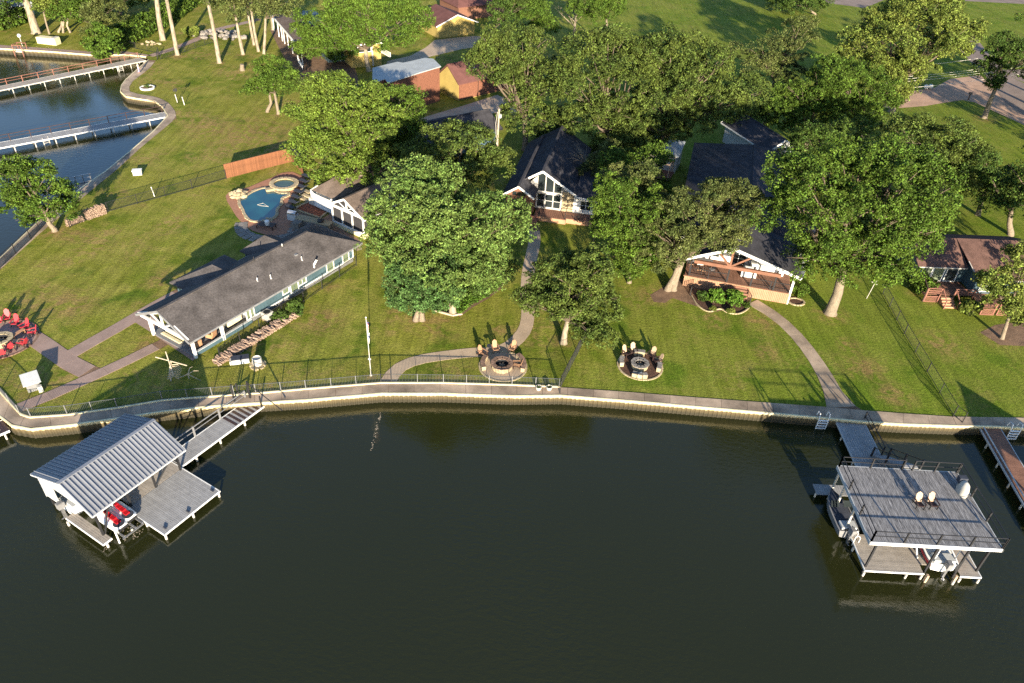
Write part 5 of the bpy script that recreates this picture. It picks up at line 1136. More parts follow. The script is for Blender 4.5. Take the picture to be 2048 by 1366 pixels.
t = thing('neighbour_boathouse', 'gable roofed boathouse standing in the water beyond the right edge', 'boathouse', (46.3, 29.6, 0), PI / 2)
roof(t, 0, 9, -3.6, 3.8, 3.3, 5.3, M['metal'])
for (x, y) in ((.3, 3.3), (8.7, 3.3), (.3, -3.2), (8.7, -3.2)): MB().bb(x - .1, x + .1, y - .1, y + .1, -1.5, 3.3).build('roof_post', M['dirtyw'], t)
planks(t, .2, 8.8, 0, 1.5, .6, M['decktan'], 'x', .3)
# ---------------- piers
def pier(name, label, a, b_, w, z, mt, railmt, side=1, n=9, low=False, rim='dirtyw', bw=.25, rail=True, stop=True):
    a = Vector((*a[:2], 0)); b2 = Vector((*b_[:2], 0)); d = b2 - a; L_ = d.length; ang = math.atan2(d.y, d.x)
    t = thing(name, label, 'pier', a, ang)
    planks(t, 0, L_, -w / 2, w / 2, z, mt, 'y', bw)
    m = MB(); m.bb(0, L_, -w / 2 - .08, -w / 2 - .01, z - .16, z + .01); m.bb(0, L_, w / 2 + .01, w / 2 + .08, z - .16, z + .01); m.build('dock_rim', M[rim], t)
    for i in range(n):
        x = .4 + (L_ - .8) * i / (n - 1)
        for s in (-1, 1): MB().tube([(x, s * (w / 2 - .05), -1.6), (x, s * (w / 2 - .05), z - .2)], .08, 7).build('dock_pile', M['dirtyw'], t)
        if rail: MB().bb(x - .05, x + .05, side * (w / 2) - .05, side * (w / 2) + .05, z - .1, z + 1.0).build('rail_post', M[railmt], t)
    if rail:
        m = MB(); m.bar((.2, side * w / 2, z + .98), (L_ - .2, side * w / 2, z + .98), .07); m.bar((.2, side * w / 2, z + .55), (L_ - .2, side * w / 2, z + .55), .05); m.build('hand_rail', M[railmt], t)
    return t
# pixel lines: centre of deck at its own height
def pl(px, z): return G(*px, z)
pier('long_pier', 'upper long pier with red brown railings across the dark cove', pl((-160, 209), .9), pl((286, 118), .9), 2.0, .9, M['decktan'], 'redwood', 1, 15, bw=.25)
pier('long_pier', 'lower long pier with a pale edge and thin rails across the blue cove', pl((-160, 320), .9), pl((334, 228), .9), 2.0, .9, M['deckcomp'], 'darkwood', 1, 13, rim='white', bw=.25)
pier('slim_pier', 'narrow dark walkway by the shore below the lower long pier', pl((118, 377), .6), pl((190, 361), .6), .5, .6, M['darkwood'], 'steel', 1, 5, bw=.25)
pier('corner_pier', 'dark slatted pier end with a pale edge at the far left below the seawall', pl((-60, 880), .8), pl((12, 850), .8), 1.6, .8, M['darkwood'], 'steel', -1, 3, rim='white', rail=False)
pier('plank_pier', 'weathered reddish plank pier leaving the right edge of the frame', pl((1973, 843), .8), pl((2130, 1110), .8), 1.75, .8, M['deckred'], 'steel', 1, 7, rim='greypaint', rail=False, bw=.2)
t = thing('hose_pipe', 'pale pipe laid along the middle of the reddish pier', 'pipe', pl((1957, 838), .9)); q = pl((2100, 1085), .9) - t.location; MB().tube([(0, 0, .05), tuple(Vector(q) + Vector((0, 0, .05)))], .06, 6).build('pipe', M['greypaint'], t)
def ladder(label, px, z=1.05, w=.62, rz=0, name='swim_ladder', loc=None):
    t = thing(name, label, 'ladder', loc or G(*px, z), rz, 'white ladders on the seawall')
    b = MB()
    for s in (-1, 1): b.tube([(s * w / 2, .45, 0), (s * w / 2, .30, .55), (s * w / 2, -.1, .62), (s * w / 2, -.2, .2), (s * w / 2, -.2, -1.6)], .04, 6)
    b.build('ladder_rail', M['white'], t)
    for k in range(5): MB().bb(-w / 2, w / 2, -.28, -.12, -1.3 + k * .3, -1.26 + k * .3).build('rung', M['white'], t)
ladder('white swim ladder on the seawall just left of the blue shaded pier', (1646, 837), w=.85); ladder('white swim ladder on the seawall beyond the reddish pier', (2029, 858), w=.85)
for lb, px, z in (('short wooden step ladder hanging from the lower long pier', (90, 276), .9), ('short wooden step ladder hanging from the upper long pier', (240, 133), .9)):
    a = G(*px, z); t = thing('pier_ladder', lb, 'ladder', a, R(60)); b = MB(); b.bb(-.45, -.38, -.1, .0, -1.2, .1); b.bb(.38, .45, -.1, 0, -1.2, .1); b.build('ladder_rail', M['dirtyw'], t)
    for k in range(4): MB().bb(-.4, .4, -.22, .0, -.95 + k * .28, -.9 + k * .28).build('rung', M['dirtyw'], t)
# ================================================================== fences and small things
o_ = 0
fence('picket_fence', 'black picket fence along the seawall walkway from the left edge to the garden gate', [(-60,735),(0,783),(40,828),(62,834),(135,829),(235,815),(325,800),(425,792),(512,786),(612,778),(762,765)], 1.0, posts=2.4, pale='grey_mid', mt='fence', post=.05)
fence('picket_fence', 'black picket fence along the walkway right of the garden gate', [(783,765),(887,766),(1024,770),(1118,774)], 1.0, posts=2.4, pale='grey_mid', mt='fence', post=.05)
t = fence('garden_gate', 'black gate where the garden path meets the walkway', [(762,765),(783,765)], 1.0, posts=1.3, cat='gate')
fence('yard_fence', 'black fence climbing from the walkway behind the two white planters to the gabled house', [(1120,788),(1121,776),(1171,677),(1182,560),(1187,470)], 1.5, pk=.16, posts=2.6)
fence('wire_fence', 'wire fence running up the lawn from the seawall before the brown roofed cottage', [(1924,846),(1906,832),(1808,668),(1765,588)], 1.25, pk=.2, posts=3.0, thin=.012)
fence('picket_fence', 'black picket fence between the wood piles and the cedar fence', [(140,455),(217,424),(385,378),(453,358)], 1.3, pk=.14, posts=3.4)
fence('picket_fence', 'black picket fence beside the cove walkway at the left edge', [(96,444),(62,480),(0,538),(-60,590)], 1.3, pk=.14, posts=2.6)
fence('wire_fence', 'black wire fence beside the blue grey cottage and its long wood stack', [(441,718),(520,658),(608,604),(713,532)], 1.3, pk=.2, posts=3.4, thin=.012)
fence('wire_fence', 'black fence at the head of the upper long pier', [(250,93),(318,108),(315,120)], 1.2, pk=.3, posts=2.5)
fence('wire_fence', 'thin black fence along the lawn path toward the rock pile', [(322,119),(370,104),(430,84)], 1.2, pk=.3, posts=2.8)
# cedar fence of single pickets
A = G(453, 357); B = G(585, 323); d = (B - A); L_ = d.length; t = thing('cedar_fence', 'tall orange cedar board fence behind the pool', 'fence', A, math.atan2(d.y, d.x))
n = int(L_ / .15); me = MB().bb(-.068, .068, -.012, .012, .03, 1.95).mesh('board', M['cedar'])
for i in range(n): link('board', me, t, ((i + .5) * L_ / n, -.03 + random.uniform(-.004, .004), random.uniform(-.01, .01)))
b = MB(); b.bb(0, L_, 0, .05, .3, .4); b.bb(0, L_, 0, .05, 1.6, 1.7); b.bb(0, L_, -.08, .07, 1.96, 2.0); b.build('fence_rail', M['cedar'], t)
for i in range(7): MB().bb(i * L_ / 6 - .05, i * L_ / 6 + .05, 0, .1, 0, 2.0).build('fence_post', M['cedar'], t)
A = G(583, 323); B = G(607, 352); d = B - A; L_ = d.length; t = thing('gate_wall', 'short cedar gate wall with a dark tiled cap beside the round spa', 'gate', A, math.atan2(d.y, d.x))
n = int(L_ / .15)
for i in range(n): link('board', me, t, ((i + .5) * L_ / n, 0, .15))
tl = MB().bb(-.1, .1, -.35, .35, 0, .05).mesh('cap_tile', M['darkwood'])
for i in range(int(L_ / .24)): link('cap_tile', tl, t, (.12 + i * .24, 0, 2.16 + .02 * (i % 2)))
MB().bb(L_ * .3, L_ * .6, .03, .06, 1.0, 1.35).build('hatch', M['darkwood'], t)
t = thing('utility_box', 'white meter box with a pipe in front of the cedar fence', 'meter box', G(541, 331)); MB().bb(-.25, .25, -.1, .1, .4, 1.1).build('box', M['white'], t); MB().bb(-.2, -.12, -.05, .05, 0, .4).bb(.12, .2, -.05, .05, 0, .4).build('stand', M['white'], t)
t = thing('utility_box', 'small cream meter box right of the white one before the cedar fence', 'meter box', G(547, 329)); MB().bb(-.1, .1, -.1, .1, .5, 1.1).build('box', M['cream'], t); MB().bb(-.04, .04, -.04, .04, 0, .5).build('stand', M['cream'], t)

# ---------------- pool area
Z8 = lambda pts: [(440 + x / 6.21, 280 + y / 6.21) for x, y in pts]
deck_out = Z8([(70,700),(110,655),(360,590),(520,520),(650,470),(760,415),(900,400),(1060,470),(1010,600),(960,680),(890,800),(850,900),(1060,1070),(960,1140),(760,1200),(560,1180),(400,1130),(280,1040),(200,950),(140,850),(90,770)])
pool_px = Z8([(330,690),(400,645),(480,610),(560,592),(640,600),(700,645),(770,660),(830,655),(835,690),(765,715),(750,770),(735,810),(700,850),(695,930),(600,985),(480,1003),(370,985),(310,910),(290,850),(255,790),(250,730),(280,700)])
PZ = 1.18
flat('pool_patio', deck_out, M['paver'], 1.06)
pp = smooth_line([Vector((*p, 0)) for p in poly_px(pool_px, PZ) + [poly_px(pool_px, PZ)[0]]], 3)[:-1]
cpool = sum(pp, Vector()) / len(pp)
t = thing('swimming_pool', 'kidney shaped swimming pool with a stone rim', 'pool', (cpool.x, cpool.y, 1.0))
m_ = mat('pool_water', (.010, .085, .095), .05, .35, .35, col2=(.004, .035, .055), spec=.6)
o = sheet('pool_water', [(p.x - cpool.x, p.y - cpool.y) for p in pp], .10, m_, None, t)
rs = resample([p - cpool for p in pp] + [pp[0] - cpool], .42)
for a, c in zip(rs, rs[1:]):
    md = (a + c) / 2; out = Vector((md.x, md.y, 0)).normalized(); dd_ = (c - a)
    w_ = .34 + random.uniform(-.06, .1); MB().box((0, 0, 0), (dd_.length * .94, w_, .13 + random.uniform(0, .03))).build('rim_stone', M['stone'], t, loc=(md.x + out.x * w_ * .4, md.y + out.y * w_ * .4, .11)).rotation_euler = (0, 0, math.atan2(dd_.y, dd_.x))
b = MB(); b.tube([(-.6,-.9,.115),(0,-.4,.12),(.5,-.9,.12),(.9,-1.2,.12),(-.2,-1.1,.12),(-.6,-.9,.115)], .025, 5, cap=False); b.build('cleaner_hose', M['dirtyw'], t)
c = G(568, 367, 1.4); t = thing('round_spa', 'round raised stone spa beside the swimming pool', 'spa', (c.x, c.y, 1.0))
MB().lathe((0, 0, 0), [(1.75, 0), (1.75, .42)], 28).build('spa_wall', M['stone'], t)
for i in range(22):
    a = i * 2 * PI / 22; MB().box((0, 0, 0), (.60, .42, .07)).build('rim_stone', M['stone'], t, loc=(math.cos(a) * 1.58, math.sin(a) * 1.58, .455)).rotation_euler = (0, 0, a); 
mw = mat('spa_water', (.05, .07, .02), .08, .4, 1, spec=.5); MB().lathe((0, 0, .36), [(0, 0), (1.36, 0)], 24).build('spa_water', mw, t)
MB().lathe((0, 0, 0), [(1.32, .35), (1.32, .48)], 24).build('inner_wall', M['stone'], t)
MB().box((-1.2, -1.5, .2), (1.5, .7, .35), .5).build('spillway', M['stone'], t)
def rocks(name, label, px, n, sx, sy, sz, mt='stone', rmin=.2, rmax=.5, z=1.0, cat='rock pile', loc=None, kid='rock'):
    c = loc or G(*px, z); t = thing(name, label, cat, c)
    for i in range(n):
        a = random.uniform(0, 6.28); r = math.sqrt(random.random()); rr = random.uniform(rmin, rmax); b = MB()
        me = bmesh.new(); bmesh.ops.create_icosphere(me, subdivisions=1, radius=1)
        for v in me.verts: v.co *= random.uniform(.75, 1.15)
        ms = bpy.data.meshes.new(kid); me.to_mesh(ms); me.free(); ms.materials.append(M[mt])
        o = link(kid, ms, t, (math.cos(a) * r * sx, math.sin(a) * r * sy, rr * .3 + random.random() * sz * (1 - r)), random.uniform(0, 6)); o.scale = (rr, rr * random.uniform(.7, 1), rr * random.uniform(.4, .7))
    return t
rocks('rock_waterfall', 'pale boulder waterfall at the left end of the swimming pool', (481, 392), 16, 1.1, .8, .9, 'stone', .35, .6, cat='rock waterfall')
rocks('rock_group', 'pale rocks on the near rim of the swimming pool', (536, 441), 8, .9, .35, .3, 'stone', .15, .32)
rocks('rock_group', 'rough stone heap on the grass between the trunks of the left lawn', (440, 72), 60, 5.5, 3.2, .8, 'stone_g', .3, .8)
rocks('rock_ring', 'ring of pale stones under the tall trunk with the tan patch', (303, 88), 14, 2.2, 1.2, .2, 'stone', .2, .45)
# flagstone terrace of single stones below the pool
t = thing('flagstone_terrace', 'grey flagstone steps curving round the near side of the pool patio', 'terrace', G(530, 470)); t['kind'] = 'structure'; del t['category']; del t['label']
for ring, (rad, z) in enumerate(((4.3, .02), (3.8, .05), (3.3, .08))):
    for i in range(14):
        a = R(188 + i * 12.5); b = MB(); b.box((0, 0, 0), (.52, .78, .10)); o = b.build('flagstone', M['stone_g'], t, loc=(.3 + math.cos(a) * rad * 1.0, 2.7 + math.sin(a) * rad, z)); o.rotation_euler = (0, 0, a + random.uniform(-.08, .08)); o.scale = (random.uniform(.85, 1.05), random.uniform(.9, 1.05), 1)
for i in range(24):
    o = MB().prism([(math.cos(k * 1.047) * random.uniform(.3, .45), math.sin(k * 1.047) * random.uniform(.25, .4)) for k in range(6)], 0, .05).build('flagstone', M['stone_g'], t, loc=(2.6 + (i % 6) * .78 + random.uniform(-.1, .1), 1.0 + (i // 6) * .8 + random.uniform(-.1, .1), .035))
def sofa_set():
    t = thing('outdoor_bench', 'dark slatted bench table with a white jug by the near pool rim', 'bench', G(533, 455, 1.06), az(100))
    b = MB()
    for i in range(7): b.bb(-1.1, 1.1, -.5 + i * .15, -.39 + i * .15, .42, .46)
    b.build('seat', M['darkwood'], t)
    for s in (-1, 1):
        for q in (-1, 1): MB().bb(s * 1.0 - .05, s * 1.0 + .05, q * .42 - .05, q * .42 + .05, 0, .42).build('leg', M['darkwood'], t)
sofa_set()
t = thing('white_jug', 'white round topped jug standing on the dark bench by the pool', 'jug', G(535, 450, 1.55)); MB().lathe((0, 0, 0), [(0.0, 0), (.2, 0), (.25, .25), (.3, .5), (.22, .6), (0, .62)], 12).build('body', M['white'], t)
for i in range(7):
    p = G(616 - i * 5.2, 356 + i * 10.5, 1.08); t = thing('pool_lounger', ['dark pool lounger nearest the cedar gate wall', 'second dark pool lounger from the cedar gate wall', 'third dark pool lounger from the cedar gate wall', 'middle dark pool lounger of the row of seven', 'third dark pool lounger from the outdoor grill', 'second dark pool lounger from the outdoor grill', 'dark pool lounger nearest the outdoor grill'][i], 'lounger', p, az(-58), 'dark loungers in a row by the pool')
    b = MB(); b.box((.3, 0, .3), (1.3, .6, .06)); b.build('seat', M['navy'], t); MB().box((-.55, 0, .48), (.7, .6, .06), 0, 0, .6).build('backrest', M['navy'], t)
    b = MB()
    for s in (-1, 1): b.bar((-.8, s * .3, .28), (.95, s * .3, .28), .04); b.bar((.8, s * .3, 0), (.8, s * .3, .28), .04); b.bar((-.3, s * .3, 0), (-.3, s * .3, .28), .04)
    b.build('frame', M['black'], t)
t = thing('rock_garden', 'rectangular bed of rust coloured rock with a pale kerb below the balcony', 'garden bed', G(627, 420)); q = [G(x, y) - t.location for x, y in ((625, 402), (662, 420), (640, 437), (590, 420), (601, 412))]
MB().prism([(p.x, p.y) for p in q], 0, .10).build('lava_rock', M['rust_rock'], t)
for a, c in zip(q, q[1:] + q[:1]): MB().bar(a + Vector((0, 0, .08)), c + Vector((0, 0, .08)), .28, .16).build('kerb', M['stone'], t)
flat('side_patio', [(577,432),(600,424),(640,440),(664,424),(668,447),(690,462),(720,480),(722,492),(706,488),(650,462),(610,452)], M['stone_b'], 1.012)
flat('sand_walk', [(697,478),(722,486),(724,500),(712,502)], M['stone'], 1.03)
t = thing('outdoor_kitchen', 'stone outdoor kitchen counter with a built in black cooker below the pool loungers', 'outdoor kitchen', G(601, 448), az(108))
MB().bb(-.2, 4.2, -.5, .5, 0, .9).build('counter', M['stone_g'], t); MB().bb(-.3, 4.3, -.58, .58, .9, .97).build('worktop', M['stone'], t); MB().bb(-.2, .8, -1.6, .5, 0, .9).build('counter', M['stone_g'], t)
MB().lathe((2.9, 0, .97), [(.38, 0), (.42, .15), (.3, .35), (0, .42)], 16).build('kettle_cooker', M['black'], t)
t = thing('gas_grill', 'white gas grill with a grey lid at the pool end of the outdoor kitchen', 'grill', G(587, 440, 1.0), az(108)); MB().bb(-.6, .6, -.35, .35, 0, .9).build('cabinet', M['greypaint'], t)
b = MB(); b.tube([(-.55, 0, .9), (.55, 0, .9)], .36, 14); b.build('lid', M['steel'], t); MB().bar((-.4, -.4, 1.0), (.4, -.4, 1.0), .04).build('handle', M['black'], t)
for k in range(3):
    p = G(612 - k * 1.5, 386 + k * 7, 1.0); tag(MB().box((0, 0, .08 + .1 * (2 - k)), (1.6, .5, .2), az(125)).build('garden_step', M['stone'], loc=p), ['highest pale step beside the white balcony', 'middle pale step beside the white balcony', 'lowest pale step beside the white balcony'][k], 'step', 'pale steps beside the balcony')

# ---------------- fire pits
def fire_pit(name, label, c, r, hgt, mt, cap):
    t = thing(name, label, 'fire pit', c); n = 14
    for lay in range(2):
        for i in range(n):
            a = (i + .5 * lay) * 2 * PI / n; o = MB().box((0, 0, 0), (.24, 2 * PI * r / n * .93, hgt / 2 * .95)).build('wall_stone', M[mt], t, loc=(math.cos(a) * (r - .12), math.sin(a) * (r - .12), hgt * (.25 + .5 * lay))); o.rotation_euler = (0, 0, a)
    for i in range(10):
        a = i * 2 * PI / 10; o = MB().prism([(-.2, -2 * PI * r / 10 * .42), (.22, -2 * PI * r / 10 * .52), (.22, 2 * PI * r / 10 * .52), (-.2, 2 * PI * r / 10 * .42)], 0, .07).build('cap_stone', M[cap], t, loc=(math.cos(a) * (r - .15), math.sin(a) * (r - .15), hgt)); o.rotation_euler = (0, 0, a)
    MB().lathe((0, 0, 0), [(r - .34, .05), (r - .34, hgt + .02)], 20).build('liner', M['black'], t); MB().lathe((0, 0, .18), [(0, 0), (r - .3, 0)], 20).build('ash_bed', M['dark'], t)
    b = MB()
    for k in range(5): a = k * 1.3; b.bar((math.cos(a) * .3, math.sin(a) * .3, .24), (-math.cos(a + .4) * .28, -math.sin(a + .4) * .28, .34), .08)
    b.build('burnt_log', M['bark'], t); return t
def pad(name, c, r, mt, rim):
    p = [(c.x + math.cos(a * PI / 24) * r, c.y + math.sin(a * PI / 24) * r) for a in range(48)]; o = sheet(name, p, 1.035, M[mt])
    k = 0
    for i in range(30):
        a = i * 2 * PI / 30; q = MB().box((0, 0, 0), (.16, 2 * PI * r / 30 * .95, .09)).build('edge_stone', M[rim], o, loc=(c.x + math.cos(a) * r, c.y + math.sin(a) * r, 1.03)); q.rotation_euler = (0, 0, a)
    return o
def arc_bench(label, c, r, a0, a1, mt, cap, w=.42, hgt=.42):
    t = thing('stone_bench', label, 'stone bench', (c.x, c.y, 1.035)); n = max(3, int(abs(a1 - a0) * r / .42))
    for i in range(n):
        a = R(0) + a0 + (a1 - a0) * (i + .5) / n; l = abs(a1 - a0) * r / n
        o = MB().box((0, 0, 0), (w * .88, l * .96, hgt)).build('bench_block', M[mt], t, loc=(math.cos(a) * r, math.sin(a) * r, hgt / 2)); o.rotation_euler = (0, 0, a)
        o = MB().box((0, 0, 0), (w, l * .97, .07)).build('cap_stone', M[cap], t, loc=(math.cos(a) * r, math.sin(a) * r, hgt + .035)); o.rotation_euler = (0, 0, a)
def ring_chairs(c, spots, seatm, backm, labels, group, name='garden_chair', rad=None):
    for (px, py), lb in zip(spots, labels):
        p = G(px, py, 1.55); d = Vector((c.x - p.x, c.y - p.y, 0)); a = math.atan2(d.y, d.x); p.z = 1.04; lounge_chair(name, lb, p, a, seatm, backm, group)
# centre
c1 = G(1006, 733); pad('centre_fire_pad', c1, 2.2, 'concrete_p', 'stone'); k = G(1004, 727, 1.5); k.z = 1.035
fire_pit('fire_pit', 'brown stone ring fire pit on the pale round pad behind the black fence', k, .95, .48, 'stone', 'stone_b')
arc_bench('curved brown bench on the left side of the pale round pad', c1, 1.9, R(150), R(205), 'stone', 'stone_b'); arc_bench('curved brown bench on the right side of the pale round pad', c1, 1.95, R(-22), R(48), 'stone', 'stone_b')
ring_chairs(k, [(966,703),(991,694),(1025,694),(1034,726)], 'tanplastic', 'tanplastic', ['tan chair at the left of the pale round pad', 'tan chair behind the small table on the pale round pad', 'tan chair standing where the garden path meets the pale round pad', 'folding chair against the right curved bench of the pale round pad'], 'tan chairs round the brown stone fire pit')
t = thing('side_table', 'small round dark table between the tan chairs', 'table', G(979, 700, 1.04)); MB().lathe((0, 0, .5), [(0, .03), (.28, .03), (.28, 0), (0, 0)], 16).build('table_top', M['navy'], t); MB().tube([(0, 0, 0), (0, 0, .5)], .035, 8).build('leg', M['black'], t)
# right
c2 = G(1280, 732); pad('mulch_fire_pad', c2, 2.1, 'mulch', 'stone'); k = G(1280, 727, 1.4); k.z = 1.035
fire_pit('fire_pit', 'cream stone ring fire pit on the dark mulched circle', k, .78, .42, 'stone', 'stone_g')
arc_bench('curved stone bench at the back of the mulched circle', c2, 1.75, R(70), R(105), 'stone', 'stone_g'); arc_bench('curved stone bench at the left of the mulched circle', c2, 1.8, R(155), R(190), 'stone', 'stone_g')
arc_bench('short stone bench at the right of the mulched circle', c2, 1.8, R(-28), R(5), 'stone', 'stone_g'); arc_bench('stone bench nearest the lake in the mulched circle', c2, 1.8, R(240), R(284), 'stone', 'stone_g')
ring_chairs(k, [(1254,703),(1268,699),(1303,706),(1315,718)], 'darkwood', 'paleback', ['leftmost pale backed chair on the mulched circle', 'tallest pale backed chair, second from left on the mulched circle', 'tan backed chair, third from left on the mulched circle', 'rightmost tan backed chair on the mulched circle'], 'pale backed chairs round the mulched circle')
t = thing('fire_tools', 'dark tool lying on the lake side bench of the mulched circle', 'tools', G(1274, 747, 1.55)); MB().bar((-.5, 0, 0), (.5, -.1, .05), .04).build('rod', M['black'], t); MB().bar((.1, -.05, 0), (.45, .1, .12), .1, .03).build('blade', M['steel'], t)
# left red chairs
c3 = G(2, 680); pad('paver_fire_pad', c3, 3.1, 'pave_b', 'stone_b'); k = G(2, 679, 1.4); k.z = 1.04
fire_pit('fire_pit', 'cream stone fire pit among the red chairs at the left edge', k, .95, .48, 'stone', 'stone')
ring_chairs(k, [(13,632),(29,642),(47,650),(62,661),(44,683),(17,690),(3,701),(-4,640)], 'red', 'red', ['red chair farthest back in the row left of the cottage', 'second red chair from the back of the row', 'third red chair from the back of the row', 'red chair at the right end where the path begins', 'red chair standing right of the red chairs seen from behind', 'red chair seen from behind, in front of the fire pit', 'red chair at the lower left corner of the paved circle', 'red chair cut by the left edge of the photo'], 'red chairs round the left fire pit', 'red_chair')
t = thing('slatted_bench', 'tan slatted bench between the red chairs', 'bench', G(38, 672, 1.04), az(20)); b = MB()
for i in range(4): b.bb(-.7, .7, -.2 + i * .1, -.12 + i * .1, .38, .42)
b.build('seat', M['tanplastic'], t); MB().bb(-.6, -.5, -.2, .2, 0, .38).build('leg', M['tanplastic'], t); MB().bb(.5, .6, -.2, .2, 0, .38).build('leg', M['tanplastic'], t)
t = thing('wood_crate', 'small tan crate table on the lake side of the left fire pit', 'crate', G(35, 689, 1.04), .3); MB().bb(-.3, .3, -.3, .3, .38, .43).build('table_top', M['tanplastic'], t)
for s in (-1, 1):
    for q in (-1, 1): MB().bb(s * .25 - .03, s * .25 + .03, q * .25 - .03, q * .25 + .03, 0, .38).build('leg', M['tanplastic'], t)

# ---------------- wood piles
def woodpile(name, label, a, b_, rows, w, r=.07, ln=.42, lean=.15):
    A, B = G(*a), G(*b_); d = B - A; L_ = d.length; t = thing(name, label, 'firewood', A, math.atan2(d.y, d.x)); vs = []
    n = int(L_ / (r * 2.15)); cnt = 0; extra = MB(); mes = []
    for k in range(4):
        rr = [r * random.uniform(.7, 1.2) for _ in range(6)]
        b = MB(); b.v = [(math.cos(i * 1.047) * rr[i], s * ln / 2, math.sin(i * 1.047) * rr[i]) for s in (-1, 1) for i in range(6)]; b.f = [tuple(range(6)), tuple(range(6, 12))[::-1]] + [(i, i + 6, (i + 1) % 6 + 6, (i + 1) % 6) for i in range(6)]; mes.append(b.mesh('log', M['log']))
    for col in range(w):
        for row in range(rows):
            for i in range(n):
                if cnt >= 298: break
                if row == rows - 1 and random.random() < .35: continue
                o = link('log', random.choice(mes), t, ((i + .5 * (row % 2) + random.uniform(-.2, .2)) * r * 2.15, col * (ln + .04) + random.uniform(-.06, .06), r * .9 + row * r * 1.8), random.uniform(-lean, lean)); o.rotation_euler.x = random.uniform(-.06, .06); cnt += 1
    return t
woodpile('firewood_stack', 'long low stack of split firewood along the blue grey cottage', (437, 730), (603, 627), 3, 2, .085, .50, .35)
woodpile('firewood_stack', 'tall orange brown firewood stack at the right by the cove walkway', (174, 440), (214, 426), 10, 1, .075, .42)
woodpile('firewood_stack', 'lower firewood stack beside the shore tree', (134, 452), (170, 441), 6, 1, .075, .42)
# ---------------- objects around the cottage
def condenser(label, px):
    t = thing('air_conditioner', label, 'air conditioner', G(*px), az(31)); MB().bb(-.42, .42, -.42, .42, .08, .82).build('cabinet', M['dirtyw'], t); MB().lathe((0, 0, .83), [(0, 0), (.36, 0)], 18).build('fan_grille', M['black'], t); MB().bb(-.5, .5, -.5, .5, 0, .08).build('base_pad', M['concrete'], t)
    b = MB()
    for i in range(6): b.bb(-.44, .44, -.44, .44, .16 + i * .11, .175 + i * .11)
    b.build('louvre', M['greypaint'], t)
condenser('boxy cream air conditioner beside the blue grey cottage wall', (536, 637))
t = thing('storage_bin', 'grey storage chest with a dark lid before the firewood stack', 'chest', G(482, 724), az(72)); MB().bb(-.75, .75, -.32, .32, 0, .5).build('body', M['greypaint'], t); MB().bb(-.78, .78, -.35, .35, .5, .58).build('lid', M['navy'], t); MB().bb(-.95, -.8, -.3, .3, 0, .35).build('side_bracket', M['dirtyw'], t)
t = thing('stone_well', 'white cylindrical barrel on a stone base near the black fence', 'barrel', G(516, 731)); MB().lathe((0, 0, .12), [(.40, 0), (.45, .3), (.42, .75), (.36, .78), (.34, .68), (0, .66)], 20).build('barrel', M['dirtyw'], t)
for i in range(9): a = i * .7; o = MB().box((0, 0, 0), (.36, .3, .18)).build('base_stone', M['stone'], t, loc=(math.cos(a) * .55, math.sin(a) * .55, .09)); o.rotation_euler = (0, 0, a)
MB().bb(-.12, .12, -.85, -.6, 0, .25).build('base_stone', M['stone'], t)
t = thing('dog_house', 'small shed with a pale sheet roof standing on the corner lawn', 'shed', G(68, 775), az(52)); MB().bb(-.5, .5, -.55, .55, 0, .9).build('wall', M['grey_mid'], t); MB().slab([Vector((-.68, -.78, .92)), Vector((.68, -.78, .92)), Vector((.68, .72, 1.2)), Vector((-.68, .72, 1.2))], .05).build('roof', M['greypaint'], t); MB().bb(.25, .6, -1.05, -.72, 0, .6).build('step_box', M['dirtyw'], t)
t = thing('driftwood_cross', 'driftwood sculpture of a crossed pole and curved ribs in the shaded lawn', 'sculpture', G(342, 762)); MB().tube([(-1.3, .9, 1.9), (1.6, .4, 1.55)], .05, 6).build('pole', M['driftwood'], t); MB().tube([(.5, -.2, .9), (-.3, 1.0, 2.5)], .05, 6).build('pole', M['driftwood'], t); MB().tube([(0, 0, 0), (0, .3, 1.0), (.15, .6, 1.7)], .07, 6).build('stem', M['driftwood'], t)
for k in range(8): s = k / 7; MB().tube([(-.2 + s * .3, -.1 + s * .5, .3 + s * 1.2), (.35 + s * .35, .1 + s * .45, .5 + s * 1.0), (.75 + s * .25, .1 + s * .4, .15 + s * .9)], [.045, .04, .015], 5).build('rib', M['driftwood'], t)
t = thing('driftwood_branch', 'bleached branch sculpture right of the driftwood ribs', 'sculpture', G(378, 757)); b = MB()
for (x, y, z) in ((-1.1, -.2, .1), (.9, .3, .7), (.3, .6, .9), (1.2, -.3, .1)): b.tube([(0, 0, .5), (x * .6, y * .5, z + .1), (x, y, z)], [.045, .03, .012], 5)
b.tube([(0, 0, 0), (0, 0, .55)], .05, 6); b.build('branch', M['driftwood'], t)
b = None
for i, (x, lb) in enumerate(((1077, 'left of two round white planters on the seawall walkway'), (1098, 'right of two round white planters on the seawall walkway'))):
    t = thing('planter', lb, 'planter', G(x, 779, 1.05), 0, 'white planters on the walkway'); MB().lathe((0, 0, 0), [(.0, 0), (.2, 0), (.28, .25), (.29, .36), (.24, .36), (.22, .28), (0, .26)], 18).build('pot', M['dirtyw'], t); MB().lathe((0, 0, .27), [(0, 0.02), (.26, 0)], 12).build('soil', M['soil'], t)
    o = bpy.data.objects.new('plant', quads_mesh('plant', leaf_cloud(np.array([[0, 0, .36]]), np.array([.18]), 30, .09), M['leaf_dark'])); COL.objects.link(o); o.parent = t
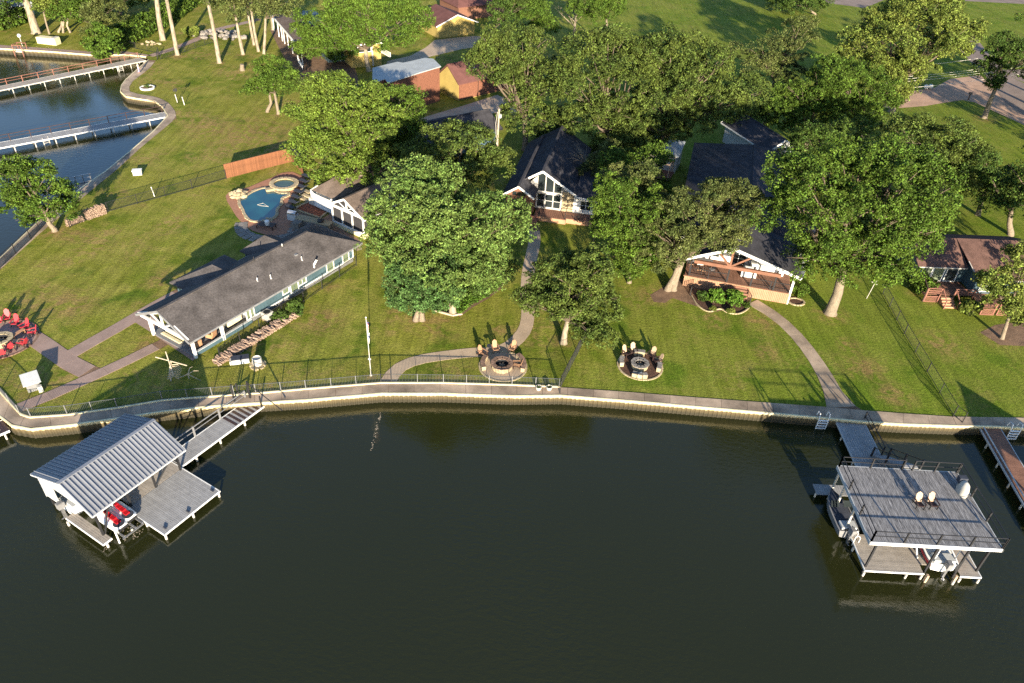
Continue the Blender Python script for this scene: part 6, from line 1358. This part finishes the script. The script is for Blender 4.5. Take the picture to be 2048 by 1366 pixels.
# flagpole with flags
t = thing('flagpole', 'white flagpole by the black fence', 'flagpole', G(742, 751)); MB().tube([(0, 0, 0), (0, 0, 6.4)], [.042, .03], 10).build('pole', M['dirtyw'], t); MB().lathe((0, 0, 6.4), [(0, 0), (.08, .06), (0, .14)], 10).build('finial', M['white'], t); MB().lathe((0, 0, 0), [(.12, 0), (.12, .12), (0, .14)], 12).build('base', M['dirtyw'], t)
MB().bb(-.12, .12, -.05, .05, 1.85, 1.98).build('cleat', M['dirtyw'], t)
def flag(label, px, z0, hgt, bands, w=.9):
    t = thing('flag', label, 'flag', G(*px), R(-35)); nx, nz = 16, 24
    mt = M[bands[0]]; 
    def pt(u, v):    # limp folds hanging from the pole
        x = .04 + u * .25; y = .07 * math.sin(u * 11 + v * 1.2) * (.3 + u); return (x * (1 - .25 * v), y, z0 + hgt * (1 - v) - .25 * u * (1 - v * .5))
    for bi, bn in enumerate(bands):
        b = MB(); v0, v1 = bi / len(bands), (bi + 1) / len(bands); m_ = max(1, nz // len(bands)); vs = [pt(i / nx, v0 + (v1 - v0) * j / m_) for j in range(m_ + 1) for i in range(nx + 1)]
        b.add(vs, [(j * (nx + 1) + i, j * (nx + 1) + i + 1, (j + 1) * (nx + 1) + i + 1, (j + 1) * (nx + 1) + i) for j in range(m_) for i in range(nx)]); b.build('band', M[bn], t, smooth=True)
M['flagred'] = mat('flag_red', (.5, .06, .07), .8, .1, 3); M['flagblue'] = mat('flag_blue', (.03, .05, .16), .8, .1, 3)
flag('upper red and white flag hanging limp on the flagpole', (742, 751), 5.2, 1.0, ['flagblue', 'flagred', 'white', 'flagred', 'white', 'flagred', 'white'])
flag('lower pale flag with a dark band hanging on the flagpole', (742, 751), 3.9, 1.15, ['white', 'flagblue', 'white', 'dirtyw'])
# covered deck furniture
t = thing('patio_table', 'dark dining table on the covered deck', 'table', G(1403, 532, 2.35), az(103)); MB().bb(-1.1, 1.1, -.5, .5, .68, .74).build('table_top', M['grey_mid'], t)
for s in (-1, 1):
    for q in (-1, 1): MB().bb(s * .95 - .05, s * .95 + .05, q * .4 - .05, q * .4 + .05, 0, .68).build('leg', M['black'], t)
tag(MB().bb(-.35, .35, -.15, .15, 0, .14).build('serving_tray', M['dirtyw'], loc=G(1400, 529, 3.09)), 'pale tray in the middle of the dark dining table', 'tray')
for (px, py, a, lb) in ((1395, 545, 100, 'left of two tan seated chairs in front of the dark dining table'), (1406, 547, 90, 'right of two tan seated chairs in front of the dark dining table'), (1380, 534, 10, 'tan seated chair at the left end of the dark dining table'), (1422, 545, 200, 'dark wire chair at the right end of the dark dining table')):
    t = thing('patio_chair', lb, 'chair', G(px, py, 2.35), R(a), 'chairs round the dining table on the covered deck'); MB().bb(-.25, .25, -.25, .25, .42, .48).build('seat', M['tanplastic'] if 'dark wire' not in lb else M['grey_mid'], t)
    b = MB(); b.bb(-.27, -.23, -.25, .25, .48, .95) if 0 else b.bar((-.26, -.25, .9), (-.26, .25, .9), .04).bar((-.26, -.25, 0), (-.26, -.25, .95), .04).bar((-.26, .25, 0), (-.26, .25, .95), .04).bar((-.26, 0, .45), (-.26, 0, .9), .3, .02); b.build('backrest', M['black'], t)
    for s in (-1, 1): MB().bb(.2, .24, s * .22 - .02, s * .22 + .02, 0, .42).build('leg', M['black'], t)
t = thing('covered_grill', 'large silver lidded grill on the right of the covered deck', 'grill', G(1496, 552, 2.35), az(103)); MB().bb(-.8, .8, -.35, .35, 0, .8).build('cabinet', M['white'], t); b = MB(); b.tube([(-.7, 0, .85), (.7, 0, .85)], .36, 14); b.build('lid', M['greypaint'], t)
# bed edging round the shrubs
t = thing('bed_edging', 'pale curved stone edging round the two bright shrubs', 'edging', G(1440, 615)); e = smooth_line([G(x, y) for x, y in ((1383, 592), (1396, 612), (1418, 624), (1440, 618), (1455, 626), (1478, 628), (1496, 618), (1500, 608))], 5); e = [p - t.location for p in e]
rs = resample(e, .3)
for a, c in zip(rs, rs[1:]): o = MB().box((0, 0, 0), (.28, .13, .12)).build('edge_stone', M['stone'], t, loc=((a + c) / 2 + Vector((0, 0, .05)))); o.rotation_euler = (0, 0, math.atan2((c - a).y, (c - a).x))
sheet('shrub_bed', [(G(x, y).x, G(x, y).y) for x, y in ((1383, 592), (1396, 612), (1418, 624), (1440, 618), (1455, 626), (1478, 628), (1496, 618), (1500, 606), (1470, 585), (1430, 578))], 1.012, M['mulch'])
t = thing('bed_edging', 'small stone edged bed at the right corner of the covered deck', 'edging', G(1592, 604))
for i in range(16): a = i * .39; MB().box((0, 0, .05), (.2, .3, .12), a).build('edge_stone', M['stone'], t, loc=(math.cos(a) * .85, math.sin(a) * .7, 0))
MB().lathe((0, 0, .03), [(0, 0), (.75, 0)], 16).build('mulch', M['mulch'], t)
# leafy bed timber edge
t = thing('timber_edging', 'weathered timber edge at the front of the ivy bed', 'edging', G(905, 632)); q = G(868, 622) - t.location; MB().bar((0, 0, .08), tuple(q + Vector((0, 0, .08))), .14, .2).build('timber', M['driftwood'], t); q = G(912, 634) - t.location; MB().bar((0, 0, .07), tuple(q + Vector((.6, .5, .07))), .14, .18).build('timber', M['driftwood'], t)
# deck things, lawn bits
t = thing('tv_antenna', 'thin pole antenna standing in the grass right of the huge dark green tree', 'antenna', G(1733, 597)); MB().tube([(0, 0, 0), (.25, 0, 2.0)], .035, 6).build('pole', M['dirtyw'], t); MB().bar((-.3, 0, 2.25), (.55, 0, 1.85), .05).build('crossbar', M['dirtyw'], t); MB().bar((.1, -.2, 2.05), (.5, .2, 2.2), .04).build('crossbar', M['dirtyw'], t)
for (px, lb) in (((355, 205), 'thin white post on the lawn beside the cove wall bend'), ((369, 210), 'leaning white peg on the lawn near the lower long pier'), ((309, 393), 'short pale stake beside the black picket fence')):
    t = thing('lawn_post', lb, 'post', G(*px)); MB().tube([(0, 0, 0), (-.12, 0, 1.3)], .05, 6).build('post', M['white'], t)
t = thing('wooden_box', 'pale box with a lid on the lawn below the blue cove', 'box', G(276, 349), .3); MB().bb(-.55, .55, -.35, .35, 0, .6).build('body', M['dirtyw'], t); MB().bb(-.6, .6, -.4, .4, .6, .68).build('lid', M['white'], t)
t = thing('flower_ring', 'round white edged planting ring by the cove wall', 'planter', G(295, 177)); MB().lathe((0, 0, 0), [(1.15, 0), (1.2, .25), (1.0, .28), (.98, .12)], 24).build('rim', M['white'], t); MB().lathe((0, 0, .14), [(0, .05), (1.0, 0)], 16).build('soil', M['soil'], t)
o = bpy.data.objects.new('plant', quads_mesh('plant', leaf_cloud(rng.uniform(-.6, .6, (12, 3)) * np.array([1, 1, .1]) + np.array([0, 0, .35]), np.full(12, .25), 12, .14), M['leaf_dark'])); COL.objects.link(o); o.parent = t
t = thing('tree_stump', 'grey stump standing on the lawn below the row of pale trunks', 'stump', G(485, 141)); MB().tube([(0, 0, -.1), (0, 0, .5), (.1, 0, 1.1)], [.5, .38, .34], 10).build('stump', M['bark'], t)
t = thing('concrete_block', 'long pale concrete box on the upper left lawn', 'block', G(99, 87), az(100)); MB().bb(-2.0, 2.0, -.7, .7, 0, 1.15).build('block', M['cream'], t); MB().bb(1.2, 1.9, -.75, .75, 1.15, 1.3).build('lid', M['dirtyw'], t)
t = thing('globe_lamp', 'white ball lamp on a post by the far bank path', 'lamp', G(45, 92)); MB().tube([(0, 0, 0), (0, 0, 1.5)], .06, 8).build('post', M['dirtyw'], t); MB().lathe((0, 0, 1.5), [(0, 0), (.28, .15), (.33, .4), (.2, .65), (0, .7)], 14).build('lamp_shade', M['white'], t)
t = thing('boat_lift', 'rusty little boat lift at the far bank of the cove', 'boat lift', G(43, 106, .4)); b = MB()
for (x, y) in ((-.8, -.8), (.8, -.8), (-.8, .8), (.8, .8)): b.bb(x - .06, x + .06, y - .06, y + .06, -2, 1.7)
b.bar((-.8, -.8, 1.6), (.8, -.8, 1.6), .1); b.bar((-.8, .8, 1.6), (.8, .8, 1.6), .1); b.bar((-.8, -.8, 1.6), (-.8, .8, 1.6), .1); b.build('frame', M['redwood'], t); MB().bb(-.6, .6, -.6, .6, .3, .5).build('platform', M['dirtyw'], t)
t = thing('basketball_post', 'forked pole sculpture casting a thin shadow on the open lawn', 'post', G(356, 207)); MB().tube([(0, 0, 0), (0, 0, 2.1)], .04, 6).build('post', M['black'], t); MB().box((.15, 0, 2.2), (.35, .05, .5)).build('panel', M['black'], t); MB().box((-.2, 0, 2.1), (.2, .05, .4)).build('panel', M['black'], t)
t = thing('mailbox', 'dark mailbox on a post at the corner of the village road', 'mailbox', G(1936, 200)); MB().bb(-.07, .07, -.07, .07, 0, 1.1).build('post', M['darkwood'], t); MB().tube([(-.3, 0, 1.25), (.3, 0, 1.25)], .2, 8).build('box', M['black'], t)
for i, (x, y, lb) in enumerate(((1851, 178, 'left of two white balls beside the gravel drive'), (1860, 177, 'right of two white balls beside the gravel drive'))):
    t = thing('garden_ball', lb, 'ball', G(x, y), 0, 'white balls by the gravel drive'); MB().lathe((0, 0, 0), [(0, 0), (.35, .12), (.45, .42), (.32, .72), (0, .85)], 14).build('ball', M['white'], t, smooth=True)
# utility pole with ladder and lines
up = G(994, 300); t = thing('utility_pole', 'pale utility pole rising beside the long dark roof', 'utility pole', up); MB().tube([(0, 0, -.2), (.12, 0, 6.2)], [.15, .11], 10).build('pole', M['driftwood'], t); MB().tube([(-.12, -.1, 1), (-.3, -.1, 4), (-.1, -.1, 5.8)], .04, 5).build('conduit', M['dirtyw'], t)
MB().tube([(.3, 0, 4.9), (.3, 0, 5.4)], .22, 10).build('transformer', M['greypaint'], t)
pA = Vector((62, 140, 8.2)); pB = Vector((118, 160, 8.6))
for i, (a, c, lb) in enumerate((((1800, 173), (1975, 151), 'nearest overhead wire over the gravel drive'), ((1822, 158), (1962, 138), 'second overhead wire over the gravel drive'), ((1830, 152), (1960, 134), 'third overhead wire over the gravel drive'), ((1850, 146), (1960, 129), 'faint fourth overhead wire over the gravel drive'), ((1862, 124), (1925, 112), 'farthest overhead wire behind the yellow green tree'))):
    P_, Q_ = RY(a[0] - 60, a[1] + 9, 138 + i), RY(c[0] + 120, c[1] - 12, 150 + i); b = MB(); t = thing('power_line', lb, 'power line', P_, 0, 'overhead wires at upper right')
    pts = [P_.lerp(Q_, k / 12) - P_ - Vector((0, 0, .5 * math.sin(PI * k / 12))) for k in range(13)]; b.tube([tuple(p) for p in pts], .028, 5); b.build('wire', M['rope'], t)
t = thing('bare_tree', 'leafless pale branched tree at the top between feathery trees', 'tree', G(1147, 82)); b = MB(); b.tube([(0, 0, -.1), (0, 0, 4), (.3, 0, 9)], [.28, .2, .08], 8)
for k in range(16):
    z = random.uniform(2.5, 8); a = random.uniform(0, 6.28); l = (9.5 - z) * .55 + .8; e = Vector((math.cos(a) * l, math.sin(a) * l * .6, z + l * .8)); b.tube([(.1, 0, z), tuple(Vector((.1, 0, z)).lerp(e, .5) + Vector((0, 0, -.1))), tuple(e)], [.09, .06, .02], 5)
    for q in range(3): m0 = Vector((.1, 0, z)).lerp(e, random.uniform(.4, .9)); b.tube([tuple(m0), tuple(m0 + Vector((random.uniform(-1, 1), random.uniform(-.6, .6), random.uniform(.3, 1.2))))], [.04, .012], 4)
b.build('trunk', M['bark_w'], t)
t = thing('dead_branches', 'bare reddish twigs over the roof of the gabled house', 'tree', G(1165, 385)); b = MB(); b.tube([(0, 0, -.1), (-.2, -.3, 4.5)], [.16, .1], 7)
for k in range(26):
    a = random.uniform(0, 6.28); l = random.uniform(1.5, 3.2); e = Vector((math.cos(a) * l, math.sin(a) * l * .7, 5 + random.uniform(-.3, 1.8))); b.tube([(-.2, -.3, 4.3), tuple(Vector((-.2, -.3, 4.3)).lerp(e, .5) + Vector((0, 0, .3))), tuple(e)], [.06, .035, .01], 4)
b.build('branch', M['bark'], t)
tree('grey_tree', 'thin grey green tree overhanging the right slope of the gabled roof', (1195, 400), [(1185, 345, 26, 20), (1200, 320, 26, 16), (1220, 300, 24, 16)], 'leaf_olive', .15, .55, 26, .22, 1.5)
# person strolling on the cove walkway
def person(label, px, rz):
    P = G(px[0], px[1], 1.05); t = thing('person', label, 'person', P, rz)
    J = {'pel': (0, 0, .92, .13), 'ch': (0, 0, 1.25, .15), 'nk': (0, 0, 1.47, .06), 'hd': (.02, 0, 1.58, .085), 'tp': (.02, 0, 1.70, .06),
         'lh': (0, .10, .86, .09), 'lk': (.10, .11, .48, .065), 'la': (.02, .11, .08, .045), 'lt': (.17, .12, .03, .035),
         'rh': (0, -.10, .86, .09), 'rk': (-.02, -.11, .48, .065), 'ra': (-.22, -.11, .10, .045), 'rt': (-.08, -.12, .03, .035),
         'ls': (0, .19, 1.38, .055), 'le': (-.06, .25, 1.10, .042), 'lw': (.06, .26, .86, .03), 'l1': (.09, .27, .76, .022),
         'rs': (0, -.19, 1.38, .055), 're': (.04, -.25, 1.10, .042), 'rw': (.18, -.25, .90, .03), 'r1': (.24, -.26, .81, .022)}
    E_ = [('pel', 'ch'), ('ch', 'nk'), ('nk', 'hd'), ('hd', 'tp'), ('pel', 'lh'), ('lh', 'lk'), ('lk', 'la'), ('la', 'lt'), ('pel', 'rh'), ('rh', 'rk'), ('rk', 'ra'), ('ra', 'rt'), ('ch', 'ls'), ('ls', 'le'), ('le', 'lw'), ('lw', 'l1'), ('ch', 'rs'), ('rs', 're'), ('re', 'rw'), ('rw', 'r1')]
    ks = list(J); me = bpy.data.meshes.new('body'); me.from_pydata([J[k][:3] for k in ks], [(ks.index(a), ks.index(c)) for a, c in E_], []); o = bpy.data.objects.new('body', me); COL.objects.link(o); o.parent = t
    o.modifiers.new('skin', 'SKIN'); o.modifiers.new('sub', 'SUBSURF').levels = 1; o.modifiers['sub'].render_levels = 2
    for i, k in enumerate(ks): me.skin_vertices[0].data[i].radius = (J[k][3],) * 2; me.skin_vertices[0].data[i].use_root = (k == 'pel')
    me.materials.append(M['skin'])
    b = MB(); b.lathe((0, 0, 0), [(.20, .86), (.175, 1.0), (.20, 1.25), (.21, 1.38), (.12, 1.46), (.07, 1.48)], 14); b.v = [(x * .72, y * 1.02, z) for x, y, z in b.v]; b.build('shirt', M['white'], t, smooth=True)
    b = MB(); b.tube([(0, .09, .95), (.05, .1, .7), (.10, .11, .48), (.03, .11, .14)], [.14, .11, .085, .07], 10); b.tube([(0, -.09, .95), (-.02, -.1, .7), (-.02, -.11, .48), (-.2, -.11, .16)], [.14, .11, .085, .07], 10); b.build('trousers', M['purple'], t, smooth=True)
    b = MB(); b.lathe((0, 0, 1.58), [(.11, -.02), (.115, .06), (.09, .14), (0, .165)], 12); b.build('hair', M['paleback'], t, smooth=True)
    b = MB(); b.bb(.10, .13, -.012, .012, 1.575, 1.61); b.build('nose', M['skin'], t)
    b = MB()
    for (wx, wy, wz) in ((.09, .27, .76), (.24, -.26, .81)):
        for q in range(4): b.tube([(wx, wy - .025 + q * .017, wz), (wx + .02, wy - .025 + q * .017, wz - .07 - .01 * (q in (1, 2)))], [.009, .006], 5)
        b.tube([(wx, wy - .03, wz + .02), (wx + .035, wy - .03, wz - .02)], [.01, .008], 5)
    b.build('finger', M['skin'], t)
person('person in a white shirt and lilac trousers walking on the cove walkway', (279, 146), R(30))

# floating leaves and weed on the lake
for nm, px_, n_, r_ in (('floating leaves drifting off the low grey deck', (262, 1064), 46, .8), ('strand of pond weed off the boathouse corner post', (216, 1088), 26, .35), ('scum line of drifting specks off the flagpole', (752, 862), 60, .35)):
    c_ = G(*px_, .012); b = MB()
    for i in range(n_):
        a = random.uniform(0, 6.28); rr_ = r_ * math.sqrt(random.random()); sx_ = 1 if 'leaves' in nm else .4; sy_ = 1 if 'leaves' in nm else (2.2 if 'weed' in nm else 7)
        x = math.cos(a) * rr_ * sx_; y = math.sin(a) * rr_ * sy_; s = random.uniform(.03, .08); q = random.uniform(0, 3)
        b.add([(x - s * math.cos(q), y - s * math.sin(q), 0), (x + s * .5 * math.sin(q), y - s * .5 * math.cos(q), .004), (x + s * math.cos(q), y + s * math.sin(q), 0), (x - s * .5 * math.sin(q), y + s * .5 * math.cos(q), .004)], [(0, 1, 2, 3)])
    o = b.build('floating_debris', M['driftwood'], loc=c_); tag(o, nm, 'floating leaves', kind='stuff')

# porch furniture of the blue grey cottage
def wicker(name, label, u, v, w, rz, mt, cat='armchair'):
    a = az(31); x = -29.0 + u * math.cos(a) - v * math.sin(a); y = 53.39 + u * math.sin(a) + v * math.cos(a)
    t = thing(name, label, cat, (x, y, 1.12), a + rz); MB().bb(-.35, .35, -w / 2, w / 2, .18, .44).build('seat', M[mt], t); MB().box((-.36, 0, .6), (.14, w, .6), 0, 0, -.2).build('backrest', M[mt], t)
    for s in (-1, 1):
        MB().bb(-.35, .35, s * w / 2 - .07, s * w / 2 + .07, .2, .62).build('armrest', M[mt], t)
        for q in (-.3, .3): MB().bb(q - .04, q + .04, s * (w / 2 - .05) - .04, s * (w / 2 - .05) + .04, 0, .2).build('leg', M['black'], t)
wicker('wicker_chair', 'tan wicker armchair at the open end of the cottage porch', 1.1, 1.2, .7, PI / 2, 'tanplastic'); wicker('wicker_chair', 'tan wicker armchair beside the middle porch post', 2.9, 1.3, .7, PI * .6, 'tanplastic')
wicker('porch_sofa', 'cream sofa at the inner end of the cottage porch', 5.6, 1.5, 1.6, PI / 2, 'cream', 'sofa')
t = thing('gate_post', 'tall black post pair where the gangway meets the walkway', 'gate', G(469, 803, 1.05)); MB().bb(-.06, .06, -.06, .06, 0, 1.9).build('post', M['black'], t); MB().bb(-.05, .05, .9, 1.0, 0, 1.2).build('post', M['black'], t)
